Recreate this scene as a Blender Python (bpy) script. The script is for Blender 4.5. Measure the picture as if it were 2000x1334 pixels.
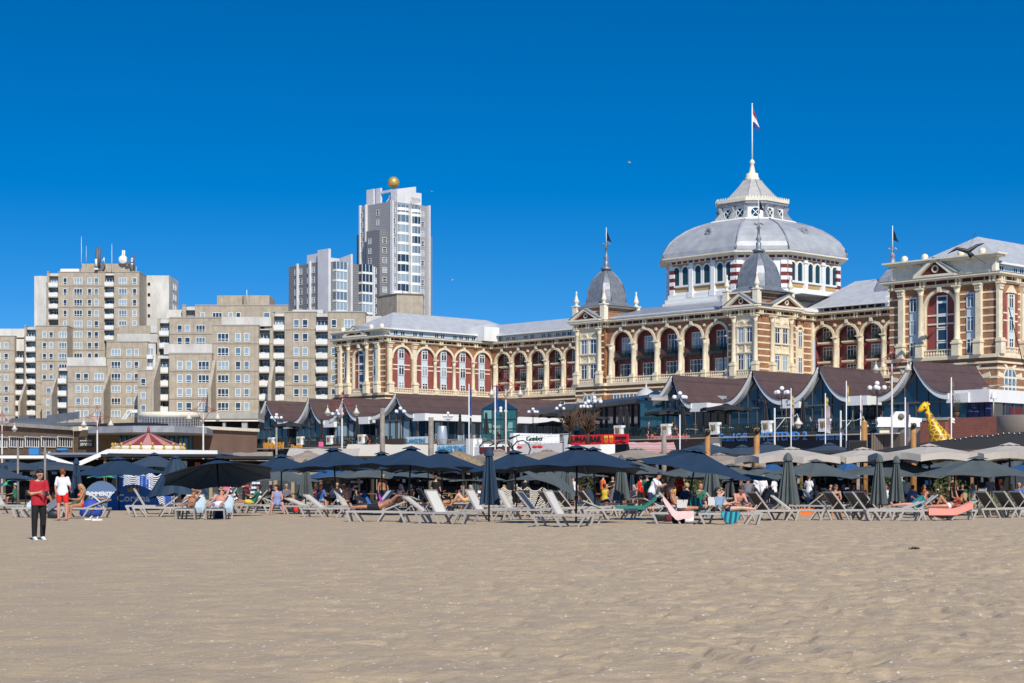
import bpy, bmesh, math, random
import numpy as np
from mathutils import Vector, Matrix
random.seed(7)
R = math.radians
F, CX, HY, CH = 3500.0, 1000.0, 946.0, 1.25      # focal length, centre, horizon (2000 px frame) and camera height
scene = bpy.context.scene
for o in list(bpy.data.objects): bpy.data.objects.remove(o)
col = scene.collection
# ---------------- camera, sky, sun
cd = bpy.data.cameras.new('camera'); cam = bpy.data.objects.new('camera', cd); col.objects.link(cam)
cam.location = (0, 0, CH); cam.rotation_euler = (R(90), 0, 0)
cd.sensor_width = 36; cd.lens = 36*F/2000; cd.shift_y = (HY-667)/2000; cd.clip_end = 6000; cd.clip_start = .5
scene.camera = cam
SUN_EL, SUN_AZ = R(40), R(17)                     # azimuth: to the right of straight behind the camera
sd = Vector((math.sin(SUN_AZ)*math.cos(SUN_EL), -math.cos(SUN_AZ)*math.cos(SUN_EL), math.sin(SUN_EL)))
sl = bpy.data.lights.new('sun', 'SUN'); sl.energy = 4.3; sl.angle = R(.53); sl.color = (1, .94, .83)
so = bpy.data.objects.new('sun', sl); col.objects.link(so); so.rotation_euler = sd.to_track_quat('Z', 'Y').to_euler()
w = bpy.data.worlds.new('World'); scene.world = w; w.use_nodes = True
nt = w.node_tree; nt.nodes.clear()
sky = nt.nodes.new('ShaderNodeTexSky'); sky.sky_type = 'NISHITA'; sky.sun_disc = False
sky.sun_elevation = SUN_EL; sky.sun_rotation = math.atan2(sd.x, sd.y)
sky.air_density = 1.0; sky.dust_density = 0.1; sky.ozone_density = 3.0; sky.altitude = 0
hs = nt.nodes.new('ShaderNodeHueSaturation'); hs.inputs['Saturation'].default_value = 1.5; hs.inputs['Value'].default_value = 1.0; hs.inputs['Hue'].default_value = .505
bg = nt.nodes.new('ShaderNodeBackground'); bg.inputs[1].default_value = .12
ow = nt.nodes.new('ShaderNodeOutputWorld')
tc = nt.nodes.new('ShaderNodeTexCoord'); mp = nt.nodes.new('ShaderNodeMapping'); mp.vector_type = 'POINT'   # lifts the sampled elevation: very clear air, no yellow haze at the horizon
mp.inputs['Scale'].default_value = (1, 1, 1.5); mp.inputs['Location'].default_value = (0, 0, .095)
nt.links.new(tc.outputs['Generated'], mp.inputs[0]); nt.links.new(mp.outputs[0], sky.inputs[0])
nt.links.new(sky.outputs[0], hs.inputs['Color']); nt.links.new(hs.outputs[0], bg.inputs[0]); nt.links.new(bg.outputs[0], ow.inputs[0])
scene.view_settings.view_transform = 'Standard'; scene.view_settings.look = 'None'; scene.view_settings.gamma = 1
scene.view_settings.exposure = 0.1
scene.render.engine = 'CYCLES'; scene.render.resolution_x = 1024; scene.render.resolution_y = 683
# ---------------- materials
MT = {}
def mat(name, c, rough=.7, var=.0, scale=1.0, bump=0., metal=0., spec=.5, kind=None, c2=None, coords='Position', stretch=(1,1,1), detail=6):
    if name in MT: return MT[name]
    m = bpy.data.materials.new(name); m.use_nodes = True; n = m.node_tree; L = n.links
    p = n.nodes['Principled BSDF']; p.inputs['Base Color'].default_value = (*c, 1); p.inputs['Roughness'].default_value = rough
    p.inputs['Metallic'].default_value = metal; p.inputs['Specular IOR Level'].default_value = spec
    if var or bump:
        if coords == 'Object': vec = n.nodes.new('ShaderNodeTexCoord').outputs['Object']
        else: vec = n.nodes.new('ShaderNodeNewGeometry').outputs['Position']
        mp = n.nodes.new('ShaderNodeMapping'); mp.inputs['Scale'].default_value = stretch; L.new(vec, mp.inputs[0])
        t = n.nodes.new('ShaderNodeTexNoise'); t.inputs['Scale'].default_value = scale; t.inputs['Detail'].default_value = detail; t.inputs['Roughness'].default_value = .65
        L.new(mp.outputs[0], t.inputs[0])
        if var:
            cr = n.nodes.new('ShaderNodeValToRGB'); e = cr.color_ramp.elements
            a = c2 if c2 else tuple(max(0, x*(1-var)) for x in c); b = c if c2 else tuple(min(1, x*(1+var*.7)) for x in c)
            e[0].position = .3; e[0].color = (*a, 1); e[1].position = .7; e[1].color = (*b, 1)
            L.new(t.outputs[0], cr.inputs[0]); L.new(cr.outputs[0], p.inputs['Base Color'])
        if bump:
            b = n.nodes.new('ShaderNodeBump'); b.inputs['Strength'].default_value = bump; b.inputs['Distance'].default_value = .02
            L.new(t.outputs[0], b.inputs['Height']); L.new(b.outputs[0], p.inputs['Normal'])
    MT[name] = m; return m
def wave_mat(name, ca, cb, axis='X', per=.1, rough=.6, ang=0, width=.5, metal=0, coords='Position', noise=.0, spec=.5, soft=.06):
    """two-colour repeating bands across one direction (ang turns it in plan)"""
    m = bpy.data.materials.new(name); m.use_nodes = True; n = m.node_tree; L = n.links; p = n.nodes['Principled BSDF']
    p.inputs['Roughness'].default_value = rough; p.inputs['Metallic'].default_value = metal; p.inputs['Specular IOR Level'].default_value = spec
    vec = n.nodes.new('ShaderNodeTexCoord').outputs['Object'] if coords == 'Object' else n.nodes.new('ShaderNodeNewGeometry').outputs['Position']
    mp = n.nodes.new('ShaderNodeMapping'); mp.inputs['Rotation'].default_value = (0, 0, ang); L.new(vec, mp.inputs[0])
    sx = n.nodes.new('ShaderNodeSeparateXYZ'); L.new(mp.outputs[0], sx.inputs[0])
    mm = n.nodes.new('ShaderNodeMath'); mm.operation = 'MULTIPLY'; mm.inputs[1].default_value = 1/per; L.new(sx.outputs['XYZ'.index(axis)], mm.inputs[0])
    fr = n.nodes.new('ShaderNodeMath'); fr.operation = 'FRACT'; L.new(mm.outputs[0], fr.inputs[0])
    cr = n.nodes.new('ShaderNodeValToRGB'); e = cr.color_ramp.elements
    e[0].position = max(0, width-soft); e[0].color = (*ca, 1); e[1].position = width; e[1].color = (*cb, 1); L.new(fr.outputs[0], cr.inputs[0])
    outc = cr.outputs[0]
    if noise:
        t = n.nodes.new('ShaderNodeTexNoise'); t.inputs['Scale'].default_value = .8; t.inputs['Detail'].default_value = 8; L.new(vec, t.inputs[0])
        mr = n.nodes.new('ShaderNodeMapRange'); mr.inputs[1].default_value = .3; mr.inputs[2].default_value = .7; mr.inputs[3].default_value = 1-noise; mr.inputs[4].default_value = 1+noise*.5; L.new(t.outputs[0], mr.inputs[0])
        mx = n.nodes.new('ShaderNodeVectorMath'); mx.operation = 'SCALE'; L.new(outc, mx.inputs[0]); L.new(mr.outputs[0], mx.inputs['Scale']); outc = mx.outputs[0]
    L.new(outc, p.inputs['Base Color']); MT[name] = m; return m
def brick_mat(name, c1, c2, mortar, bw=.22, bh=.075, ang=0, noise=.25):
    """bricks laid in courses; the pattern runs along world height and along the wall's own direction"""
    m = bpy.data.materials.new(name); m.use_nodes = True; n = m.node_tree; L = n.links; p = n.nodes['Principled BSDF']; p.inputs['Roughness'].default_value = .85
    g = n.nodes.new('ShaderNodeNewGeometry'); sx = n.nodes.new('ShaderNodeSeparateXYZ'); L.new(g.outputs['Position'], sx.inputs[0])
    ad = n.nodes.new('ShaderNodeMath'); ad.operation = 'SUBTRACT'; L.new(sx.outputs[0], ad.inputs[0])
    if ang: L.new(sx.outputs[1], ad.inputs[1])
    else: ad.inputs[1].default_value = 0
    cb = n.nodes.new('ShaderNodeCombineXYZ'); L.new(ad.outputs[0], cb.inputs[0]); L.new(sx.outputs[2], cb.inputs[1])
    b = n.nodes.new('ShaderNodeTexBrick'); b.inputs['Scale'].default_value = 1; b.inputs['Brick Width'].default_value = bw; b.inputs['Row Height'].default_value = bh
    b.inputs['Mortar Size'].default_value = bh*.13; b.inputs['Color1'].default_value = (*c1, 1); b.inputs['Color2'].default_value = (*c2, 1); b.inputs['Mortar'].default_value = (*mortar, 1)
    L.new(cb.outputs[0], b.inputs['Vector'])
    t = n.nodes.new('ShaderNodeTexNoise'); t.inputs['Scale'].default_value = .9; t.inputs['Detail'].default_value = 9; t.inputs['Roughness'].default_value = .7; L.new(g.outputs['Position'], t.inputs[0])
    mr = n.nodes.new('ShaderNodeMapRange'); mr.inputs[1].default_value = .3; mr.inputs[2].default_value = .7; mr.inputs[3].default_value = 1-noise; mr.inputs[4].default_value = 1+noise*.6; L.new(t.outputs[0], mr.inputs[0])
    mx = n.nodes.new('ShaderNodeVectorMath'); mx.operation = 'SCALE'; L.new(b.outputs['Color'], mx.inputs[0]); L.new(mr.outputs[0], mx.inputs['Scale'])
    L.new(mx.outputs[0], p.inputs['Base Color']); MT[name] = m; return m
def glass(name, c, rough=.04, spec=.8):
    return mat(name, c, rough, spec=spec)
CREAM = mat('cream_stucco', (.78,.68,.50), .75, .16, 1.3, .3)
CREAM2 = mat('pale_cream_stucco', (.80,.73,.58), .75, .14, 1.1, .3)
WHITE = mat('white_paint', (.80,.80,.78), .5, .06, .8)
BRICK = brick_mat('orange_brick', (.42,.18,.08), (.28,.115,.052), (.33,.21,.13), .5, .16, 1, .34)
BURG = mat('burgundy_render', (.27,.065,.06), .8, .2, .7)
FRIEZE = mat('dark_red_frieze', (.10,.018,.014), .7)
ROOF = wave_mat('standing_seam_zinc', (.54,.555,.575), (.33,.35,.38), 'X', .62, .5, R(43.5), .9, .05, noise=.15)
ROOF2 = wave_mat('standing_seam_zinc_cross', (.54,.555,.575), (.33,.35,.38), 'Y', .62, .5, R(43.5), .9, .05, noise=.15)
SLATE = mat('slate_grey_zinc', (.23,.25,.285), .45, .3, 1.2, .4, .3)
LEAD = mat('lead_flashing', (.34,.36,.4), .5, .25, 1, .2, .2)
STONE = mat('grey_concrete', (.42,.40,.36), .85, .2, .6, .4)
GD = glass('dark_window_glass', (.025,.045,.075)); GB = glass('light_blinds_glass', (.30,.38,.44), .15); GM = glass('mid_blue_glass', (.12,.19,.26), .08)
GT = glass('teal_glass', (.012,.045,.065)); CURT = mat('pale_blue_panel', (.55,.66,.72), .5)
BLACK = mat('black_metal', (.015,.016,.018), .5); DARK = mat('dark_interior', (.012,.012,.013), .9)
IRON = mat('dark_green_iron', (.012,.03,.03), .5)
# ---------------- geometry
def W(px, py, Y): return Vector(((px-CX)/F*Y, Y, CH+(HY-py)/F*Y))
def G(px, py, z=0.): return W(px, py, F*(CH-z)/(py-HY))
def GY(px, Y, z=0.): return Vector(((px-CX)/F*Y, Y, z))
class Wall:
    """vertical plane: local x runs along it (left to right), local y goes into the wall, z up"""
    def __init__(s, A, B):
        s.A = Vector((A[0], A[1], 0)); d = Vector((B[0]-A[0], B[1]-A[1], 0)); s.len = d.length; s.d = d.normalized()
        s.n = Vector((-s.d.y, s.d.x, 0))
        s.M = Matrix(((s.d.x, s.n.x, 0, s.A.x), (s.d.y, s.n.y, 0, s.A.y), (0, 0, 1, 0), (0, 0, 0, 1)))
        s.ang = math.atan2(s.d.y, s.d.x)
    def s(w, px):
        k = (px-CX)/F; return (k*w.A.y-w.A.x)/(w.d.x-k*w.d.y)
    def sz(w, px, py):
        q = w.s(px); return q, CH+(HY-py)/F*(w.A.y+q*w.d.y)
    def P(w, s, y=0, z=0): return w.M @ Vector((s, y, z))
class MB:
    def __init__(s, M=None): s.v = []; s.f = []; s.mi = []; s.sm = []; s.M = Matrix.Identity(4) if M is None else M.M if isinstance(M, Wall) else M; s.cur = 0
    def at(s, M): s.M = M.M if isinstance(M, Wall) else M; return s
    def mat(s, i): s.cur = i; return s
    def add(s, vs, fs, smooth=False):
        b = len(s.v); s.v += [tuple(s.M @ Vector(p)) for p in vs]
        for f in fs: s.f.append(tuple(i+b for i in f)); s.mi.append(s.cur); s.sm.append(smooth)
        return s
    def box(s, x0, x1, y0, y1, z0, z1):
        return s.add([(x0,y0,z0),(x1,y0,z0),(x1,y1,z0),(x0,y1,z0),(x0,y0,z1),(x1,y0,z1),(x1,y1,z1),(x0,y1,z1)],
                     [(0,3,2,1),(4,5,6,7),(0,1,5,4),(1,2,6,5),(2,3,7,6),(3,0,4,7)])
    def cbox(s, c, w, d, h): return s.box(c[0]-w/2, c[0]+w/2, c[1]-d/2, c[1]+d/2, c[2]-h/2, c[2]+h/2)
    def quad(s, *p): return s.add(p, [tuple(range(len(p)))])
    def prism(s, poly, z0, z1, top=True):      # poly: xy list, ccw
        n = len(poly); vs = [(x,y,z0) for x,y in poly]+[(x,y,z1) for x,y in poly]
        fs = [(i,(i+1)%n,n+(i+1)%n,n+i) for i in range(n)]
        if top: fs += [tuple(range(n-1,-1,-1)), tuple(range(n,2*n))]
        return s.add(vs, fs)
    def profile(s, poly, y0, y1):             # poly: (x,z) list, extruded along y
        n = len(poly); vs = [(x,y0,z) for x,z in poly]+[(x,y1,z) for x,z in poly]
        return s.add(vs, [(i,(i+1)%n,n+(i+1)%n,n+i) for i in range(n)]+[tuple(range(n)), tuple(range(2*n-1,n-1,-1))])
    def loft(s, rings, caps=True, smooth=False, closed=True):   # rings: lists of 3d points
        n = len(rings[0]); vs = [p for r in rings for p in r]; fs = []
        for k in range(len(rings)-1):
            for i in range(n if closed else n-1):
                j = (i+1) % n; fs.append((k*n+i, k*n+j, (k+1)*n+j, (k+1)*n+i))
        if caps and closed: fs += [tuple(range(n-1,-1,-1)), tuple(range((len(rings)-1)*n, len(rings)*n))]
        return s.add(vs, fs, smooth)
    def lathe(s, c, prof, n=12, smooth=True):  # prof: (radius, z)
        return s.loft([[(c[0]+r*math.cos(2*math.pi*i/n), c[1]+r*math.sin(2*math.pi*i/n), c[2]+z) for i in range(n)] for r, z in prof], smooth=smooth)
    def tube(s, pts, r, n=6, smooth=True):
        pts = [Vector(p) for p in pts]; rings = []
        rr = r if isinstance(r, (list, tuple)) else [r]*len(pts)
        for i, p in enumerate(pts):
            d = (pts[min(i+1, len(pts)-1)]-pts[max(i-1, 0)]).normalized()
            a = d.cross(Vector((0,0,1))) if abs(d.z) < .95 else d.cross(Vector((0,1,0)))
            a.normalize(); b = d.cross(a)
            rings.append([tuple(p+a*math.cos(2*math.pi*k/n)*rr[i]+b*math.sin(2*math.pi*k/n)*rr[i]) for k in range(n)])
        return s.loft(rings, smooth=smooth)
    def bar(s, a, b, w, h=None):               # square bar between two points
        h = h or w; a = Vector(a); b = Vector(b); d = (b-a).normalized()
        x = d.cross(Vector((0,0,1))) if abs(d.z) < .98 else Vector((1,0,0)); x.normalize(); y = x.cross(d)
        return s.loft([[tuple(p+x*i*w/2+y*j*h/2) for i, j in ((-1,-1),(1,-1),(1,1),(-1,1))] for p in (a, b)])
    def ball(s, c, r, n=10, m=7, sq=1):
        return s.loft([[(c[0]+r*math.sin(math.pi*j/m)*math.cos(2*math.pi*i/n), c[1]+r*math.sin(math.pi*j/m)*math.sin(2*math.pi*i/n), c[2]-r*sq*math.cos(math.pi*j/m)) for i in range(n)] for j in range(m+1)], caps=False, smooth=True)
    def arch(s, c, zs, r, s0, s1, zt, y0, y1, n=12):  # wall above an arched opening
        A = [(c-r*math.cos(math.pi*i/n), zs+r*math.sin(math.pi*i/n)) for i in range(n+1)]
        T = [(s0 if i == 0 else s1 if i == n else a[0], zt) for i, a in enumerate(A)]
        vs = []; fs = []
        for i in range(n+1): vs += [(A[i][0],y0,A[i][1]), (T[i][0],y0,zt), (A[i][0],y1,A[i][1])]
        for i in range(n): a = 3*i; b = a+3; fs += [(a,b,b+1,a+1), (a,a+2,b+2,b)]
        s.add(vs, fs)
        if c-r > s0+.01: s.add([(s0,y0,zs),(c-r,y0,zs),(s0,y0,zt)], [(0,1,2)])
        if s1 > c+r+.01: s.add([(c+r,y0,zs),(s1,y0,zs),(s1,y0,zt)], [(0,1,2)])
        return s
    def ring(s, c, zs, r0, r1, y0, y1, n=14, legs=None, a0=0., a1=math.pi):
        pr = [(r0*math.cos(a0+(a1-a0)*i/n), r0*math.sin(a0+(a1-a0)*i/n), r1*math.cos(a0+(a1-a0)*i/n), r1*math.sin(a0+(a1-a0)*i/n)) for i in range(n+1)]
        s.loft([[(c+a,y0,zs+b),(c+e,y0,zs+g),(c+e,y1,zs+g),(c+a,y1,zs+b)] for a,b,e,g in pr], smooth=False)
        if legs is not None:
            for sg in (-1, 1): x0, x1 = sorted((c+sg*r0, c+sg*r1)); s.box(x0, x1, y0, y1, legs, zs)
        return s
    def build(s, name, mats, parent=None, label=None):
        me = bpy.data.meshes.new(name)
        o = bpy.data.objects.new(name, me)
        vs = s.v
        if parent is not None:
            l = parent_loc(parent); vs = [(a-l.x, b-l.y, c-l.z) for a, b, c in vs]; o.parent = parent
        me.from_pydata(vs, [], s.f)
        if not isinstance(mats, (list, tuple)): mats = [mats]
        for m in mats: me.materials.append(m)
        if len(me.polygons):
            me.polygons.foreach_set('material_index', s.mi); me.polygons.foreach_set('use_smooth', s.sm)
        me.update(); col.objects.link(o)
        if label: o['label'] = label
        return o
def parent_loc(o):
    l = Vector((0,0,0))
    while o is not None: l = l+Vector(o.location); o = o.parent
    return l
def tag(o, label=None, cat=None, group=None, kind=None):
    if label: o['label'] = label
    if cat: o['category'] = cat
    if group: o['group'] = group
    if kind: o['kind'] = kind
    return o
def empty(name, loc=(0,0,0), label=None, cat=None, group=None, rz=0):
    o = bpy.data.objects.new(name, None); col.objects.link(o); o.location = loc; o.rotation_euler = (0,0,rz); o.empty_display_size = .3
    return tag(o, label, cat, group)
def kids(o): return [c for c in bpy.data.objects if c.parent == o]
KID = {}
def copy_tree(o, parent=None, swap=None):
    if o.name not in KID: KID[o.name] = kids(o)
    c = o.copy(); col.objects.link(c); c.parent = parent
    if swap and c.data and c.type == 'MESH' and len(c.data.materials) and c.data.materials[0].name in swap:
        key = (c.data.name, swap[c.data.materials[0].name])
        if key not in KID:
            d = c.data.copy(); d.materials[0] = MT[swap[c.data.materials[0].name]]; KID[key] = d
        c.data = KID[key]
    for ch in KID[o.name]: copy_tree(ch, c, swap)
    return c
def place(proto, used, loc, rz=0, label=None, group=None, scale=None, swap=None, rot=None):
    """first use moves the prototype itself, later ones copy it with its parts"""
    if proto.name in used: o = copy_tree(proto, None, swap)
    else:
        kidsnow = kids(proto); KID[proto.name] = kidsnow; o = proto; used.add(proto.name)
    o.location = loc; o.rotation_euler = rot if rot else (0,0,rz)
    if scale: o.scale = scale if isinstance(scale, tuple) else (scale,)*3
    if label: o['label'] = label
    if group: o['group'] = group
    return o
def inst(name, me, parent, M=None, label=None):
    o = bpy.data.objects.new(name, me); col.objects.link(o); o.parent = parent
    if M is not None:
        l = parent_loc(parent) if parent else Vector((0,0,0)); M = Matrix.Translation(-l) @ M
        o.location = M.to_translation(); o.rotation_euler = M.to_euler()
    if label: o['label'] = label
    return o
def textobj(name, txt, M, size, m, parent=None, ext=.03, label=None, bold=.0, sx=1., align='CENTER', shear=0.):
    """text standing in the local x-z plane of M, facing local -y"""
    cu = bpy.data.curves.new(name, 'FONT'); cu.body = txt; cu.size = size; cu.extrude = ext; cu.align_x = align; cu.align_y = 'CENTER'; cu.offset = bold; cu.shear = shear; cu.resolution_u = 2
    t = bpy.data.objects.new(name, cu); col.objects.link(t); dg = bpy.context.evaluated_depsgraph_get()
    me = bpy.data.meshes.new_from_object(t.evaluated_get(dg)); bpy.data.objects.remove(t); bpy.data.curves.remove(cu)
    T = M @ Matrix.Rotation(R(90), 4, 'X') @ Matrix.Diagonal((sx, 1, 1, 1)); l = parent_loc(parent) if parent else Vector((0,0,0))
    me.transform(Matrix.Translation(-l) @ T); me.materials.clear(); me.materials.append(m)
    o = bpy.data.objects.new(name, me); col.objects.link(o); o.parent = parent
    if label: o['label'] = label
    return o
def LM(w, s, y=0, z=0): return w.M @ Matrix.Translation((s, y, z))
# ---------------- sand
def vnoise(x, y, seed):
    xi = np.floor(x).astype(np.int64); yi = np.floor(y).astype(np.int64); fx = x-xi; fy = y-yi
    fx = fx*fx*(3-2*fx); fy = fy*fy*(3-2*fy)
    def h(a, b):
        n = (a*374761393+b*668265263+seed*1442695041) & 0x7fffffff; n = ((n ^ (n >> 13))*1274126177) & 0x7fffffff
        return (n ^ (n >> 16)) % 65536/65535.0
    return (h(xi,yi)*(1-fx)+h(xi+1,yi)*fx)*(1-fy)+(h(xi,yi+1)*(1-fx)+h(xi+1,yi+1)*fx)*fy
def sand():
    n_r, n_c = 900, 760
    Y = 8.5*np.exp(np.linspace(0, math.log(110/8.5), n_r))[:, None]; k = np.linspace(-.46, .46, n_c)[None, :]
    X = Y*k; Y = Y+0*X
    foot = np.clip((X/Y+.36)/.5, .08, 1)*np.clip((62-Y)/10, .5, 1)
    z = .035*(vnoise(X*.35+9, Y*.22, 1)-.5)+.04*foot*(vnoise(X*1.6+Y*.5, Y*1.15+3, 2)-.5)+.03*foot*(vnoise(X*2.9-Y*.7, Y*1.9+X*.8, 7)-.5)
    d = vnoise(X*4.6+Y*1.4+5, Y*3.1-X*.5, 3); z += -.06*foot*np.clip(d-.55, 0, 1)*1.7; d2 = vnoise(X*6.6-Y*1.3, Y*4.2+X*1.1, 11); z += -.05*foot*np.clip(d2-.6,0,1)*1.8
    z += .022*foot*(vnoise(X*7.5, Y*5.2, 4)-.5)+.005*(vnoise(X*17, Y*13, 5)-.5)
    z = z*np.clip((100-Y)/20, 0, 1)
    v = np.stack([X, Y, z], -1).reshape(-1, 3)
    i = np.arange(n_r*n_c).reshape(n_r, n_c); f = np.stack([i[:-1,:-1], i[:-1,1:], i[1:,1:], i[1:,:-1]], -1).reshape(-1, 4)
    # far skirt so that the one sheet reaches the horizon
    V = v.tolist(); Fc = f.tolist(); b = len(V); L0 = i[-1,0]; L1 = i[-1,-1]; N0 = i[0,0]; N1 = i[0,-1]
    V += [[-2500,3500,-.02],[2500,3500,-.02],[2500,110,-.02],[-2500,110,-.02],[-2500,-300,-.02],[2500,-300,-.02]]
    Fc += [[b+3,b+2,b+1,b]]
    Fc += [[b+4,b+5,int(N1),int(N0)], [b+4,int(N0),int(L0),b+3], [int(N1),b+5,b+2,int(L1)], [int(L0),int(L1),b+2,b+3]]
    Fc = Fc[:-1] + [[int(L0),int(L1),b+2,b+3]]
    def up(q):
        a, b_, c = (Vector(V[i]) for i in q[:3]); return q if (b_-a).cross(c-a).z > 0 else q[::-1]
    Fc = Fc[:len(f)]+[up(q) for q in Fc[len(f):]]
    me = bpy.data.meshes.new('sand'); me.from_pydata(V, [], Fc); me.polygons.foreach_set('use_smooth', [True]*len(f)+[False]*(len(me.polygons)-len(f))); me.update()
    m = bpy.data.materials.new('beach_sand'); m.use_nodes = True; n = m.node_tree; L = n.links; p = n.nodes['Principled BSDF']; p.inputs['Roughness'].default_value = .95; p.inputs['Specular IOR Level'].default_value = .15
    g = n.nodes.new('ShaderNodeNewGeometry')
    def noise(sc, det, st=(1,1,1)):
        mp = n.nodes.new('ShaderNodeMapping'); mp.inputs['Scale'].default_value = st; L.new(g.outputs['Position'], mp.inputs[0])
        t = n.nodes.new('ShaderNodeTexNoise'); t.inputs['Scale'].default_value = sc; t.inputs['Detail'].default_value = det; t.inputs['Roughness'].default_value = .65; L.new(mp.outputs[0], t.inputs[0]); return t.outputs[0]
    def ramp(inp, a, b, ca, cb):
        r = n.nodes.new('ShaderNodeValToRGB'); r.color_ramp.elements[0].position = a; r.color_ramp.elements[1].position = b
        r.color_ramp.elements[0].color = (*ca, 1); r.color_ramp.elements[1].color = (*cb, 1); L.new(inp, r.inputs[0]); return r.outputs[0]
    c = ramp(noise(1.6, 5, (.7,1,1)), .4, .64, (.455,.358,.257), (.54,.415,.265))
    sp = ramp(noise(90, 2), .3, .72, (.82,.82,.82), (1.15,1.15,1.15))
    mx = n.nodes.new('ShaderNodeMix'); mx.data_type = 'RGBA'; mx.blend_type = 'MULTIPLY'; mx.inputs[0].default_value = 1; L.new(c, mx.inputs[6]); L.new(sp, mx.inputs[7])
    out = mx.outputs[2]
    for sc, thr, colr in ((6.5, .032, (.82,.79,.73)), (11, .03, (.78,.74,.66)), (3.1, .022, (.03,.028,.025)), (21, .06, (.7,.64,.55))):
        mp = n.nodes.new('ShaderNodeMapping'); mp.inputs['Scale'].default_value = (1,.55,1); L.new(g.outputs['Position'], mp.inputs[0])
        vo = n.nodes.new('ShaderNodeTexVoronoi'); vo.inputs['Scale'].default_value = sc; L.new(mp.outputs[0], vo.inputs[0])
        wn = n.nodes.new('ShaderNodeSeparateColor'); L.new(vo.outputs['Color'], wn.inputs[0])
        th = n.nodes.new('ShaderNodeMath'); th.operation = 'MULTIPLY'; th.inputs[1].default_value = thr*(sc/6.5 if sc > 6 else 1)*1.6; L.new(wn.outputs[0], th.inputs[0])
        lt = n.nodes.new('ShaderNodeMath'); lt.operation = 'LESS_THAN'; L.new(vo.outputs['Distance'], lt.inputs[0]); L.new(th.outputs[0], lt.inputs[1])
        gt = n.nodes.new('ShaderNodeMath'); gt.operation = 'GREATER_THAN'; L.new(wn.outputs[1], gt.inputs[0]); gt.inputs[1].default_value = .55
        ml = n.nodes.new('ShaderNodeMath'); ml.operation = 'MULTIPLY'; L.new(lt.outputs[0], ml.inputs[0]); L.new(gt.outputs[0], ml.inputs[1])
        m2 = n.nodes.new('ShaderNodeMix'); m2.data_type = 'RGBA'; L.new(ml.outputs[0], m2.inputs[0]); L.new(out, m2.inputs[6]); m2.inputs[7].default_value = (*colr, 1); out = m2.outputs[2]
    L.new(out, p.inputs['Base Color'])
    bp = n.nodes.new('ShaderNodeBump'); bp.inputs['Strength'].default_value = 1; bp.inputs['Distance'].default_value = .028
    L.new(noise(14, 8, (.8,1,1)), bp.inputs['Height']); L.new(bp.outputs[0], p.inputs['Normal'])
    me.materials.append(m); o = bpy.data.objects.new('beach_sand', me); col.objects.link(o); tag(o, kind='structure')
sand()
# ---------------- the grand hotel, laid out on its own axes: u along the front, v going back
HU = Vector((.688, -.7257)).normalized(); HV = Vector((-HU.y, HU.x)); HO = Vector((-23.8, 336.2))
def HP(u, v): return HO+HU*u+HV*v
def HW(u0, v0, u1, v1): return Wall(HP(u0, v0), HP(u1, v1))
def uvz(u, v, z): p = HP(u, v); return (p.x, p.y, z)
HM = Matrix(((HU.x, HV.x, 0, HO.x), (HU.y, HV.y, 0, HO.y), (0,0,1,0), (0,0,0,1)))
def band(mb, pts, out, inn, z0, z1):
    """mitred band following a wall line; the outside is on the right hand of the direction of travel"""
    P = [Vector(p) for p in pts]; n = len(P); rows = []
    for i in range(n):
        ds = []
        if i > 0: ds.append((P[i]-P[i-1]).normalized())
        if i < n-1: ds.append((P[i+1]-P[i]).normalized())
        ns = [Vector((d.y, -d.x)) for d in ds]
        m = ns[0] if len(ns) == 1 else (ns[0]+ns[1])/max(.2, 1+ns[0].dot(ns[1]))
        o, q = P[i]+m*out, P[i]-m*inn
        rows.append([(o.x,o.y,z0),(o.x,o.y,z1),(q.x,q.y,z1),(q.x,q.y,z0)])
    mb.loft(rows, closed=True)
WM = {}
def winunit(parent, M, wd, ht, cols=2, tr=None, pane=None, fr=.09, fm=None, name='window', d=.08, label=None):
    """a window: frame with its pane as a sub-part; M is centred on the window, local y goes in"""
    pane = pane or GD; fm = fm or WHITE; key = (round(wd,2), round(ht,2), cols, tr, fm.name, fr)
    if key not in WM:
        b = MB(); x, z = wd/2, ht/2
        b.box(-x,x,-d,0,z-fr,z).box(-x,x,-d,0,-z,-z+fr).box(-x,-x+fr,-d,0,-z+fr,z-fr).box(x-fr,x,-d,0,-z+fr,z-fr)
        for i in range(1, cols): q = -x+wd*i/cols; b.box(q-fr*.45,q+fr*.45,-d*.8,0,-z+fr,z-fr)
        for t in (tr or ()):
            q = -z+ht*t; b.box(-x+fr,x-fr,-d*.7,0,q-fr*.4,q+fr*.4)
        o = b.build('window', fm); me = o.data; bpy.data.objects.remove(o); WM[key] = me
    f = inst(name, WM[key], parent, M, label)
    kp = (round(wd,2), round(ht,2), pane.name)
    if kp not in WM:
        o = MB().box(-wd/2+.02,wd/2-.02,-.02,.01,-ht/2+.02,ht/2-.02).build('pane', pane); WM[kp] = o.data; bpy.data.objects.remove(o)
    q = bpy.data.objects.new('pane', WM[kp]); col.objects.link(q); q.parent = f
    return f
def rpane(p=(.45,.3,.25)): return random.choices([GD, GB, GM], p)[0]
hotel = empty('grand_hotel', (*HP(60, 20), 12), 'grand hotel of orange brick and cream stone with arcades and a large grey dome', 'hotel')
PL = [HP(-15.3,30), HP(-15.3,0), HP(0,0), HP(0,27.2), HP(42.2,27.2), HP(42.2,8), HP(49,8), HP(49,8.7), HP(76.4,8.7), HP(76.4,8), HP(82.2,8), HP(82.2,17.8), HP(80.9,17.8), HP(80.9,24.3), HP(116,24.3), HP(116,-5), HP(132.9,-5), HP(132.9,30)]
b = MB(); band(b, PL, 0, .5, 11.8, 18.3); b.build('wall', BRICK, hotel)
b = MB()
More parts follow.
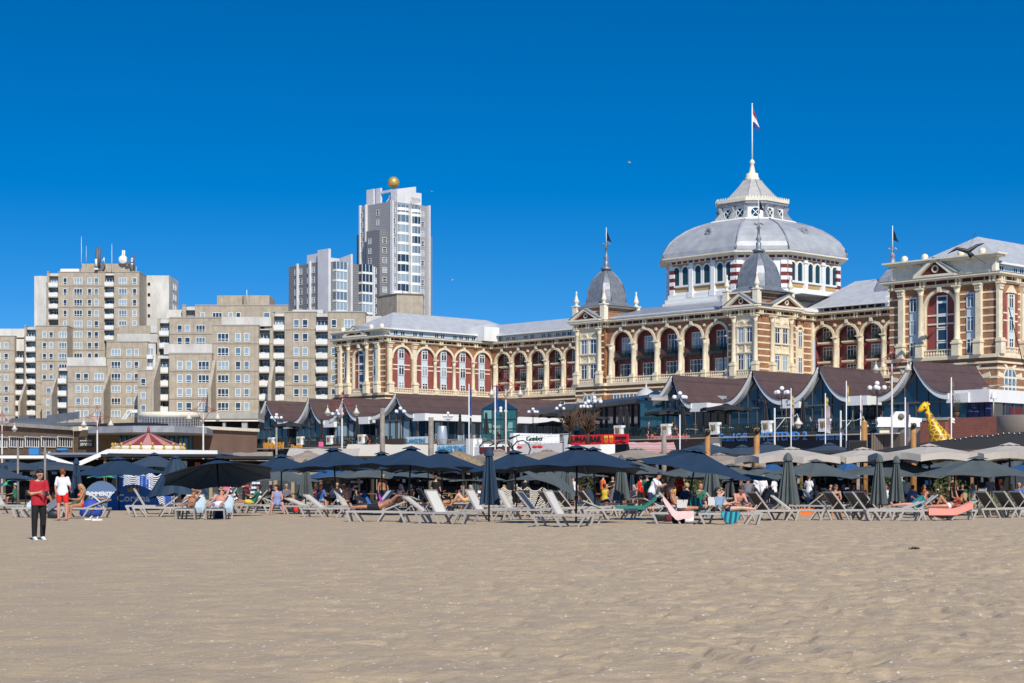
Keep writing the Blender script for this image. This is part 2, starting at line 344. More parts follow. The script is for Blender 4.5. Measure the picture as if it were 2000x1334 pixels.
for z in (12.9, 14.1, 15.3, 16.5): band(b, PL, .05, .1, z, z+.28)
band(b, PL, .3, .1, 17.3, 17.55); band(b, PL, .5, .12, 18.05, 18.5)
band(b, PL, .15, .3, 27.95, 28.2); band(b, PL, .45, .3, 28.2, 28.3); band(b, PL, .7, .3, 28.82, 29.0); band(b, PL, 1.0, .3, 29.0, 29.25)
b.build('cornice', CREAM, hotel)
b = MB(); band(b, PL, .1, .3, 28.3, 28.82); b.build('frieze', FRIEZE, hotel)
b = MB(); band(b, PL, 1.05, .2, 29.25, 29.33); b.build('gutter', LEAD, hotel)
walls = [HW(-15.3,0,0,0), HW(0,0,0,27.2), HW(0,27.2,42.2,27.2), HW(42.2,8,49,8), HW(49,8.7,76.4,8.7), HW(76.4,8,82.2,8), HW(82.2,8,82.2,17.8), HW(80.9,17.8,80.9,24.3), HW(80.9,24.3,116,24.3), HW(116,-5,132.9,-5), HW(132.9,-5,132.9,30)]
LPf, LPr, LWw, T1f, MF, T2f, T2r, SB, RWw, RPf, RPr = walls
for wl in walls:      # paired brackets and little blocks in the frieze
    b = MB(wl); n = max(2, int(wl.len/4.3)); st = wl.len/n
    for i in range(n+1):
        c = min(max(i*st, .5), wl.len-.5)
        for q in (-.28, .28): b.profile([(c+q-.13,28.83),(c+q+.13,28.83),(c+q+.13,28.05),(c+q-.13,28.05)], -.62, -.1)
        if i < n:
            for t in (.33, .67): b.box(c+st*t-.07, c+st*t+.07, -.16, -.1, 28.3, 28.82)
    b.build('ornament_band', CREAM, hotel)
brick = MB(); red = MB(); dk = MB()
def column(w, s, z0=18.5, z1=27.95, r=.37, rnd=True, y=-.35, ped=2.1):
    b = MB(w)
    b.box(s-r*1.35, s+r*1.35, y-r*1.35, 0, z0, z0+ped-.5).box(s-r*1.6, s+r*1.6, y-r*1.6, 0, z0+ped-.5, z0+ped-.25).box(s-r*1.25,s+r*1.25,y-r*1.25,0,z0+ped-.25,z0+ped)
    if rnd:
        b.lathe((s, y, 0), [(r*1.2,z0+ped),(r*1.2,z0+ped+.2),(r,z0+ped+.35),(r*1.02,z0+ped+1.6),(r*.86,z1-1.0),(r*1.0,z1-.95),(r*.85,z1-.85),(r*1.25,z1-.3),(r*1.35,z1-.2)], 10)
    else:
        b.box(s-r, s+r, y-r*.4, 0, z0+ped, z1-.95).profile([(s-r,z1-.95),(s+r,z1-.95),(s+r*1.35,z1-.2),(s-r*1.35,z1-.2)], y-r*.8, 0)
        for q in (-.5,0,.5): b.ball((s+q*r*1.6, y-r*.8, z1-.5), .16, 6, 4)
    b.box(s-r*1.45, s+r*1.45, y-r*1.45, 0, z1-.2, z1)
    b.build('column', CREAM, hotel)
def balus(w, s0, s1, y=-.25, z0=18.5, h=1.0):
    b = MB(w); b.box(s0,s1,y-.12,y+.12,z0+h-.16,z0+h).box(s0,s1,y-.12,y+.12,z0,z0+.15)
    n = int((s1-s0)/.42)
    for i in range(n): c = s0+(i+.5)*(s1-s0)/n; b.loft([[(c-q,y-q,z),(c+q,y-q,z),(c+q,y+q,z),(c-q,y+q,z)] for q, z in ((.06,z0+.15),(.12,z0+.4),(.05,z0+.7),(.09,z0+h-.16))])
    b.build('balustrade', CREAM, hotel)
def bands(b, w, s0, s1, z0=19.4, z1=27.4, st=1.03, y=-.05, gaps=()):
    z = z0
    while z < z1:
        segs = [(s0, s1)]
        for g0, g1 in gaps:
            segs = [q for a, c in segs for q in ((a, min(c, g0)), (max(a, g1), c)) if q[1]-q[0] > .05]
        for a, c in segs: b.at(w).box(a, c, y, 0, z, z+.24)
        z += st
def railing(b, x0, x1, y, z0, h=1.0, n=None, sides=0.):
    b.box(x0,x1,y-.03,y+.03,z0+h-.06,z0+h).box(x0,x1,y-.02,y+.02,z0+.08,z0+.13).box(x0,x1,y-.02,y+.02,z0+h*.72,z0+h*.76)
    n = n or max(3, int((x1-x0)/.17))
    for i in range(n+1): q = x0+(x1-x0)*i/n; b.box(q-.014,q+.014,y-.014,y+.014,z0,z0+h-.06)
    if sides:
        for xx in (x0, x1): b.box(xx-.03,xx+.03,y,y+sides,z0+h-.06,z0+h)
# left pavilion return: five blind arches filled with burgundy render
SP = 25.0
def blindbays(w, pxs, r, zf=19.5):
    cs = [w.s(p) for p in pxs]
    ends = [max(0, cs[0]-r-.9)]+[(a+c)/2 for a, c in zip(cs, cs[1:])]+[min(w.len, cs[-1]+r+.9)]
    cr = MB(w); bb = MB(w)
    for i, c in enumerate(cs):
        bb.arch(c, SP, r, ends[i], ends[i+1], 27.95, 0, .4)
        for a, e in ((ends[i], c-r), (c+r, ends[i+1])): bb.box(a, e, 0, .4, 18.5, SP)
        cr.ring(c, SP, r-.02, r+.38, -.16, .1); cr.box(c-.25,c+.25,-.4,-.1,27.2,27.95)
        MB(w).box(c-r-.1, c+r+.1, .4, .6, 18.5, 27.5).build('burgundy_panel', BURG, hotel)
        for z in (22.95, 23.75): cr.box(c-r+.01, c+r-.01, .3, .39, z, z+.22)
        cur = MB(w); cur.box(c-.78, c+.78, .25, .38, 18.6, 27.1); cur.build('window_strip', CURT, hotel)
        for z, h in ((25.9,1.7),(22.9,2.0),(19.7,1.9)): winunit(hotel, LM(w, c, .2, z), 1.4, h, 2, (.72,), rpane((.5,.25,.25)), .13)
    bb.build('wall', BRICK, hotel); cr.build('arch_moulding', CREAM, hotel)
    return cs, ends
def fillwall(w, s0, s1, m=None, z0=18.5, z1=27.95, y1=.4): MB(w).box(s0, s1, 0, y1, z0, z1).build('wall', m or BRICK, hotel)
csL, enL = blindbays(LPr, [785,831,868,905,942.5], 2.25)
fillwall(LPr, 0, enL[0]); 
if enL[-1] < LPr.len-.1: fillwall(LPr, enL[-1], LPr.len)
gp = [(c-2.3, c+2.3) for c in csL]
column(LPr, 1.0, rnd=False, r=.43, y=-.2)
column(LPr, (csL[0]+csL[1])/2, rnd=False, r=.43, y=-.2)
for a, c in zip(csL[1:], csL[2:]): column(LPr, (a+c)/2, z1=SP+.2, r=.36, y=-.05, ped=1.2)
column(LPr, csL[-1]+2.75, z1=SP+.2, r=.36, y=-.05, ped=1.2)
for c in csL: balus(LPr, c-2.2, c+2.2)
# open arcades
def loggia(w, pxs, r, kind, s0=0, s1=None, depth=1.6):
    s1 = s1 or w.len; cs = [w.s(p) for p in pxs]; depth = 1.35 if kind == 'small' else depth
    st = (cs[-1]-cs[0])/(len(cs)-1)
    ends = [max(s0, cs[0]-st/2)]+[(a+c)/2 for a, c in zip(cs, cs[1:])]+[min(s1, cs[-1]+st/2)]
    bb = MB(w); cr = MB(w); rail = MB(w); slab = MB(w)
    if ends[0] > s0+.05: bb.box(s0, ends[0], 0, .6, 18.5, 27.95)
    if ends[-1] < s1-.05: bb.box(ends[-1], s1, 0, .6, 18.5, 27.95)
    bk = MB(w); bk.box(s0, s1, depth, depth+.3, 18.5, 27.9)
    for e in (s0, s1): bk.box(e-.15 if e else 0, e+.15, .6, depth, 18.5, 27.9)
    bk.build('loggia_wall', BURG, hotel)
    fl = MB(w); fl.box(s0+.2, s1-.2, .1, depth, 18.3, 18.52).box(s0, s1, .6, depth, 27.9, 28.0); fl.build('loggia_floor', CREAM2, hotel)
    for i, c in enumerate(cs):
        a, e = ends[i], ends[i+1]
        bb.arch(c, SP, r, a, e, 27.95, 0, .6); cr.ring(c, SP, r-.02, r+.42, -.14, .3); cr.box(c-.28,c+.28,-.4,-.1,27.3,27.95)
        for q0, q1 in ((a, c-r), (c+r, e)):
            if q1-q0 > .02: cr.box(q0, q1, .0, .6, 18.5, SP)
        if i < len(cs)-1: cr.box(e-.22,e+.22,-.2,0,26.9,27.35)
        if kind == 'small':
            for z in (24.25, 21.1):
                sb = MB(w); sb.box(c-1.3, c+1.3, .15, depth, z, z+.22).box(c-1.15,c+1.15,.3,depth,z-.15,z); railing(sb.mat(1), c-1.25, c+1.25, .22, z+.22, 1.0, sides=1.1)
                sb.mat(1).cbox((c+.5, depth-.7, z+.55), .5, .5, .6)
                sb.build('balcony', [CREAM, IRON], hotel)
            for z, h in ((25.7,2.3),(22.6,2.3),(19.7,2.2)): winunit(hotel, LM(w, c, depth-.05, z), 1.9, h, 3, (.74,), rpane((.7,.1,.2)), .1)
        else:
            sb = MB(w); sb.box(c-st/2+.3, c+st/2-.3, .3, depth, 22.62, 22.82).box(c-st/2+.3, c+st/2-.3, .25, .3, 22.4, 22.82); railing(sb, c-r+.0, c+r, .32, 22.82, 1.1)
            for q in (-.95, .95): sb.box(c+q-.06, c+q+.06, .3, .42, 18.6, 22.62)
            sb.cbox((c-.5, 1.0, 23.2), .7, .5, .7); sb.cbox((c+.9, .9, 23.15), .6, .5, .6)
            sb.build('balcony', IRON, hotel)
            winunit(hotel, LM(w, c-.3, depth-.05, 24.6), 2.1, 3.3, 3, (.7,), rpane((.5,.2,.3)), .12); winunit(hotel, LM(w, c-.2, depth-.05, 20.3), 2.9, 2.9, 4, (.72,), rpane((.5,.2,.3)), .12)
    bb.build('wall', BRICK, hotel); cr.build('arch_moulding', CREAM, hotel)
    for q in range(len(cs)+1):
        e = ends[q] if 0 < q < len(cs) else (cs[0]-st/2 if q == 0 else cs[-1]+st/2)
        if s0-.1 < e < s1+.1: column(w, min(max(e, s0+.4), s1-.4), z1=SP+.15, r=.36, y=.0, ped=1.3)
    for c in cs: balus(w, c-st/2+.45, c+st/2-.45, y=-.1)
    return cs
loggia(LWw, [982,1014,1049,1082.5,1116], 2.0, 'small')
loggia(MF, [1214.5,1259,1305,1352,1401], 2.18, 'wide')
loggia(RWw, [1608,1655,1703,1748], 2.0, 'small', s1=26)
# cream fronts of the two corner towers
def towerface(w, pc, half, quoin):
    c = w.s(pc); cr = MB(w)
    fillwall(w, 0, w.len)
    cr.box(c-half, c+half, -.12, 0, 18.5, 27.95)
    for q in (-half/2+.05, half/2-.05):
        cr.ring(c+q, 26.35, .62, .95, -.3, -.12); cr.ring(c+q, 26.35, .25, .42, -.22, -.12, 8)
        for k in range(5): a = math.pi*k/4; cr.ball((c+q+.5*math.cos(a), -.16, 26.4+.5*math.sin(a)), .12, 6, 4)
    for z in (22.0, 23.5, 26.2): cr.box(c-half, c+half, -.38, -.12, z, z+.18)
    for q in (-.8, 0, .8): cr.ring(c+q, 23.15, .2, .32, -.2, -.12, 8, a0=math.pi, a1=2*math.pi)
    for q in (-half+.12, -.12, half-.36): cr.box(c+q+.0, c+q+.24, -.3, -.12, 18.6, 26.2)
    bands(cr, w, 0, w.len, gaps=[(c-half-.1, c+half+.1)])
    cr.build('facade_panel', CREAM, hotel)
    for q in (-half/2+.05, half/2-.05):
        for z in (20.6, 24.9): winunit(hotel, LM(w, c+q, -.14, z), half*.62, 2.5, 2, (.7,), rpane((.6,.1,.3)), .1)
    for q in (-half-.35, half+.35):
        if 0 < c+q < w.len: column(w, c+q, r=.37)
    balus(w, c-half+.05, c+half-.05, y=-.4, h=.9)
towerface(T1f, 1151.5, 2.3, 1); towerface(T2f, 1457, 1.85, 1); towerface(T2r, 1524, 2.1, 1)
fillwall(SB, 0, SB.len); cr = MB(SB); bands(cr, SB, 0, SB.len); c = SB.len*.42
cr.box(c-1.0,c+1.0,-.1,0,18.5,26.4).ring(c, 26.2, .6, .95, -.25, 0); cr.box(SB.len-.7,SB.len-.1,-.3,0,18.5,27.95); cr.build('facade_panel', CREAM, hotel)
for z in (20.6, 24.8): winunit(hotel, LM(SB, c, -.14, z), 1.1, 2.6, 2, (.75,), GM, .1)
b = MB(HW(49,8,49,8.7)); b.box(0,.7,0,.4,18.5,27.95); b.at(HW(76.4,8.7,76.4,8)).box(0,.7,0,.4,18.5,27.95); b.build('wall', BRICK, hotel)
# pavilion fronts
def pavfront(w, cols, arch, r, wins, corner):
    c = w.s(arch); bb = MB(w); cr = MB(w)
    bb.arch(c, SP, r, c-r-.5, c+r+.5, 27.95, 0, .5); bb.box(0, c-r-.5, 0, .5, 18.5, 27.95).box(c+r+.5, w.len, 0, .5, 18.5, 27.95)
    for a, e in ((c-r-.5, c-r), (c+r, c+r+.5)): bb.box(a, e, 0, .5, 18.5, SP)
    bb.build('wall', BRICK, hotel)
    MB(w).box(c-r-.1, c+r+.1, .5, .7, 18.5, 27.5).build('burgundy_panel', BURG, hotel)
    cr.ring(c, SP, r-.02, r+.4, -.15, .2, legs=18.6); cr.box(c-.3,c+.3,-.45,-.1,27.25,27.95)
    for z in (22.9, 24.1): cr.box(c-r+.01, c+r-.01, .38, .49, z, z+.22)
    sw = [w.s(p) for p in wins]
    bands(cr, w, 0, w.len, gaps=[(c-r-.5, c+r+.5)]+[(q-.75, q+.75) for q in sw])
    cr.build('arch_moulding', CREAM, hotel)
    for k, z in enumerate((19.9, 21.7, 23.5, 25.3, 26.6)): winunit(hotel, LM(w, c, .45, z-.2), 1.7, 1.7 if k < 4 else .9, 1, None, GD, .16)
    for q in sw:
        MB(w).box(q-.62, q+.62, -.02, .0, 18.6, 26.9).build('window_strip', CURT, hotel)
        for z, h in ((25.8,1.9),(22.7,2.0),(19.7,2.0)): winunit(hotel, LM(w, q, -.06, z), 1.15, h, 2, (.75,), rpane((.7,.05,.25)), .1)
    for p in cols: column(w, w.s(p), r=.41, rnd=p in (cols[1], cols[2]))
    balus(w, c-r, c+r, y=-.3)
pavfront(LPf, [666,683,719,740], 702.5, 1.75, [677,733], None)
pavfront(RPf, [1763,1801,1872,1914], 1837, 2.35, [1784.5,1896], None)
# right pavilion return
fillwall(RPr, 0, RPr.len); cr = MB(RPr)
sc = [RPr.s(p) for p in (1949, 1995)]; ws = RPr.s(1973)
bands(cr, RPr, 0, RPr.len, gaps=[(ws+k*(sc[1]-sc[0])-1.9, ws+k*(sc[1]-sc[0])+1.9) for k in range(4)])
for k in range(4):
    q = ws+k*(sc[1]-sc[0]); column(RPr, sc[0]+k*(sc[1]-sc[0]), rnd=False, r=.43, y=-.25)
    MB(RPr).box(q-1.8, q+1.8, -.03, 0, 18.6, 26.6).build('burgundy_panel', BURG, hotel); cr.box(q-1.8,q+1.8,-.08,-.03,22.9,23.1).box(q-1.8,q+1.8,-.08,-.03,23.9,24.1)
    cr.profile([(q-1.1,26.7),(q+1.1,26.7),(q,27.7)], -.4, 0); cr.box(q-.85,q-.62,-.2,-.03,18.6,26.7).box(q+.62,q+.85,-.2,-.03,18.6,26.7)
    MB(RPr).box(q-.62, q+.62, -.1, -.03, 18.6, 26.6).build('window_strip', CURT, hotel)
    for z, h in ((25.6,1.9),(22.6,2.0),(19.7,2.0)): winunit(hotel, LM(RPr, q, -.12, z), 1.15, h, 2, (.75,), rpane((.7,.05,.25)), .1)
    balus(RPr, q-1.5, q+1.5)
cr.build('arch_moulding', CREAM, hotel)
# ground storey windows and round-headed lights with radiating stones
def groundarch(w, s, r=1.5, zs=15.2, n=7):
    b = MB(w)
    for i in range(n):
        a = math.pi*(i+.5)/n
        if i % 2 == 0:
            d = .2; pts = [(s+math.cos(a+e)*q, zs+math.sin(a+e)*q) for e, q in ((-.16,r+.1),(.16,r+.1),(.11,r+1.5),(-.11,r+1.5))]
            b.profile([(x, min(z, 17.2)) for x, z in pts][::-1], -.12, 0)
    b.ring(s, zs, r, r+.15, -.1, .0); b.build('arch_moulding', CREAM, hotel)
    b = MB(w); P = [(s+r*math.cos(math.pi*i/12), zs+r*math.sin(math.pi*i/12)) for i in range(13)]+[(s-r, 13.2), (s+r, 13.2)]
    b.profile(P, -.03, 0); f = b.build('window', GM, hotel)
    b = MB(w)
    for q in (-1, -.33, .33, 1): b.box(s+q*r*.94-.07, s+q*r*.94+.07, -.1, -.03, 13.2, zs+(r*.9 if abs(q) < .5 else .1))
    b.box(s-r,s+r,-.1,-.03,13.2,13.35); b.build('frame', WHITE, f)
groundarch(T1f, T1f.s(1151)); groundarch(RPr, RPr.s(1972)); groundarch(RPf, RPf.s(1775), 1.4); groundarch(RPf, RPf.s(1898), 1.4)
for px in (1205, 1224, 1244, 1262, 1282): winunit(hotel, LM(MF, MF.s(px), -.05, 15.2), 1.6, 2.8, 2, (.7,), GM, .12)
for px in (972, 990, 1010, 1030, 1052, 1074, 1096): winunit(hotel, LM(LWw, LWw.s(px), -.05, 16), 2.0, 2.2, 2, (.7,), GD, .1)
# pediments
def pediment(w, s0, s1, z0, h, d=1.0):
    c = (s0+s1)/2; b = MB(w); t = .42
    b.profile([(s0,z0),(s1,z0),(s1-.2,z0+.3),(s0+.2,z0+.3)], -d, .2)
    for a, sg in ((s0, 1), (s1, -1)): b.profile([(a,z0+.3),(a+sg*.9,z0+.3),(c,z0+h-t),(c,z0+h)][::sg], -d, 2.6)
    b.mat(1).profile([(s0+.7,z0+.31),(s1-.7,z0+.31),(c,z0+h-.5)], -d+.55, .1)
    b.mat(0).ring(c, z0+h*.42, h*.14, h*.2, -d+.38, -d+.56, 16, a1=2*math.pi); b.mat(2).lathe((0,0,0), [(0,0)], 3) if 0 else None
    b.build('pediment', [CREAM2, FRIEZE, GD], hotel)
    g = MB(w)
    for a, sg in ((s0, 1), (s1, -1)): g.profile([(a-.05*sg,z0+.36),(c,z0+h+.02),(c,z0+h+.1),(a-.15*sg,z0+.4)][::sg], -d-.1, 2.7)
    g.build('pediment_roof', LEAD, hotel)
def pedpx(w, p0, p1, h, **k): pediment(w, w.s(p0), w.s(p1), 29.34, h, **k)
pedpx(LPf, 676, 722, 2.1); pedpx(RPf, 1790, 1872, 2.6); pedpx(T1f, 1119, 1177, 2.2); pedpx(T2f, 1421, 1482, 2.2); pedpx(T2r, 1500, 1562, 2.2)
# parapets with stone balls
def parapet(w, z1, balls, n, s0=.6, s1=None):
    s1 = s1 or w.len-.3; b = MB(w); b.box(s0, s1, .1, .9, 29.33, z1)
    for i in range(n+1): q = s0+(s1-s0)*i/n; b.box(max(s0-.1,q-.45), min(s1+.1,q+.45), -.1, .1, 29.4, z1-.1)
    for i in range(n): a = s0+(s1-s0)*i/n; st = (s1-s0)/n; b.box(a+.9, a+st-.9, .02, .1, 29.7, 29.9).box(a+.9,a+st-.9,.02,.1,z1-.5,z1-.35)
    b.box(s0-.8, s1+.8, -.9, 1.1, z1, z1+.3).box(s0-1.1, s1+1.1, -1.2, 1.2, z1+.3, z1+.5); b.build('parapet', CREAM2, hotel)
    for p in balls:
        b = MB(w); q = w.s(p); b.lathe((q, .1, z1+.5), [(.45,0),(.4,.25),(.25,.35)], 10); b.ball((q, .1, z1+.95), .47, 12, 8); b.build('stone_ball', CREAM2, hotel)
parapet(LPf, 30.1, [669.5,689,724.5,745], 4); parapet(RPf, 31.3, [1766,1805.5,1876,1918], 4)
# attic storeys and zinc roofs
def attic(u0, v0, u1, v1, z1, wins, side):
    b = MB(HM); b.box(u0, u1, v0, v1, 29.33, z1); b.build('attic_wall', CURT if side else WHITE, hotel)
attic(-14.5, 1.6, -.8, 29, 30.45, 0, 1); attic(-.8, 28.2, 41, 36, 30.45, 0, 1); attic(116.7, -3.4, 132.1, 32, 30.45, 0, 1); attic(81.5, 25.3, 116, 34, 30.2, 0, 1); attic(41,9.6,82,30,29.9,0,0)
W1 = HW(-.8, 0, -.8, 30); W2 = HW(0, 28.2, 41, 28.2); W3 = HW(132.1, -5, 132.1, 30); W4 = HW(81, 25.3, 116, 25.3)
for wl, pxs in ((W1, (772,786,810,822,852,864,888,900,912,924,936)), (W2, (992,1004,1028,1040,1062,1074,1090,1102,1113)), (W3, (1943,1955,1982,1994)), (W4, (1655,1668,1680,1702,1714,1726))):
    for p in pxs: winunit(hotel, LM(wl, wl.s(p), -.03, 29.9), 1.15, .85, 2, None, GD, .08)
def hip(u0, v0, u1, v1, z0, z1, run, h0=(1,1), m=None, ov=.7):
    """hipped roof over a uv rectangle; run: 'u' or 'v' ridge"""
    a, c, d, e = u0-ov, v0-ov, u1+ov, v1+ov; b = MB(HM)
    if run == 'v': rm = (a+d)/2; hw = (d-a)/2; r0 = (rm, c+hw*h0[0]); r1 = (rm, e-hw*h0[1])
    else: rm = (c+e)/2; hw = (e-c)/2; r0 = (a+hw*h0[0], rm); r1 = (d-hw*h0[1], rm)
    V = [(a,c,z0),(d,c,z0),(d,e,z0),(a,e,z0),(*r0,z1),(*r1,z1)]
    Fs = [(0,1,4),(1,2,5,4),(2,3,5),(3,0,4,5)] if run == 'v' else [(0,1,5,4),(1,2,5),(2,3,4,5),(3,0,4)]
    mi = {'v': [1,0,1,0], 'u': [1,0,1,0]}[run]
    for f, k in zip(Fs, mi): b.mat(k).add([V[i] for i in f], [tuple(range(len(f)))])
    b.mat(2).box(a,d,c,e,z0-.28,z0-.004)
    b.build('roof', [ROOF2, ROOF, WHITE], hotel)
hip(-14.5, 2.2, -.8, 40, 30.75, 34.6, 'v', (.9, 1)); hip(-.8, 27.4, 41, 41, 30.75, 33.6, 'u', (-1, 0)); hip(116.7, -3.0, 132.1, 42, 30.75, 35.6, 'v', (.9, 1)); hip(96, 25, 117, 40, 30.5, 34.6, 'u', (0,0)); hip(80, 24.6, 95, 40, 30.3, 35.0, 'u', (.5,0))
b = MB(HM); b.box(-2.6, 1.8, 23.6, 27.6, 29.4, 32.2); b.quad((-2.6,23.6,32.21),(1.8,23.6,32.21),(1.8,27.6,33.0),(-2.6,27.6,33.0)); b.build('stair_head', WHITE, hotel)
b = MB(HM); b.profile([(0,0)],0,0) if 0 else b.loft([[(x,24.4,29.4),(x,24.4,30.9),(x,32.4,34.9),(x,40,31),(x,40,29.4)] for x in (94.8,96.3)]); b.build('party_wall', WHITE, hotel)
for i in range(8): winunit(hotel, LM(HW(81,24.9,95,24.9), 2.2+i*1.45, -.02, 29.85), 1.3, .9, 1, None, DARK, .07)
b = MB(HM); b.profile([(0,0)],0,0) if 0 else None
b.loft([[(40.6,8.7,29.34),(82.2,8.7,29.34)],[(40.6,10.4,30.2),(82.2,10.4,30.2)]], closed=False); b.loft([[(40.6,10.4,30.2),(82.2,10.4,30.2)],[(40.6,19.5,32.2),(82.2,19.5,32.2)]], closed=False)
b.loft([[(40.6,19.5,32.2),(82.2,19.5,32.2)],[(40.6,48,32.2),(82.2,48,32.2)]], closed=False); b.build('roof', [LEAD], hotel)
# corner tower attics, domes, finials
def cham(cu, cv, h, c, z): return [uvz(cu+a, cv+e, z) for a, e in ((-h+c,-h),(h-c,-h),(h,-h+c),(h,h-c),(h-c,h),(-h+c,h),(-h,h-c),(-h,-h+c))]
NAVY = mat('navy_flag_cloth', (.004,.009,.032), .9)
def flag(parent, x, y, z, h, wd, cols, lean=.35, n=8):
    b = MB()
    for k in range(len(cols)):
        b.mat(k); P = []
        for i in range(n+1):
            t = i/n; row = []
            for j in (k/len(cols), (k+1)/len(cols)):
                drop = t*h*.62; row.append((x+.12+wd*t*(.5+.5*j)*.75, y+.18*math.sin(t*7+j*2), z-h*j*(1-.25*t)-drop*(1-j*.35)))
            P.append(row)
        b.loft(P, closed=False, smooth=True)
    return b.build('flag', cols, parent)
def cornertower(u0, u1, v0, v1, k):
    cu, cv = (u0+u1)/2, (v0+v1)/2; h = 1
    b = MB(HM); b.box(u0+.1, u1-.1, v0+.1, v1-.1, 29.34, 31.6); b.build('wall', BRICK, hotel)
    b = MB(HM); b.box(u0-.15, u1+.15, v0-.15, v1+.15, 31.6, 31.85).box(u0,u1,v0,v1,30.9,31.0)
    b.build('cornice', CREAM2, hotel)
    for a, e in ((u0,v0),(u1,v0),(u1,v1),(u0,v1)):
        f = MB(HM); f.box(a-.5,a+.5,e-.5,e+.5,29.34,32.0).box(a-.6,a+.6,e-.6,e+.6,32.0,32.2)
        f.lathe((a,e,32.2), [(.42,0),(.3,.12),(.22,.35),(.42,.55),(.5,.8),(.34,1.1),(.12,2.1),(.2,2.25),(.1,2.45),(0,2.6)], 8); f.build('finial', CREAM2, hotel)
    d = MB(); R0 = [(4.35,31.86,.9),(3.3,32.35,1.05),(2.95,32.8,1.1),(2.9,33.6,1.1),(2.72,34.8,1.0),(2.35,36.0,.85),(1.75,37.1,.6),(1.0,38.0,.35),(.5,38.4,.18)]
    sc = 1.0
    d.loft([cham(cu, cv, hh*(sc if hh < 4 else 1), c, z) for hh, z, c in R0]); dm = d.build('dome', SLATE, hotel)
    r = MB()
    for i in range(8): r.tube([cham(cu, cv, hh*(sc if hh < 4 else 1)+.03, c, z)[i] for hh, z, c in R0[2:]], .09, 4)
    r.lathe((*HP(cu,cv),0), [(.5,38.35),(1.0,38.6),(1.05,38.75),(.4,39.1),(.45,39.9),(.25,40.2),(.5,40.6),(.22,41.0),(.2,42.2),(.35,42.3),(.12,42.8),(.07,43.4)], 8)
    c0 = HP(cu, cv)
    for a in range(4): q = Vector((math.cos(a*R(90)+.4), math.sin(a*R(90)+.4)))*.7; r.bar((c0.x,c0.y,43.0), (c0.x+q.x,c0.y+q.y,43.0), .06); r.ball((c0.x+q.x,c0.y+q.y,43.0), .16, 6, 4)
    r.build('spire', SLATE, hotel)
    p = MB(); p.tube([(c0.x,c0.y,42.8),(c0.x,c0.y,47.6 if k else 45.9)], [.09,.05], 6); p.build('flagpole', WHITE, hotel)
    flag(hotel, c0.x, c0.y, 47.0 if k else 45.3, 1.7, 1.1, [NAVY])
cornertower(42.3, 48.9, 8.1, 16.2, 0); cornertower(76.0, 82.1, 8.1, 16.6, 1); 
c0 = HP(92.4, 30); b = MB(); b.loft([cham(92.4,30,hh,c,z) for hh, z, c in ((2.6,32.0,.6),(2.2,33.6,.8),(1.8,34.6,.7),(1.1,35.5,.4),(.4,36.3,.15))]); b.build('dome', LEAD, hotel)
b = MB(); b.lathe((c0.x,c0.y,0), [(.5,36.2),(1.0,36.4),(.4,36.8),(.45,37.5),(.25,38),(.5,38.2),(.15,38.8),(.1,39.6)], 8)
for a in range(4): q = Vector((math.cos(a*R(90)+.4), math.sin(a*R(90)+.4)))*.7; b.bar((c0.x,c0.y,39.3), (c0.x+q.x,c0.y+q.y,39.3), .06); b.ball((c0.x+q.x,c0.y+q.y,39.3), .18, 6, 4)
b.build('spire', LEAD, hotel); b = MB(); b.tube([(c0.x,c0.y,39),(c0.x,c0.y,43.1)], [.1,.06], 6); b.build('flagpole', WHITE, hotel); flag(hotel, c0.x, c0.y, 42.6, 1.9, 1.2, [NAVY])
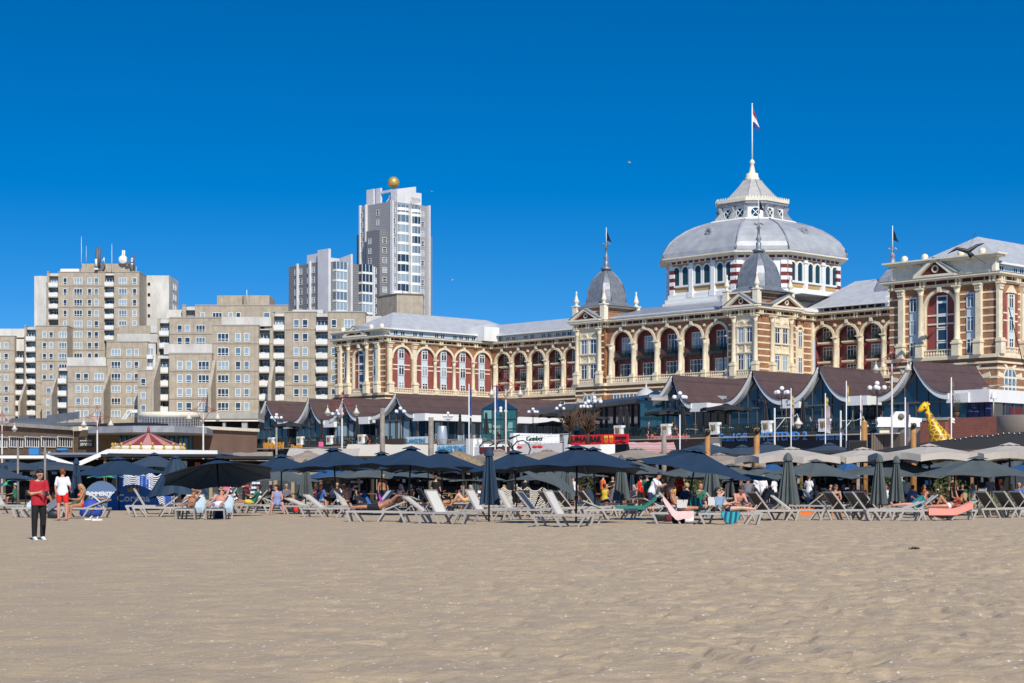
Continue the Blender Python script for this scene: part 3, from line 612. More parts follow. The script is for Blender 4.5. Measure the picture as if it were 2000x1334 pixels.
# ---- big dome
DU, DV = 60.5, 33.7
def oct_(h, c, z): return cham(DU, DV, h, c, z)
CH6 = 6.0
b = MB(); b.loft([oct_(13.3,CH6,32), oct_(13.3,CH6,40.3)]); b.build('drum', WHITE, hotel)
b = MB()
for h, z0, z1 in ((14.6,31.9,32.5),(14.2,32.5,33.2),(13.75,33.2,34.0)): b.loft([oct_(h,CH6+(h-13.3)*.4,z0), oct_(h,CH6+(h-13.3)*.4,z1)])
b.build('plinth', WHITE, hotel)
OCH = mat('ochre_panel', (.50,.31,.13), .8, .1, 1)
STR = mat('dark_red_stripe', (.16,.022,.025), .7)
P8 = oct_(13.3,CH6,0)
def dwall(i): a, c = P8[i], P8[(i+1) % 8]; return Wall(a[:2], c[:2])
for i, n in ((0,3),(1,1),(2,3),(7,1),(3,1)):
    wl = dwall(i); pil = MB(wl); oc = MB(wl); Lw = wl.len; st = Lw/n
    for k in range(n):
        c = st*(k+.5)
        oc.box(c-1.9, c+1.9, -.05, 0, 34.5, 35.2).box(c-2.0, c+2.0, -.04, 0, 38.6, 39.3)
        pil.box(c-2.1,c+2.1,-.3,0,35.3,35.6)
        for q in (-.98, .98):
            pil.ring(c+q, 38.1, .66, .9, -.2, 0, 12, legs=35.6)
            f = MB(wl); P = [(c+q+.66*math.cos(math.pi*j/10), 38.1+.66*math.sin(math.pi*j/10)) for j in range(11)]+[(c+q-.66,35.6),(c+q+.66,35.6)]
            f.profile(P, -.06, 0); win = f.build('window', GT, hotel)
            f = MB(wl)
            for t in (-.33,0,.33): f.box(c+q+t-.03,c+q+t+.03,-.09,-.06,35.6,38.1+math.sqrt(max(0,.66**2-t*t))*.9)
            for z in (36.4,37.2,38.0): f.box(c+q-.64,c+q+.64,-.09,-.06,z-.025,z+.025)
            f.build('frame', mat('dark_teal_paint', (.02,.07,.08), .5), win)
    for k in range(n+1):
        c = min(max(st*k, .45), Lw-.45)
        if 0 < k < n: pil.box(c-.42,c+.42,-.4,0,33.4,39.3).box(c-.55,c+.55,-.55,0,38.7,38.95).box(c-.6,c+.6,-.6,0,33.4,34.3)
        elif i != 1:
            for z in range(7): (oc if 0 else pil).box(c-.45,c+.45,-.32,0,34.0+z*.76,34.4+z*.76)
    if i in (0,2,1):
        for c in (.5, Lw-.5):
            q = MB(wl); 
            for z in range(7): q.mat(z%2).box(c-.5,c+.5,-.35,0,34.3+z*.66,34.3+(z+1)*.66)
            q.build('striped_pier', [WHITE, STR], hotel)
    fz = MB(wl); fz.box(0,Lw,-.12,0,39.35,39.75)
    for k in range(int(Lw/1.3)+1): fz.mat(1).box(k*1.3, min(Lw,k*1.3+.3), -.17, -.12, 39.35, 39.75)
    fz.build('frieze', [STR, WHITE], hotel)
    pil.box(0,Lw,-.25,0,39.3,39.35); pil.build('pilaster', WHITE, hotel); oc.build('spandrel_band', OCH, hotel)
b = MB(); 
for h, z0, z1 in ((13.75,39.8,39.95),(14.2,39.95,40.15),(14.7,40.15,40.35)): b.loft([oct_(h,CH6+(h-13.3)*.5,z0), oct_(h,CH6+(h-13.3)*.5,z1)])
b.build('cornice', CREAM2, hotel)
DOME = bpy.data.materials.new('diamond_zinc_shingles'); DOME.use_nodes = True
def domemat():
    n = DOME.node_tree; L = n.links; p = n.nodes['Principled BSDF']; p.inputs['Roughness'].default_value = .45; p.inputs['Metallic'].default_value = .1
    tc = n.nodes.new('ShaderNodeNewGeometry'); sx = n.nodes.new('ShaderNodeSeparateXYZ')
    mp = n.nodes.new('ShaderNodeMapping'); mp.inputs['Rotation'].default_value = (0,0,R(46.5)); L.new(tc.outputs['Position'], mp.inputs[0]); L.new(mp.outputs[0], sx.inputs[0])
    def M(op, a, b=None):
        m = n.nodes.new('ShaderNodeMath'); m.operation = op
        for k, q in enumerate((a, b)):
            if q is None: continue
            if isinstance(q, (int, float)): m.inputs[k].default_value = q
            else: L.new(q, m.inputs[k])
        return m.outputs[0]
    s = M('ADD', sx.outputs[0], sx.outputs[1]); z = M('MULTIPLY', sx.outputs[2], 1.25)
    a = M('FRACT', M('MULTIPLY', M('ADD', s, z), 1.5)); c = M('FRACT', M('MULTIPLY', M('SUBTRACT', s, z), 1.5))
    ln = M('MAXIMUM', M('LESS_THAN', a, .13), M('LESS_THAN', c, .13))
    t = n.nodes.new('ShaderNodeTexNoise'); t.inputs['Scale'].default_value = .5; t.inputs['Detail'].default_value = 8; L.new(tc.outputs['Position'], t.inputs[0])
    cr = n.nodes.new('ShaderNodeValToRGB'); cr.color_ramp.elements[0].position = .35; cr.color_ramp.elements[0].color = (.38,.395,.415,1); cr.color_ramp.elements[1].position = .68; cr.color_ramp.elements[1].color = (.52,.535,.55,1); L.new(t.outputs[0], cr.inputs[0])
    mx = n.nodes.new('ShaderNodeMix'); mx.data_type = 'RGBA'; L.new(M('MULTIPLY', ln, .55), mx.inputs[0]); L.new(cr.outputs[0], mx.inputs[6]); mx.inputs[7].default_value = (.22,.24,.27,1); L.new(mx.outputs[2], p.inputs['Base Color'])
domemat()
DR = [(14.55,40.36,6.4),(14.3,40.7,6.3),(14.25,41.2,6.2),(13.9,42.0,6.0),(13.2,43.1,5.7),(12.1,44.2,5.2),(10.6,45.3,4.6),(9.0,46.1,3.9),(6.9,46.9,3.0)]
b = MB(); b.mat(1).loft([oct_(h,c,z) for h, z, c in DR[:2]], caps=False); b.mat(0).loft([oct_(h,c,z) for h, z, c in DR[1:]]); dome = b.build('dome', [DOME, LEAD], hotel)
b = MB(HM)
for i in range(8): b.at(Matrix.Identity(4)).tube([oct_(h+.05,c,z)[i] for h, z, c in DR[1:]], .16, 4)
b.build('rib', LEAD, hotel)
for (px, py, i) in ((1376, 456, 0), (1583, 458, 2)):      # small bull's-eye dormers
    b = MB(); wl = dwall(i); s = wl.s(px)+(0 if i == 0 else 0); M2 = LM(wl, s, 2.1, 44.0)
    b.at(M2).box(-.55,.55,-1.0,1.2,-.5,.6).ring(0,.5,.3,.7,-1.15,.9,10,a0=0,a1=2*math.pi); b.box(-.9,.9,-1.1,-.8,-.6,-.4); dd = b.build('dormer', LEAD, dome)
b = MB()
LR = lambda h, z: oct_(h, h*.45, z)
b.loft([LR(7.0,46.9), LR(6.6,47.2)]); b.loft([LR(4.9,47.2), LR(4.9,49.6)])
b.build('lantern', WHITE, hotel)
b = MB()
PL8 = LR(4.9, 0)
for i in range(8):
    wl = Wall(PL8[i][:2], PL8[(i+1)%8][:2]); n = 1 if i % 2 else 2; st = wl.len/n
    for k in range(n):
        c = st*(k+.5); g = MB(wl); g.profile([(c+.8*math.cos(j*math.pi/8), 48.4+.8*math.sin(j*math.pi/8)) for j in range(16)], -.05, 0); win = g.build('round_window', GT, hotel)
        g = MB(wl); g.bar((c-.5,-.08,47.9),(c+.5,-.08,48.9),.12); g.bar((c-.5,-.08,48.9),(c+.5,-.08,47.9),.12); g.ring(c,48.4,.78,.92,-.12,0,14,a1=2*math.pi); g.build('frame', WHITE, win)
    for k in range(n+1):
        if k == n: continue
        b.at(LM(wl, st*k)).profile([(0,0)],0,0) if 0 else None
        b.at(LM(wl, st*k) @ Matrix.Rotation(R(90 if k else 67), 4, 'Z')).profile([(-1.7,47.2),(-.1,47.2),(.3,49.5),(-.9,49.5),(-.6,48.6),(-1.0,48.0)][::1], -.22, .22)
b.build('lantern_scrollwork', LEAD, hotel)
b = MB(); b.mat(0).loft([LR(5.0,49.55), LR(5.3,49.9)]); b.loft([LR(5.5,49.9), LR(5.5,50.3)]); b.mat(1).loft([LR(5.7,50.3), LR(5.75,50.75)])
P9 = LR(5.75, 50.75)
for i in range(8):
    wl = Wall(P9[i][:2], P9[(i+1)%8][:2]); n = int(wl.len/.5)
    for k in range(n): c = (k+.5)*wl.len/n; b.mat(1).at(wl).profile([(c-.2,50.75),(c+.2,50.75),(c+.05,51.15),(c-.05,51.15)], 0, .08)
    b.at(Matrix.Identity(4))
b.build('lantern_cornice', [LEAD, CREAM2], hotel)
b = MB(); b.mat(0).loft([LR(4.5,50.8), LR(3.2,52.2), LR(2.0,53.7), LR(1.35,54.7)])
for i in range(8):
    b.mat(1).tube([LR(h+.03,z)[i] for h, z in ((4.5,50.8),(3.2,52.2),(2.0,53.7),(1.35,54.7))], .07, 4)
cd0 = HP(DU, DV); b.mat(2).lathe((cd0.x,cd0.y,0), [(1.3,54.5),(1.3,55.1),(1.1,55.3),(1.05,55.9),(.55,56.1),(.3,57.6),(.48,57.8),(.44,58.1),(.12,58.5)], 12); b.build('lantern_roof', [mat('pale_zinc_lantern', (.47,.46,.44), .5, .2, .8), LEAD, CREAM2], hotel)
b = MB(); b.tube([(cd0.x,cd0.y,58),(cd0.x,cd0.y,68.2)], [.14,.09], 8); b.ball((cd0.x,cd0.y,68.2), .16, 6, 5); b.build('flagpole', WHITE, hotel)
FR = mat('red_flag_cloth', (.45,.02,.03), .8); FB = mat('blue_flag_cloth', (.02,.05,.25), .8); flag(hotel, cd0.x, cd0.y, 67.7, 3.7, 1.9, [FR, WHITE, FB])
# gull-shaped kite sculpture tied to the right pavilion's parapet
p = W(1890, 491, 232); b = MB()
b.tube([p+Vector((-2.6,0,-.3)), p+Vector((-1.4,0,.35)), p, p+Vector((1.2,0,.75)), p+Vector((2.2,0,1.1))], [.04,.22,.35,.22,.03], 6); b.tube([p, p+Vector((.5,0,-.6)), p+Vector((.3,0,-.9))], [.25,.4,.05], 5); b.build('bird_kite', BLACK)
k = bpy.data.objects['bird_kite']; tag(k, 'black bird shaped kite above the parapet of the right hotel pavilion', 'kite')
b = MB(); b.tube([p+Vector((1.0,0,2.4)), p, W(1925, 515, 232)], .03, 4); b.build('line', BLACK, k)
# ---------------- beige brick apartment blocks
BEI = wave_mat('beige_brick', (.43,.37,.29), (.35,.30,.235), 'X', 1.2, .85, 0, .93, noise=.2)
JO = mat('dark_joint', (.20,.16,.12), .8); CONC = mat('pale_concrete', (.60,.585,.55), .8, .3, .35, .2, stretch=(1,1,.35)); LIN = mat('lintel_grey', (.40,.36,.31), .8)
RAILW = mat('white_balcony_front', (.74,.74,.72), .6, .08, .6)
def apt(bd, Y, x0, x1, yt, rows, wins=(), gaps=(), dep=12, zb=3, wh=None, joint=True, hi=None, cap=True):
    w = Wall(GY(0, Y), GY(1000, Y)); S = w.s; z = lambda py: CH+(HY-py)/F*Y; m = F/Y
    zt = z(yt); X0, X1 = S(x0), S(x1); cuts = sorted([(S(a), S(c)) for a, c, _ in gaps]); b = MB(w); q = X0
    for a, c in cuts+[(X1, X1)]:
        if a > q+.05: b.box(q, a, 0, 1.7, zb, zt)
        q = c
    b.box(X0, X1, 1.7, dep, zb, zt-.02); b.build('wall', BEI, bd)
    c_ = MB(w)
    if cap:
        q = X0
        for a, c in cuts+[(X1, X1)]:
            if a > q+.05: c_.box(q-.03, a+.03, -.12, 1.75, zt, zt+.22)
            q = c
        c_.box(X1-.3, X1+.06, 1.75, dep, zt, zt+.22)
        c_.build('parapet_cap', LIN, bd)
    if joint:
        j = MB(w)
        for r in rows[joint if joint > 1 else 0::2]:
            q = X0
            for a, c in cuts+[(X1, X1)]:
                if a > q+.05: j.box(q+.02, a-.02, -.03, 0, z(r+m*1.35), z(r+m*1.35)+.14)
                q = c
        j.build('storey_joint', JO, bd)
    for k, r in enumerate(rows):
        for wn in wins:
            a, c = wn[:2]
            if len(wn) > 2 and not (wn[2] <= k < wn[3]): continue
            wd = (c-a)/m; h = wh or 1.62
            winunit(bd, LM(w, S((a+c)/2), -.02, z(r)), wd, h, 3 if wd > 1.9 else 1, (.3,), rpane((.42,.40,.18)), .11, d=.07)
    for a, c, fr in gaps:
        A, C = S(a), S(c); g = MB(w); g.box(A, C, 1.55, 1.7, zb, zt-.6); g.build('balcony_recess', mat('balcony_back', (.28,.30,.33), .6, .3, .5), bd)
        g = MB(w); g.box(A+.05, C-.05, .3, 1.55, z(min(fr))+2.35 if fr else zt-1, zt-.25); g.build('concrete_panel', CONC, bd)
        for fy in fr:
            zz = z(fy); g = MB(w); g.box(A-.03, C-.02, -.75, 1.5, zz-.75, zz-.55); g.mat(1).box(A, C-.04, -.72, -.64, zz-.5, zz+.52).box(C-.12,C-.04,-.64,.0,zz-.5,zz+.52).box(A-.02,C-.02,-.76,-.6,zz+.52,zz+.58)
            if random.random() < .6: q = A+(C-A)*random.uniform(.3,.7); g.mat(1).box(q-.35,q+.35,.2,.8,zz-.55,zz+.75)
            g.build('balcony', [LIN, RAILW], bd)
            winunit(bd, LM(w, (A+C)/2, 1.52, zz+.6), (C-A)*.92, 2.2, 3, None, rpane((.35,.35,.3)), .1)
    return w, z
def slab(bd, Y, x0, x1, y0, y1, dep, m, name='panel', zb=None):
    b = MB(); z = lambda py: CH+(HY-py)/F*Y; a, c = GY(x0, Y).x, GY(x1, Y).x; b.box(a, c, Y, Y+dep, zb if zb is not None else z(y1), z(y0)); return b.build(name, m, bd)
def fin(bd, Y, px, ytop, yk, out, th=.5, zb=3):
    x = GY(px, Y).x; z = lambda py: CH+(HY-py)/F*Y; b = MB(Matrix.Translation((x, Y, 0)) @ Matrix.Rotation(R(90), 4, 'Z'))
    b.profile([(0,zb),(-out,zb),(-out,z(yk)),(-.3,z(ytop)),(0,z(ytop))][::-1], -th, 0); b.build('buttress', BEI, bd)
def bld(x, Y, label): return empty('apartment_building', (GY(x, Y).x, Y, 3), label, 'building')
rA = [549,570,591,612,633,654,675,696,717,738]
A = bld(190, 467, 'tallest beige apartment tower with antennas on its roof, at the left')
apt(A, 467, 92, 272, 532, rA, [(123.5,131),(144.5,161),(171,179),(184,192.5),(232,248,0,5),(259,267,0,5)], [(96,114,[556.5,576,598,619]),(205,223,[555,576,598,618,640,660])], dep=10, wh=1.75)
slab(A, 470, 67, 93, 539, 640, 6, CONC, 'concrete_slab'); slab(A, 476.5, 284, 330, 538, 640, 13.5, CONC, 'concrete_slab'); slab(A, 477.5, 328, 331, 538.5, 640, 12.8, BEI, 'wall')
w = Wall((GY(331,477.5).x+.02, 477.5), (GY(331,477.5).x+.02, 490))
for i in range(5):
    for s in (5.5, 8.5): winunit(A, LM(w, s, -.03, CH+(946-560-i*20.5)/F*483), 1.6, 1.8, 2, (.3,), GB, .12)
w = Wall((GY(284,476.5).x, 476.5), (GY(330,476.5).x, 476.5))
for i in range(4): winunit(A, LM(w, w.s(291), -.03, CH+(946-555-i*20.6)/F*476.5), .8, .9, 1, None, DARK, .04)
slab(A, 470, 158, 253, 515, 532, 8, BEI, 'plant_room'); slab(A, 469, 118, 154, 525, 532, 6, WHITE, 'plant_room')
slab(A, 460, 233, 296, 636, 668, 6, BEI, 'wall'); slab(A, 459, 294, 309, 636, 650, 5, CONC, 'concrete_panel'); slab(A, 430, 229, 307, 652, 669, 4, CONC, 'concrete_panel')
# roof aerials
def mast(pts, r, m=None): MB().tube(pts, r, 5).build('aerial', m or WHITE, A)
P = lambda x, y: W(x, y, 469)
for x, y0, y1, r in ((159,462,516,.06),(168.5,480,512,.04),(218.5,476,530,.06),(266,520,532,.05),(209,517,530,.06)): mast([P(x,y1), P(x,(y0+y1)/2), P(x,y0)], [r*1.6,r*1.3,r*.6])
b = MB(); b.tube([P(190,530),P(190,486)], .5, 6).tube([P(194,522),P(194,482)], .35, 4).bar(P(186,524),P(198,514),.2).bar(P(197,530),P(203,516),.9)
b.mat(1).tube([P(189,521),P(189,506)], .5, 8).tube([P(190,503),P(190,486)], .35, 6).tube([P(198,512),P(204,504)], .12, 4).tube([P(204,514),P(203,503)], .12, 4).box(*[q for q in (P(189,0).x, P(196,0).x, 466, 467.5, P(0,529).z, P(0,526).z)])
for y in (488,492,497,501,507): b.mat(0).bar(P(187,y),P(196,y-1),.25)
b.build('aerial_cluster', [mat('aerial_grey', (.12,.12,.13), .6), WHITE], A)
b = MB(); b.mat(0)
for c in ((240, 507, 1.15),):
    q = P(c[0], c[1]); b.at(Matrix.Translation(q) @ Matrix.Rotation(R(90), 4, 'X')).loft([[(r*math.cos(k*math.pi/9), r*math.sin(k*math.pi/9), z) for k in range(18)] for r, z in ((.3,.5),(1.0,.2),(1.15,0),(1.1,-.05))])
b.at(Matrix.Identity(4)).tube([P(239,512),P(240,489)], .25, 6).tube([P(243,512),P(243,489)], .2, 6).mat(1).tube([P(241,514),P(241,488)], .16, 5)
b.mat(1).tube([P(261.5,528),P(261.5,497)], .22, 4)
for y in (500,505,510,516): b.bar(P(259,y),P(264,y),.2)
b.mat(0).ball(P(258,506),.32,8,6).ball(P(257.5,510),.3,8,6).ball(P(258,516),.3,8,6); b.mat(1).bar(P(245,515),P(256,514),.5); b.bar(P(246,505),P(256,511),.3)
b.build('satellite_dish', [WHITE, MT['aerial_grey']], A)
B0 = bld(40, 462, 'lower beige apartment block cut off by the left edge of the photo')
rL = [654,675,696,717,738,760,780,801,822]
apt(B0, 462, -60, 28.5, 657, rL[1:], [(8,16.5),(-6,2),(-40,-24)], [], dep=9)
apt(B0, 463.5, 27, 52, 660, rL[1:], [], [(28.5,47,[703,724,745,766.5,787,808])], dep=9, cap=False)
slab(B0, 464, -60, 48, 642, 659, 5, CONC, 'concrete_panel')
apt(B0, 461, 48, 131, 637, rL, [(83,91,0,5),(96,104),(115,131,0,5)], [(52,70,[661.5,682.5,703.5,724,745,766.5,787,806])], dep=6)
fin(B0, 461, 50, 742, 790, 7); fin(B0, 452, 111, 728, 775, 7)
apt(B0, 452, 82, 111, 743, [763.5,787,808], [(90,100)], [], dep=9)
Bm = bld(200, 408, 'middle stepped beige apartment block with two sloping buttresses')
rB = [688.5,712.5,736,760,784,808]
apt(Bm, 408, 208, 288, 668, rB, [(217,236),(247,257),(262,271,0,6)], [(287,300,[695,720])] if 0 else [], dep=12)
slab(Bm, 409, 286, 305, 671, 810, 8, CONC, 'concrete_panel'); 
w8 = Wall(GY(0,408.9), GY(1000,408.9))
for y in (697, 720): MB(w8).box(w8.s(288), w8.s(300), -1.0, 0, CH+(946-y-4)/F*408, CH+(946-y+4)/F*408).build('balcony', RAILW, Bm)
for y in (687, 711): winunit(Bm, LM(w8, w8.s(294), -.02, CH+(946-y)/F*408), 1.5, 1.9, 2, None, GB)
apt(Bm, 407, 132, 208, 716, rB[2:], [(148,158),(163,173),(184,203)], [], dep=12)
apt(Bm, 408.5, 112, 133, 717, rB[2:], [], [(114,131,[744,768,791])], dep=10, cap=False)
slab(Bm, 409, 131, 207, 698, 716, 4, CONC, 'concrete_panel')
fin(Bm, 407, 211, 728, 770, 7, .6); apt(Bm, 400, 269, 299, 724, [746,773,798], [(275,285)], [], dep=8)
C = bld(600, 363, 'wide right hand beige apartment block with white balcony columns beside the hotel')
rC = [632,659,687,713.5,740,767,794]
apt(C, 363, 532, 713, 610, rC, [(573.5,584.5),(590.5,601.5),(647,657.5),(672,692,0,1)], [(535,556,[640,668,695,722,750,777]),(617.5,640.5,[641,668,695,722,750,777])], dep=6, wh=1.7)
slab(C, 366, 712, 745, 617, 700, 8, CONC, 'concrete_slab')
C2 = bld(460, 363, 'central beige apartment block stepping down behind the low entertainment hall')
apt(C2, 360, 414, 505, 636, rC[1:], [(425,447),(459.5,470.5),(476.5,487)], [], dep=12, wh=1.7)
apt(C2, 361.5, 504, 533, 640, rC[1:], [], [(505.5,527,[667,695,722,749,776])], dep=10, cap=False, wh=1.7)
slab(C2, 362, 433, 530, 619, 637, 4, CONC, 'concrete_panel'); fin(C2, 360, 531, 704, 750, 6, .7)
apt(C2, 358, 330, 414, 691, rC[3:], [(346,357),(363,374.5),(387,409)], [], dep=10, wh=1.7)
apt(C2, 359.5, 305, 331, 692, rC[3:], [], [(306.5,330,[723,749,776,800])], dep=10, cap=False)
slab(C2, 360, 320, 414, 672, 692, 4, CONC, 'concrete_panel'); fin(C2, 358, 416, 704, 760, 6, .6); fin(C2, 359, 307, 700, 750, 7, .7)
C1 = bld(430, 405, 'upper beige apartment block with a plain plant room on its flat roof')
apt(C1, 405, 331, 470, 621, [641.8,665.7], [(346,356),(361,371.5),(382.6,401)], [], dep=12, wh=1.65)
apt(C1, 406, 307, 333, 621.5, [641.8,665.7], [], [(312,331,[651,675])], dep=10, cap=False, wh=1.65)
apt(C1, 412, 356, 563, 597, [617], [(391.5,400.5),(415,434),(446,455),(461,470),(515,527)], [(363,381,[])], dep=12, wh=1.6)
slab(C1, 414, 325, 358, 605, 622, 6, CONC, 'concrete_panel'); slab(C1, 418, 424, 526, 577, 597, 10, BEI, 'plant_room'); slab(C1, 413, 487, 505, 599, 620, 6, CONC, 'concrete_panel')
MB().tube([W(482,597,417), W(482,566,417)], .07, 5).build('aerial', WHITE, C1); b = MB()
for x in (473.5, 476.5): b.tube([W(x,597,417.8),W(x,578,417.8)], .06, 4)
for i in range(7): b.bar(W(473.5,594-i*2.7,417.8), W(476.5,594-i*2.7,417.8), .05)
b.build('roof_ladder', JO, C1)
slab(C1, 410, 571, 631, 605, 625, 8, CONC, 'concrete_panel')
D = empty('plant_building', (GY(790,440).x,440,3), 'windowless beige brick building behind the left hotel pavilion', 'building')
q0 = GY(775, 440); dw = Wall((q0.x, 440), (q0.x+6.5, 440+3)); b = MB()
zt = CH+(946-575)/F*440; f0 = GY(735.5, 444)
b.prism([(f0.x,447),(q0.x,440),(GY(826.5,441.5).x,441.5),(GY(828,460).x,460),(f0.x,460)], 3, zt); b.build('wall', BEI, D)
b = MB(); b.prism([(f0.x-.1,446.9),(q0.x,439.8),(GY(826.5,441.5).x+.15,441.3),(GY(828,460).x,460),(f0.x,460)], zt, zt+.3); b.build('parapet_cap', JO, D)
b = MB(); b.box(GY(770,445).x, GY(786,445).x, 444, 450, zt+.3, zt+1.4); b.build('roof_box', WHITE, D)
# ---------------- grey high-rise with the golden ball, and its lower neighbour
SID = wave_mat('grey_siding', (.22,.22,.235), (.10,.10,.11), 'Z', .62, .6, 0, .86); SID2 = wave_mat('light_grey_siding', (.34,.34,.355), (.2,.2,.21), 'Z', .62, .6, 0, .86)
PNL = mat('pale_grey_panel', (.66,.66,.68), .6, .12, .3)
T = empty('high_rise_tower', (GY(765,530).x, 530, 3), 'tall grey and white high-rise tower with a golden ball on top', 'tower')
ang = R(43); TU = Vector((math.cos(ang), math.sin(ang))); TV = Vector((-math.sin(ang), math.cos(ang)))   # right face runs along TU, left face along TV
def tw(px, Y): p = GY(px, Y); return Vector((p.x, p.y))
O = tw(764, 530)
def TP(a, c): return O+TU*a+TV*c          # a: along the right face (away right), c: along the left face (away left)
zz = lambda py, Y=530: CH+(HY-py)/F*Y
def tbox(b, a0, a1, c0, c1, z0, z1): return b.prism([tuple(TP(a0,c0)), tuple(TP(a1,c0)), tuple(TP(a1,c1)), tuple(TP(a0,c1))], z0, z1)
b = MB(); tbox(b, 0, 14.6, 0, 14.8, 3, zz(393)); b.build('wall', SID2, T)
b = MB(); tbox(b, -2.6, 3, 2.2, 8.5, 3, zz(448)); tbox(b, 12, 17.2, 1.5, 14, 3, zz(459.5, 540)); tbox(b, 2, 14, 12, 19.0, 3, zz(459, 545)); b.build('wing', SID, T)
RF = Wall(TP(0,0), TP(14.6,0)); LF = Wall(TP(0,14.8), TP(0,0))
b = MB(RF); b.box(-.25,.25,-.9,.3,3,zz(392)).box(14.2,14.6,-.8,.3,3,zz(402,540)); b.build('fin', PNL, T)
b = MB(LF); b.box(0,.5,-.5,.3,3,zz(401,540)); b.box(LF.s(717)-.2, LF.s(717)+.2, -.8, 0, 3, zz(397,535)); b.build('fin', PNL, T)
RR = Wall(TP(12.2,1.5-.01), TP(17.2,1.49)); RL = Wall(TP(-2.6,8.5), TP(-2.6,2.2)); RS = Wall(TP(-2.6,2.19), TP(0,2.19))
rows = [413+i*19.2 for i in range(12)]
for i, y in enumerate(rows):
    z = zz(y, 532)
    for w, px, mn, wd in ((RF,768.5,0,1.5),(RF,825,0,1.3),(RR,834.5,3,1.6),(RS,757.5,3,1.6),(LF,698,0,1.2),(LF,713,0,1.0),(LF,738,0,1.2),(RL,722.5,3,1.3)):
        if i < mn: continue
        if w is RL and i > 8: continue
        s = w.s(px); s = min(max(s, .8), w.len-.75)
        winunit(T, LM(w, s, -.02, z), wd, 1.7, 1, (.35,.6), rpane((.45,.4,.15)), .12)
for c0, c1 in ((776,798.5),(803,821)):          # rounded glass bays
    s0, s1 = RF.s(c0), RF.s(c1); c = (s0+s1)/2; r = (s1-s0)/2
    for i, y in enumerate(rows[:11]):
        z = zz(y-2, 535); b = MB(RF); n = 8
        arc = lambda rr, zq: [(c-rr*math.cos(math.pi*k/n), -rr*.55*math.sin(math.pi*k/n), zq) for k in range(n+1)]
        b.mat(0).loft([arc(r,z-1.75), arc(r+.05,z-1.75), arc(r+.05,z-.95), arc(r,z-.95)], closed=False)
        b.loft([arc(r*.98,z-1.75),arc(.01,z-1.75)], closed=False); b.loft([arc(r*.98,z-.95),arc(.01,z-.95)], closed=False)
        b.mat(1+random.choice((0,0,1,1,1,2))).loft([arc(r*.96,z-.95), arc(r*.96,z+1.2)], closed=False)
        b.mat(0)
        for k in range(0, n+1, 2): q = arc(r*.98,0)[k]; b.box(q[0]-.05,q[0]+.05,q[1]-.05,q[1]+.05,z-.95,z+1.2)
        b.build('glass_bay', [WHITE, GD, GB, GM], T)
    b = MB(RF); b.loft([arc(r,zz(409)), arc(r+.05,zz(409)), arc(r+.05,zz(403)), arc(.01,zz(403))], closed=False); b.build('bay_cap', WHITE, T)
b = MB(RF); b.box(RF.s(799.5), RF.s(802), -.8, 0, 3, zz(403)); b.build('fin', WHITE, T)
b = MB()   # crown walls
def cw(a0, c0, a1, c1, z0, z1, t=.5):
    w = Wall(TP(a0,c0), TP(a1,c1)); b.at(w).box(0, w.len, 0, t, z0, z1); return w
z0 = zz(397); w = cw(1.0,13.0, 1.0,9.6, z0, zz(368,537))
w = Wall(TP(2.5,10.5), TP(2.5,1.0)); b.at(w).box(0,2.4,0,.6,z0,zz(364,535)).box(2.4,w.len-2.2,0,.6,zz(370.5),zz(365.5)).box(w.len-2.2,w.len,0,.6,z0,zz(366.5)); b.box(2.4,w.len-2.2,3.2,3.6,z0,zz(372)); b.bar((2.6,1,zz(397)),(w.len-2.4,1,zz(373)),.5)
b.at(Wall(TP(2.6,1.0), TP(10.4,1.0))); L_ = 7.8
b.profile([(0,z0),(L_,z0),(L_,zz(361.5,535)),(0,zz(366.5,530))], 0, .6); cw(11,2,13.4,2, z0, zz(375,538)); b.build('crown_wall', PNL, T)
gb = MB(); p = W(768.6, 356.5, 538); gb.ball(p, 1.75, 24, 16); gb.build('golden_ball', mat('polished_gold', (.62,.42,.12), .42, .1, 1, metal=.45), T)
b = MB(); b.tube([p-Vector((0,0,1.6)), p-Vector((0,0,4))], .3, 8); b.build('ball_post', PNL, T)
b = MB()
for i in range(4): b.bar(W(803+i*.5,386+i*4,535), W(821,389+i*1.5,535), .09)
for i in range(6): b.bar(W(804+i*3,384+i,535), W(805+i*3,393,535), .08)
b.build('aerial_frame', MT['aerial_grey'], T)
N = empty('residential_block', (GY(637,480).x, 480, 3), 'lower grey and white residential block in front of the high-rise tower', 'building')
O = tw(637, 480); zz2 = lambda py, Y=480: CH+(HY-py)/F*Y
b = MB(); tbox(b, 0, 13.5, 0, 17.0, 3, zz2(510)); b.build('wall', SID, N)
LF = Wall(TP(0,17.0), TP(0,0)); RF = Wall(TP(0,0), TP(13.5,0))
b = MB(LF); b.box(LF.s(582.7)-.22, LF.s(582.7)+.22, -.6, 0, 3, zz2(516,490)); b.box(LF.s(607)-.25, LF.s(607)+.25, -.6, 0, 3, zz2(512,487)); b.build('fin', PNL, N)
rows = [528.7+i*19.7 for i in range(6)]
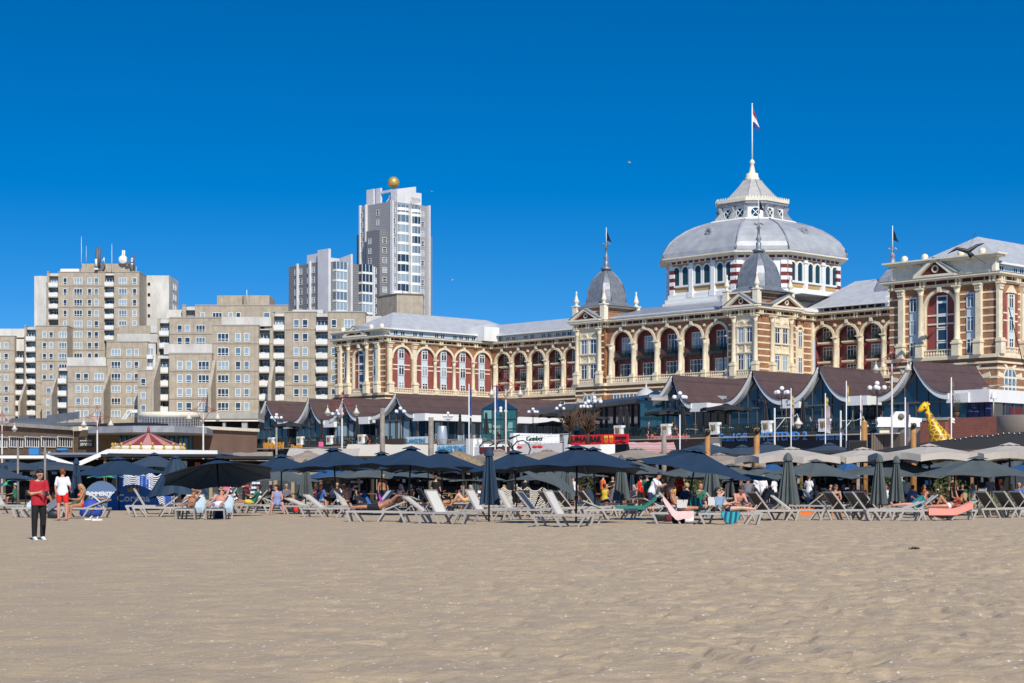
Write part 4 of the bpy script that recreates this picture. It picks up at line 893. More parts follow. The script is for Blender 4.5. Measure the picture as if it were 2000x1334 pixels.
for i, y in enumerate(rows):
    z = zz2(y, 486)
    for px in (578.5, 587.5, 603, 612): winunit(N, LM(LF, LF.s(px), -.02, z), 1.3, 1.7, 1, (.35,.6), rpane((.35,.5,.15)), .12)
    for px, wd in ((680.5,1.5),(731,1.5)): winunit(N, LM(RF, RF.s(px), -.02, z+.6), wd, 1.7, 1, (.35,.6), rpane((.35,.5,.15)), .12)
    for a, c in ((650,671.5),(700.5,721)):
        s0, s1 = RF.s(a), RF.s(c); b = MB(RF); pm = random.choice((1,2,2,3))
        b.mat(0).box(s0,s1,-1.6,0,z-.75,z-.15).mat(pm).box(s0+.08,s1-.08,-1.5,0,z-.15,z+1.9).mat(0)
        for k in range(4): q = s0+(s1-s0)*k/3; b.box(q-.07,q+.07,-1.56,-1.5,z-.15,z+1.9)
        b.build('glass_bay', [WHITE, GD, GB, GM], N)
b = MB()
w = Wall(TP(-.05,2.3), TP(-.05,-1.7)); 
b.prism([tuple(TP(-.6,3.0)), tuple(TP(-.6,-1.8)), tuple(TP(.2,-1.8)), tuple(TP(.2,3.0))], 3, zz2(487)); b.prism([tuple(TP(.3,9)), tuple(TP(.3,3.0)), tuple(TP(1,3.0)), tuple(TP(1,9))], zz2(509), zz2(492))
w2 = Wall(TP(6.9,4), TP(6.9,-1.9)); b.at(w2).profile([(0,3),(5.9,3),(5.9,zz2(493)),(0,zz2(499))], 0, .6); b.at(RF).box(RF.s(722),RF.s(725),-1.7,0,3,zz2(513)); b.box(1,6,2,2.6,zz2(512),zz2(500)); b.build('fin_wall', PNL, N)
b = MB(RF)
for px in (664,669,674,679,684): b.ball((RF.s(px), -.2, zz2(514)), .42, 8, 6)
b.build('vent', WHITE, N)
# ---------------- raised promenade and hotel terrace
PAV = mat('paving_grey', (.34,.32,.29), .85, .15, .6)
b = MB(HM); b.box(5, 190, -57, 60, 0.2, 7.0); o = b.build('promenade', PAV); tag(o, kind='structure')
b = MB(HM); b.box(-40, 190, -9, 90, 7.02, 11.9); b.box(-22,5,-9,40,.3,11.9); o = b.build('hotel_terrace', STONE); tag(o, kind='structure')
b = MB(); b.box(-160, -35, 262, 520, .1, 6); o = b.build('town_ground', PAV); tag(o, kind='structure')
PV = HW(0,-47,190,-47); TE = HW(0,-57,190,-57)
BROWN = wave_mat('brown_metal_roof', (.10,.06,.052), (.075,.045,.04), 'X', 1.0, .55, R(46.5), .93, 0, noise=.18)
FASC = mat('white_fascia', (.80,.79,.77), .6, .05, .7); CURV = mat('pale_grey_fascia', (.78,.77,.75), .6, .06, .8)
GN = glass('navy_glazing', (.012,.035,.065), .06); CUR = mat('pale_curtain', (.30,.42,.48), .7, .3, 1.5, stretch=(1,1,.02))
def z_on(w, px, py): return w.sz(px, py)[1]
def pavilion(pk, py, pl, pr, back, label, zg=7.0, curtains=False, side=True, drop=3.3):
    c = PV.s(pk); zt = z_on(PV, pk, py); L_ = c-PV.s(pl); r_ = PV.s(pr)-c
    B = HW(c,-47,c,0); Lb = B.s(back) if back else 14
    root = empty('curved_pavilion', PV.P(c,0,zg), label, 'restaurant pavilion', 'pavilions with curved roofs along the terrace')
    n = 12; ze = zt-drop
    cv = lambda t, wd: (wd*t, ze+drop*(1-t)**2.15)
    for sg, wd in ((-1, L_), (1, r_)):
        f = MB(PV); pts = [cv(i/n, wd) for i in range(n+1)]
        f.loft([[(c+sg*(x+.18),-.9,z+.03),(c+sg*(x+.18),-.9,z-.6),(c+sg*(x+.18),0,z-.6),(c+sg*(x+.18),0,z+.03)] for x, z in pts]); f.build('curved_fascia', CURV, root)
        f = MB(PV); f.loft([[(c+sg*(x+.16),-1.0,z+.04),(c+sg*(x+.16),-1.0,z+.12),(c+sg*(x+.16),Lb,z+.12),(c+sg*(x+.16),Lb,z+.04)] for x, z in pts]); f.build('roof', BROWN, root)
    f = MB(PV); f.box(c-.16,c+.16,-.7,.2,zt-1.2,zt+.1); f.build('apex_post', DARK, root)  # near-black block standing in for the shaded slot between the two curves
    g = MB(PV); P = [(c+cv(i/n, r_)[0], cv(i/n, r_)[1]-.4) for i in range(n+1)]+[(c+r_,zg),(c-L_,zg)]+[(c-cv(i/n, L_)[0], cv(i/n, L_)[1]-.4) for i in range(n,0,-1)]
    g.profile(P, 0, .1); gl = g.build('glazing', GN, root)
    m = MB(PV); k = int((L_+r_)/1.35)
    for i in range(k+1):
        x = -L_+(L_+r_)*i/k; t = abs(x)/(r_ if x > 0 else L_); m.box(c+x-.045,c+x+.045,-.12,0,zg,ze+drop*(1-min(1,t))**2.15-.45)
    m.box(c-L_,c+r_,-.2,0,ze-.9,ze-.7); m.build('mullion', mat('bronze_mullion', (.10,.095,.085), .5), gl)
    if curtains:
        q = MB(PV)
        for i in range(k):
            x = -L_+(L_+r_)*(i+.5)/k
            if random.random() < .75: wq = (L_+r_)/k*random.uniform(.25,.42); q.box(c+x-wq,c+x+wq,-.05,-.02,zg+.3,ze-.95)
        q.build('curtain', CUR, gl)
    f = MB(PV); f.box(c+r_-.1,c+r_+2.6,-.8,0,ze-1.0,ze+.05).box(c+r_+.0,c+r_+2.2,.0,Lb,ze-.9,ze+.04); f.build('eaves_box', FASC, root)
    s2 = HW(c+r_+.2,-47,c+r_+.2,-47+Lb); f = MB(s2); f.box(.1,Lb,0,.1,zg,ze-.9); gg = f.build('glazing', GN, root); f = MB(s2)
    for i in range(int(Lb/1.4)): f.box(i*1.4-.05,i*1.4+.05,-.1,0,zg,ze-.9)
    f.build('mullion', MT['bronze_mullion'], gg)
    return root, c, r_, ze, Lb
lab = ['leftmost','second from the left','third from the left','fourth from the left']
pavilion(528, 784, 494, 562, 612, 'leftmost brown roofed pavilion with curved white gable edges', drop=3.4)
pavilion(612, 780, 581, 640, 676, 'curved gable pavilion between the leftmost and the two taller left pavilions', drop=3.4)
pavilion(679, 779, 654, 706, 778, 'curved gable pavilion with a small peak left of the long brown roof', curtains=True, drop=2.9)
r_, c_, w_, ze_, Lb_ = pavilion(782, 770, 735, 815, 1092, 'pavilion with the very long brown roof running behind the glass entrance', curtains=True, drop=3.0)
s2 = HW(c_+w_+.15,-47,c_+w_+.15,-47+Lb_); q = MB(s2)
for i in range(12):
    if random.random() < .7: q.box(1+i*2.2, 1+i*2.2+random.uniform(.7,1.5), -.06, -.03, 7.3, ze_-1.1)
q.build('curtain', CUR, r_)
pavilion(1322, 735, 1262, 1357, 1455, 'curved gable pavilion at the left end of the right hand row', drop=3.5)
pavilion(1478, 726, 1426, 1534, 1590, 'curved gable pavilion behind the globe lamps, second in the right hand row', drop=3.5)
pavilion(1608, 718, 1550, 1664, 1716, 'curved gable pavilion behind the banner poles, third in the right hand row', drop=3.5)
pavilion(1790, 708, 1724, 1858, 1904, 'rightmost curved gable pavilion behind the giraffe figure', drop=3.6)
# flat roofed restaurant at the right
FRb = empty('flat_roofed_restaurant', PV.P(158,0,7), 'white edged flat restaurant on a red brick base at the right edge', 'building')
RB = brick_mat('red_brick', (.30,.085,.06), (.22,.06,.045), (.24,.14,.11), .5, .16, 1, .12)
u1 = HW(0,-49,190,-49).s(1851); u0 = HW(0,-49,190,-49).s(1797)
b = MB(HM); b.box(u0,u1,-49,-20,3,8.1); b.box(HW(0,-58.1,190,-58.1).s(1797),HW(0,-58.1,190,-58.1).s(1846),-58.1,-49.01,3,7.6).box(HW(0,-58.1,190,-58.1).s(1846),HW(0,-58.1,190,-58.1).s(1846)+22,-57.5,-49.01,3,7.95); b.build('brick_base', RB, FRb); b = MB(HM); b.box(u0-.1,u1+.12,-49.15,-20,8.1,8.4); b.build('coping', STONE, FRb)
u2 = PV.s(1938); u3 = PV.s(1862); za = z_on(PV, 1938, 760)
b = MB(HM); b.box(u3,u2,-47.6,-22,za-1.35,za); b.build('fascia', FASC, FRb)
b = MB(HM); b.box(u3,u2-.3,-47.0,-22,8.4,za-1.36); b.build('glazing', GN, FRb)
NB = mat('navy_panel', (.006,.008,.05), .4)
w1 = HW(0,-47,190,-47); b = MB(w1)
for a, c in ((1891,1901),(1902,1913),(1914,1924),(1925,1936)): b.box(w1.s(a), w1.s(c)-.05, -.1, 0, 8.45, za-1.4)
b.build('blue_panel', NB, FRb); b = MB(w1)
for i in range(10): x = random.uniform(w1.s(1893), w1.s(1934)); z = random.uniform(8.8, za-1.6); b.box(x-.22,x+.22,-.13,-.1,z,z+.1)
b.build('panel_mark', mat('pale_blue_mark', (.12,.14,.35), .5), FRb)
w1 = HW(u2-.3,-47,u2-.3,-22); b = MB(w1)
for i in range(8): b.box(1+i*1.8,1.12+i*1.8,-.12,0,8.4,za-1.36)
b.box(.3,2.3,-.15,0,8.4,za-1.36); b.mat(1).box(4,6.5,-.06,0,8.5,9.5); b.build('mullion', [MT['bronze_mullion'], mat('burgundy_counter', (.12,.02,.025), .5)], FRb)
b = MB(HM); b.quad((u3+1,-46,za+.1),(u2-1,-46,za+.1),(u2-3,-38,za+1.2),(u3+3,-38,za+1.2)); b.build('skylight', GM, FRb)
p = PV.P(u2+2, -3, 8.4); b = MB(); b.tube([p, p+Vector((0,0,2.2))], .04, 6); b.lathe((p.x,p.y,p.z), [(.35,1.7),(.36,1.75),(.18,2.4),(0,2.42)], 8); lp = b.build('floor_lamp', WHITE); tag(lp, 'tall white floor lamp on the brick terrace at the right edge', 'lamp')
cc = W(2010, 832, 172); b = MB(); b.lathe((cc.x, cc.y, cc.z), [(2.9,-1.0),(3.0,-.9),(3.0,.9),(2.9,1.0)], 32); o = b.build('round_canopy', mat('taupe_cladding', (.22,.19,.16), .6)); tag(o, 'rounded taupe canopy at the right edge below the restaurant', 'canopy')
w1 = HW(u1,-49,u1,-20); s_ = w1.s(1961); b = MB(w1); b.box(s_-.7,s_+.7,-.12,0,6.9,8.0); sg = b.build('blue_sign', NB); tag(sg, 'small navy sign on the red brick wall at the right', 'sign')
textobj('lettering', 'strand', LM(w1, s_+.1, -.14, 7.35), .3, WHITE, sg, .01)
p = W(1893, 844, 183); b = MB(); b.lathe(p, [(.05,-.8),(.08,-.3),(.16,-.25),(.14,0),(.42,.05),(.1,.25),(0,.3)], 10); o = b.build('wall_light', mat('lamp_shade_cream', (.6,.55,.42), .6)); tag(o, 'mushroom shaped lamp on the red brick wall', 'lamp')
# low restaurant with the cantilevered grey roof, middle
MR = empty('cantilever_restaurant', (*HP(75,-30), 7), 'low glass restaurant under a thin grey cantilevered roof in front of the hotel tower', 'building')
w1 = Wall(W(1064,796,262).xy, W(1290,790,222).xy); b = MB(w1); b.box(0,w1.len,-1.5,9,12.0,12.35); b.build('roof', LEAD, MR); b = MB(w1); b.box(.3,w1.len,-1.2,8.6,11.65,12.0); b.build('roof_edge', STONE, MR)
b = MB(w1); b.box(w1.s(1165),w1.len,.6,.8,7,11.65); g = b.build('glazing', GN, MR); b = MB(w1)
for px in (1166,1176,1192,1204,1218,1227,1240,1252,1264,1276): b.box(w1.s(px)-.1,w1.s(px)+.1,.4,.6,7,11.65)
b.box(w1.s(1165),w1.len,.45,.6,8.6,8.72); b.build('mullion', mat('brown_post', (.07,.035,.025), .6), g)
b = MB(w1); b.box(0,w1.s(1165),3.0,3.2,7,11.6); b.build('glazing', GT, MR); b = MB(w1)
for i in range(8): b.box(.4+i*1.25,1.35+i*1.25,2.9,3,9.0,10.2)
b.build('window_pane', mat('sea_green_glass', (.16,.33,.31), .2), MR)
# glass entrance
GE = empty('glass_entrance', W(977,870,238), 'teal glass entrance hut with a pyramid roof in front of the long brown roof', 'building')
c = W(977,870,243); z0 = 5.5; z1 = CH+(HY-800)/F*241; zt = CH+(HY-779)/F*243; h = 2.35; b = MB(Matrix.Translation((c.x,c.y,0)) @ Matrix.Rotation(R(-3), 4, 'Z'))
b.box(-h,h,-h,h,z0,z1); g = b.build('glass_box', mat('teal_block_glass', (.02,.10,.11), .08), GE); b = MB(b.M)
b.loft([[(x*h*1.08,y*h*1.08,z1+.02) for x,y in ((-1,-1),(1,-1),(1,1),(-1,1))],[(x*.05,y*.05,zt) for x,y in ((-1,-1),(1,-1),(1,1),(-1,1))]]); b.build('pyramid_roof', mat('deep_blue_glass', (.012,.045,.09), .1), GE); b2 = MB(b.M)
for x in (-h,-h*.4,h*.3,h): b2.box(x-.07,x+.07,-h-.08,-h,z0,z1)
for z in (z0+3.2,z1-1.3): b2.box(-h,h,-h-.09,-h,z-.06,z+.06)
b2.build('mullion', BLACK, GE); b3 = MB(b.M)
for i, (x, z) in enumerate(((-1.6,z1-2.4),(-.3,z1-2.6),(1.2,z1-2.2),(-1.5,z1-.6))): b3.box(x-.55,x+.6,-h-.04,-h-.01,z-.7,z+.5)
b3.build('window_pane', MT['sea_green_glass'], GE)
# small glass hut and zinc cupola left of the right hand pavilions
GH = empty('glass_kiosk', W(1280,800,225), 'small dark glass kiosk with a pointed roof beside the leftmost right hand pavilion', 'kiosk')
c = W(1281,800,225); b = MB(Matrix.Translation((c.x,c.y,0))); z1 = CH+(HY-784)/F*225; b.box(-2.1,2.1,-2,2,7,z1); b.build('glass_box', GT, GH); b.at(b.M); b2 = MB(b.M)
b2.loft([[(x*2.5,y*2.4,z1+.02) for x,y in ((-1,-1),(1,-1),(1,1),(-1,1))],[(x*.06,y*.06,CH+(HY-762)/F*225) for x,y in ((-1,-1),(1,-1),(1,1),(-1,1))]]); b2.build('pyramid_roof', MT['deep_blue_glass'], GH)
c = W(1262,780,262); b = MB(); z0 = CH+(HY-782)/F*262; b.lathe((c.x,c.y,z0-1.5), [(1.65,0),(1.65,1.5),(1.5,2.2),(1.1,2.8),(.5,3.15),(.2,3.3),(.12,3.8),(.2,3.95),(.05,4.3)], 16); o = b.build('zinc_cupola', mat('pale_zinc', (.5,.5,.5), .5)); tag(o, 'small round zinc cupola in front of the hotel tower', 'cupola')
# ---------------- terrace railing, crest piers, chairs
def rail_run(p0, p1, label):
    s0, s1 = TE.s(p0), TE.s(p1); root = empty('terrace_railing', TE.P(s0,0,7), label, 'railing', 'dark railings along the terrace edge')
    b = MB(TE); b.box(s0,s1,-.04,.04,7.98,8.05).box(s0,s1,-.03,.03,7.1,7.16).box(s0,s1,-.03,.03,7.75,7.79)
    n = int((s1-s0)/.3)
    for i in range(n): x = s0+(s1-s0)*i/n; b.box(x-.03,x+.03,-.03,.03,7.0,8.0)
    b.build('railing', IRON, root); b = MB(TE); b.box(s0,s1,-.3,.3,6.65,7.0); b.build('kerb', mat('dark_edge', (.06,.055,.05), .8), root)
rail_run(440, 735, 'dark iron terrace railing running in front of the left pavilions'); rail_run(1163, 1716, 'dark iron terrace railing running in front of the right pavilions')
GOLD = mat('ochre_crest', (.42,.27,.06), .5); DB = mat('crest_dark', (.10,.09,.06), .6)
def crest_pier():
    root = empty('crest_pier'); b = MB()
    b.profile([(-.62,-.1),(.62,-.1),(.62,.15),(.56,.3),(.56,.85),(.64,1.0),(.62,1.3),(-.62,1.3),(-.64,1.0),(-.56,.85),(-.56,.3),(-.62,.15)][::1], -.35, .35); b.build('pier', WHITE, root)
    c = MB(); c.profile([(-.2,.85),(.2,.85),(.22,.5),(0,.22),(-.22,.5)][::-1], -.4, -.35); c.profile([(-.3,.9),(.3,.9),(.36,1.08),(0,1.0),(-.36,1.08)][::1], -.41, -.35).mat(1).box(-.05,.05,-.43,-.4,.35,.8).box(-.3,-.24,-.39,-.35,.35,.85).box(.24,.3,-.39,-.35,.35,.85); c.build('crest', [GOLD, DB], root)
    return root
used = set(); cp = crest_pier()
for px, lb in ((460,'behind the round hall at the far left of the railing'),(532,'above the orange lettering, leftmost with a clear crest'),(588,'between the two orange names'),(646,'second left of the thin red lamp pole'),(708,'nearest the dark beer barrel terrace, left half'),(1211,'above the right end of the red banner'),(1303,'above the pink lettering'),(1398,'above the small cream box, left of the blue names'),(1500,'above the middle blue name'),(1612,'above the right end of the blue names')):
    s = TE.s(px); k = 1.0 if px > 1000 else .92
    place(cp, used, TE.P(s,-.1,7), TE.ang, 'white crest pier '+lb, 'white crest piers in the terrace railing', k)
# terrace furniture
def chair():
    root = empty('terrace_chair'); b = MB(); b.box(-.24,.24,-.24,.24,.42,.47); b.build('seat', IRON, root)
    b = MB(); b.box(-.24,.24,.2,.25,.47,.95); b.build('backrest', IRON, root)
    for x in (-.22,.22):
        for y in (-.22,.22): MB().tube([(x,y,0),(x,y,.44)], .02, 4).build('leg', BLACK, root)
    return root
ch = chair(); rs = random.Random(5)
def spot(p0, p1, d0, d1): s = rs.uniform(TE.s(p0), TE.s(p1)); return TE.P(s, rs.uniform(d0, d1), 7.0)
for i in range(34): place(ch, used, spot(470,735,.5,4), rs.uniform(0,6.28), 'dark terrace chair behind the left railing', 'dark chairs behind the left railing', 1.1)
for i in range(50):
    o = place(ch, used, spot(1175,1700,.5,5), rs.uniform(0,6.28), 'dark terrace chair behind the right railing', 'dark chairs behind the right railing', 1.1)
tb = empty('terrace_table'); MB().lathe((0,0,.72), [(.4,0),(.4,.04)], 12).build('table_top', WHITE, tb); MB().lathe((0,0,0), [(.25,0),(.03,.05),(.03,.72)], 8).build('pedestal', BLACK, tb)
for i in range(26): place(tb, used, spot(1175,1700,.8,5), 0, 'small round white table behind the right railing', 'white tables behind the right railing')
for i in range(12): place(tb, used, spot(480,735,.8,4), 0, 'small round white table behind the left railing', 'white tables behind the left railing')
# plants on the terrace
FW_ = HW(0,-48.2,190,-48.2)
LEAF = mat('leaf_green', (.05,.085,.02), .6, .5, 3, c2=(.11,.12,.03)); LEAFY = mat('leaf_yellow', (.16,.13,.03), .6, .5, 3, c2=(.07,.08,.02)); POT = mat('terracotta_pot', (.22,.11,.06), .8); TWIG = mat('bare_twig', (.10,.055,.03), .9)
def bush(loc, r, h, label, m=LEAF, n=260, pot=True, seed=1, nm='potted_shrub'):
    rr = random.Random(seed); root = empty(nm, (0,0,0), label, 'plant', 'potted shrubs on the terrace' if pot else None); b = MB()
    for i in range(n):
        a = rr.uniform(0,6.28); q = rr.random()**.5*r*(.65+.35*math.sin(a*3+seed)); z = h*(.35+.65*rr.random())*(1-.35*(q/r)); p = Vector((q*math.cos(a), q*math.sin(a), z))
        d = Vector((rr.uniform(-1,1),rr.uniform(-1,1),rr.uniform(-.2,1))).normalized()*rr.uniform(.1,.2)*max(r,.6); e = d.cross(Vector((rr.uniform(-1,1),rr.uniform(-1,1),rr.uniform(-1,1)))).normalized()*.05*max(r,.8)
        b.quad(p-e, p+d*.5-e*.2, p+d, p+d*.5+e)
    b.build('foliage', m, root); b = MB()
    for i in range(5): a = i*1.3; b.tube([(0,0,.2),(r*.4*math.cos(a),r*.4*math.sin(a),h*.6)], [.04,.015], 4)
    b.build('stem', TWIG, root)
    if pot: MB().lathe((0,0,0), [(.22,0),(.32,.45),(.34,.5),(.28,.5),(.26,.42)], 10).build('pot', POT, root)
    root.location = loc; return root
for i, (px, dd, r, h, m, lb) in enumerate(((527,1.2,.7,1.6,LEAFY,'left of the leftmost crest pier'),(576,1.2,.9,1.5,LEAF,'left of the second crest pier'),(630,1.2,.9,1.4,LEAF,'before the fourth crest pier'),(670,1.2,.6,1.4,LEAFY,'beside the tall lamp pole'),(822,3,.9,1.9,LEAFY,'beside the white wall of the long pavilion'),(888,3,.8,2.0,LEAFY,'under the folded dark parasols'),(938,3,.9,2.3,LEAFY,'left of the glass entrance'),(1020,6,.8,2.2,LEAFY,'below the dark umbrellas'),(1525,2,.9,3.0,LEAF,'near the single arm lamp'),(1870,0,.9,2.6,LEAF,'on the brick terrace by the banner pole'))):
    z = 7.0 if px < 1800 else 8.4
    bush(TE.P(TE.s(px), dd, z) if px < 1800 else FW_.P(FW_.s(1868), 0, z), r, h, 'green leafy shrub in a pot, '+lb, m, seed=i+3)
def twigtree(px, pb, Y, h, r, label, m=TWIG, n=60, seed=3):
    rr = random.Random(seed); z = CH+(HY-pb)/F*Y; p0 = GY(px, Y, z); root = empty('bare_tree', (0,0,0), label, 'tree', 'bare twisted trees by the red banner'); b = MB()
    b.tube([(0,0,0),(.1,0,h*.3),(0,.05,h*.5)], [.16,.12,.1], 6); b.build('trunk', m, root); b = MB()
    for i in range(n):
        a = rr.uniform(0,6.28); e = rr.uniform(.2,1.2); L = r*rr.uniform(.6,1.2); s = Vector((0,0,h*rr.uniform(.25,.55))); mid = s+Vector((math.cos(a)*L*.5,math.sin(a)*L*.5,h*.15*e)); en = mid+Vector((math.cos(a+rr.uniform(-.8,.8))*L*.5,math.sin(a)*L*.5,h*.22*e)); b.tube([s,mid,en], [.07,.045,.015], 4)
    b.build('crown', m, root); root.location = p0
twigtree(1112, 868, 150, 3.6, .9, 'bare brown twisted tree left of the red banner', seed=4); twigtree(1147, 868, 150, 3.4, 1.1, 'bare brown twisted tree in front of the red banner', seed=8)
# ---------------- wall below the terrace with the bars and their names
UW = HW(0,-58.2,190,-58.2); DK = mat('dark_bar_front', (.018,.02,.026), .6); DKB = mat('blue_black_front', (.012,.018,.035), .6); BRW = mat('taupe_front', (.11,.085,.075), .7)
def barfront(p0, p1, m, label, z0=0.5, z1=6.55, dd=0):
    s0, s1 = UW.s(p0), UW.s(p1); root = empty('promenade_bar', UW.P(s0,dd,0), label, 'bar', 'bars in the wall below the terrace'); b = MB(UW); b.box(s0,s1,dd-.2,dd+1.1,z0,z1); b.build('wall', m, root)
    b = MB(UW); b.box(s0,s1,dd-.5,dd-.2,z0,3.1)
    b.build('shopfront', DARK, root); b = MB(UW); b.box(s0,s1,dd-.9,dd-.2,z1-.12,z1); b.build('canopy_edge', STONE, root)
    n = max(1, int((s1-s0)/3)); b = MB(UW)
    for i in range(n+1): x = s0+(s1-s0)*i/n; b.box(x-.1,x+.1,dd-.6,dd-.5,z0,3.1)
    b.build('post', STONE, root); return root
bf1 = barfront(440, 660, DKB, 'dark bar front below the left terrace with orange lettering'); bf2 = barfront(660, 830, BRW, 'brown bar front below the terrace behind the cream awnings')
barfront(1721, 1760, BRW, 'narrow brown bar front left of the cream wall and giraffe'); bf3 = barfront(1226, 1395, BRW, 'taupe pancake house front with pink red lettering'); bf4 = barfront(1396, 1720, DKB, 'blue black bar front with three blue names'); bf5 = barfront(1000, 1225, DK, 'dark bar front behind the red banner')
ORG = mat('orange_letter', (.85,.36,.02), .5); PNK = mat('pink_letter', (.80,.25,.22), .5); BLU = mat('blue_letter', (.10,.30,.72), .4); SKYB = mat('sky_blue_letter', (.15,.40,.62), .5)
def sign(w, p0, p1, py, txt, m, parent=None, h=1.6, y=-.6, label=None, ext=.06, bold=.02, board=None, zadj=0):
    s0, s1 = w.s(p0), w.s(p1); zc = z_on(w, (p0+p1)/2, py)+zadj
    t = textobj('lettering', txt, LM(w, 0, 0, 0), 1.0, m, None, .05, bold=bold); me = t.data
    xs = [v.co for v in me.vertices]; inv = w.M.inverted(); L_ = [inv @ Vector(v) for v in xs]; x0 = min(v.x for v in L_); x1 = max(v.x for v in L_); z0 = min(v.z for v in L_); z1 = max(v.z for v in L_)
    Mx = w.M @ Matrix.Translation(((s0+s1)/2, y, zc)) @ Matrix.Diagonal(((s1-s0)/(x1-x0), 1, h/(z1-z0), 1)) @ Matrix.Translation((-(x0+x1)/2, 0, -(z0+z1)/2)) @ inv
    if parent: Mx = Matrix.Translation(-parent_loc(parent)) @ Mx
    me.transform(Mx); t.parent = parent
    if parent is None: tag(t, label, 'sign')
    return t
sign(UW, 483, 496, 874, 'Film', ORG, bf1, .75, -.3); sign(UW, 518, 557, 872, 'BINNEN', ORG, bf1, 1.15, -.3, bold=.05); sign(UW, 572, 594, 873, 'Doerak', ORG, bf1, .75, -.3, bold=.03)
sign(UW, 1267, 1350, 855, "'t Pannekoekenhuisje", PNK, bf3, .95, -.3, bold=.0)
sign(UW, 1408, 1463, 854, 'Grand Café', BLU, bf4, .9, -.3, bold=.01); sign(UW, 1482, 1580, 852, 'WESTEND 2', BLU, bf4, .95, -.3, bold=.02); sign(UW, 1598, 1652, 852, 'restaurant', BLU, bf4, .8, -.3, bold=.01)
b = MB(UW); s0 = UW.s(1389); b.box(s0,s0+1.7,-.6,-.2,5.2,6.4); b.mat(1).box(s0+.4,s0+1.3,-.65,-.6,5.35,5.6); b.build('cream_box', [CREAM2, POT], bf4)
# red bar banner
BW = Wall(W(1114,858,165).xy, W(1227,858,160).xy); s0 = 0; z0 = CH+(HY-868.5)/F*163; z1 = CH+(HY-849)/F*163
bn = empty('red_banner', BW.P(0,0,z0), 'long red bar banner with black letters and two orange drinks', 'banner'); MB(BW).box(0,BW.len,0,.08,z0,z1).build('banner_sheet', mat('signal_red', (.78,.02,.03), .6), bn)
sign(BW, 1153, 1175, 857.5, 'BAR', BLACK, bn, .52, -.03, ext=.01, bold=.01); sign(BW, 1117, 1147, 857.5, 'UNA', BLACK, bn, .5, -.03, bold=.01); sign(BW, 1203, 1224, 854.5, 'BEACHCLUB', BLACK, bn, .2, -.03, bold=.01)
b = MB(BW)
for px in (1184, 1194):
    c = BW.s(px); zc = (z0+z1)/2; b.mat(0).profile([(c-.24,zc+.36),(c+.24,zc+.36),(c+.22,zc-.15),(c+.1,zc-.36),(c-.1,zc-.36),(c-.22,zc-.15)][::1], -.05, -.01); b.mat(1).profile([(c-.2,zc+.34),(c+.2,zc+.34),(c+.2,zc+.12),(c-.2,zc+.12)], -.08, -.05)
b.build('drink_picture', [mat('drink_orange', (.85,.18,.01), .5), mat('drink_yellow', (.9,.62,.08), .5)], bn)
b = MB(BW); x = BW.s(1212); b.bar((x-.6,-.04,z0+.12),(x+.1,-.04,z0+.3),.05); b.bar((x+.1,-.04,z0+.3),(x+.62,-.04,z0+.1),.08); b.build('flourish', BLACK, bn)
# ---------------- beach club terrace in the middle
MT_ = empty('beach_club_terrace', GY(900,205,0), 'white walled beach club terrace with sky blue lettering in the middle of the beach', 'terrace')
w1 = Wall(GY(726,212).xy, GY(945,195).xy); zt = lambda px, py: z_on(w1, px, py)
b = MB(w1); b.box(w1.s(843),w1.len,0,8,0,zt(900,868)); b.box(w1.s(786),w1.s(832),.5,1,zt(800,867),zt(800,853)); b.box(w1.s(913),w1.s(927),-.2,1,0,zt(920,857)); b.box(w1.s(927), w1.len+4, -.1, 1, 0, zt(940,873)); b.build('white_wall', WHITE, MT_)
b = MB(w1); b.box(w1.s(735),w1.s(786),.2,7,0,zt(760,857)); b.box(w1.s(735),w1.s(843),.6,8,0,zt(800,868)); b.build('dark_bar', mat('brown_boards', (.07,.045,.035), .7), MT_)
sign(w1, 787, 825, 860.5, 'SUMMERTIME', SKYB, MT_, .5, .45, bold=.0); sign(w1, 846, 910, 877, 'SUMMERTIME', SKYB, MT_, .75, -.05, bold=.01)
railb = MB(w1); railing(railb, w1.s(845), w1.len, .3, zt(880,868), .6, 14); railb.build('railing', STONE, MT_)
b = MB(w1); x = w1.s(851); b.lathe((x,.9,zt(850,868)), [(.5,0),(.62,.8),(.5,2.0),(.45,2.1)], 12); b.build('steel_barrel', mat('brushed_steel', (.45,.5,.55), .35, metal=.4), MT_)
for px in (745, 770): pass
w2 = Wall(GY(1000,185).xy, GY(1115,178).xy); z_ = lambda px, py: z_on(w2, px, py)
GT_ = empty('white_terrace', GY(1050,182,0), 'white fenced terrace with dark green lettering below the dark umbrellas', 'terrace'); b = MB(w2); b.box(0,w2.len,0,6,0,z_(1050,866)); b.box(0,.6,-.3,6,0,z_(1005,846)); b.box(w2.len-.8,w2.len,-.2,4,0,z_(1105,850)); b.bar((.6,1,z_(1050,864)),(2.6,2,z_(1050,850)),.22); b.bar((2.4,1,z_(1050,864)),(4.0,2,z_(1050,848)),.22); b.build('white_wall', WHITE, GT_)
r2 = MB(w2); railing(r2, 0, w2.len, .0, z_(1050,866), .9, 16); r2.build('railing', WHITE, GT_)
sign(w2, 1030, 1062, 856.5, 'Gember', mat('bottle_green', (.01,.07,.05), .5), GT_, .5, -.1, bold=.0)
b = MB(w2); b.box(-5,0,-.2,2,0,z_(1000,872)); b.build('red_brown_wall', mat('maroon_board', (.16,.03,.03), .7), GT_)
b = MB(w2)
for x in (-.2+2, 4.2, 5.0): b.ball((x,-.5,z_(1050,873)), .28, 8, 5, .6)
b.build('red_cushion', mat('red_fabric', (.55,.02,.03), .8), GT_)
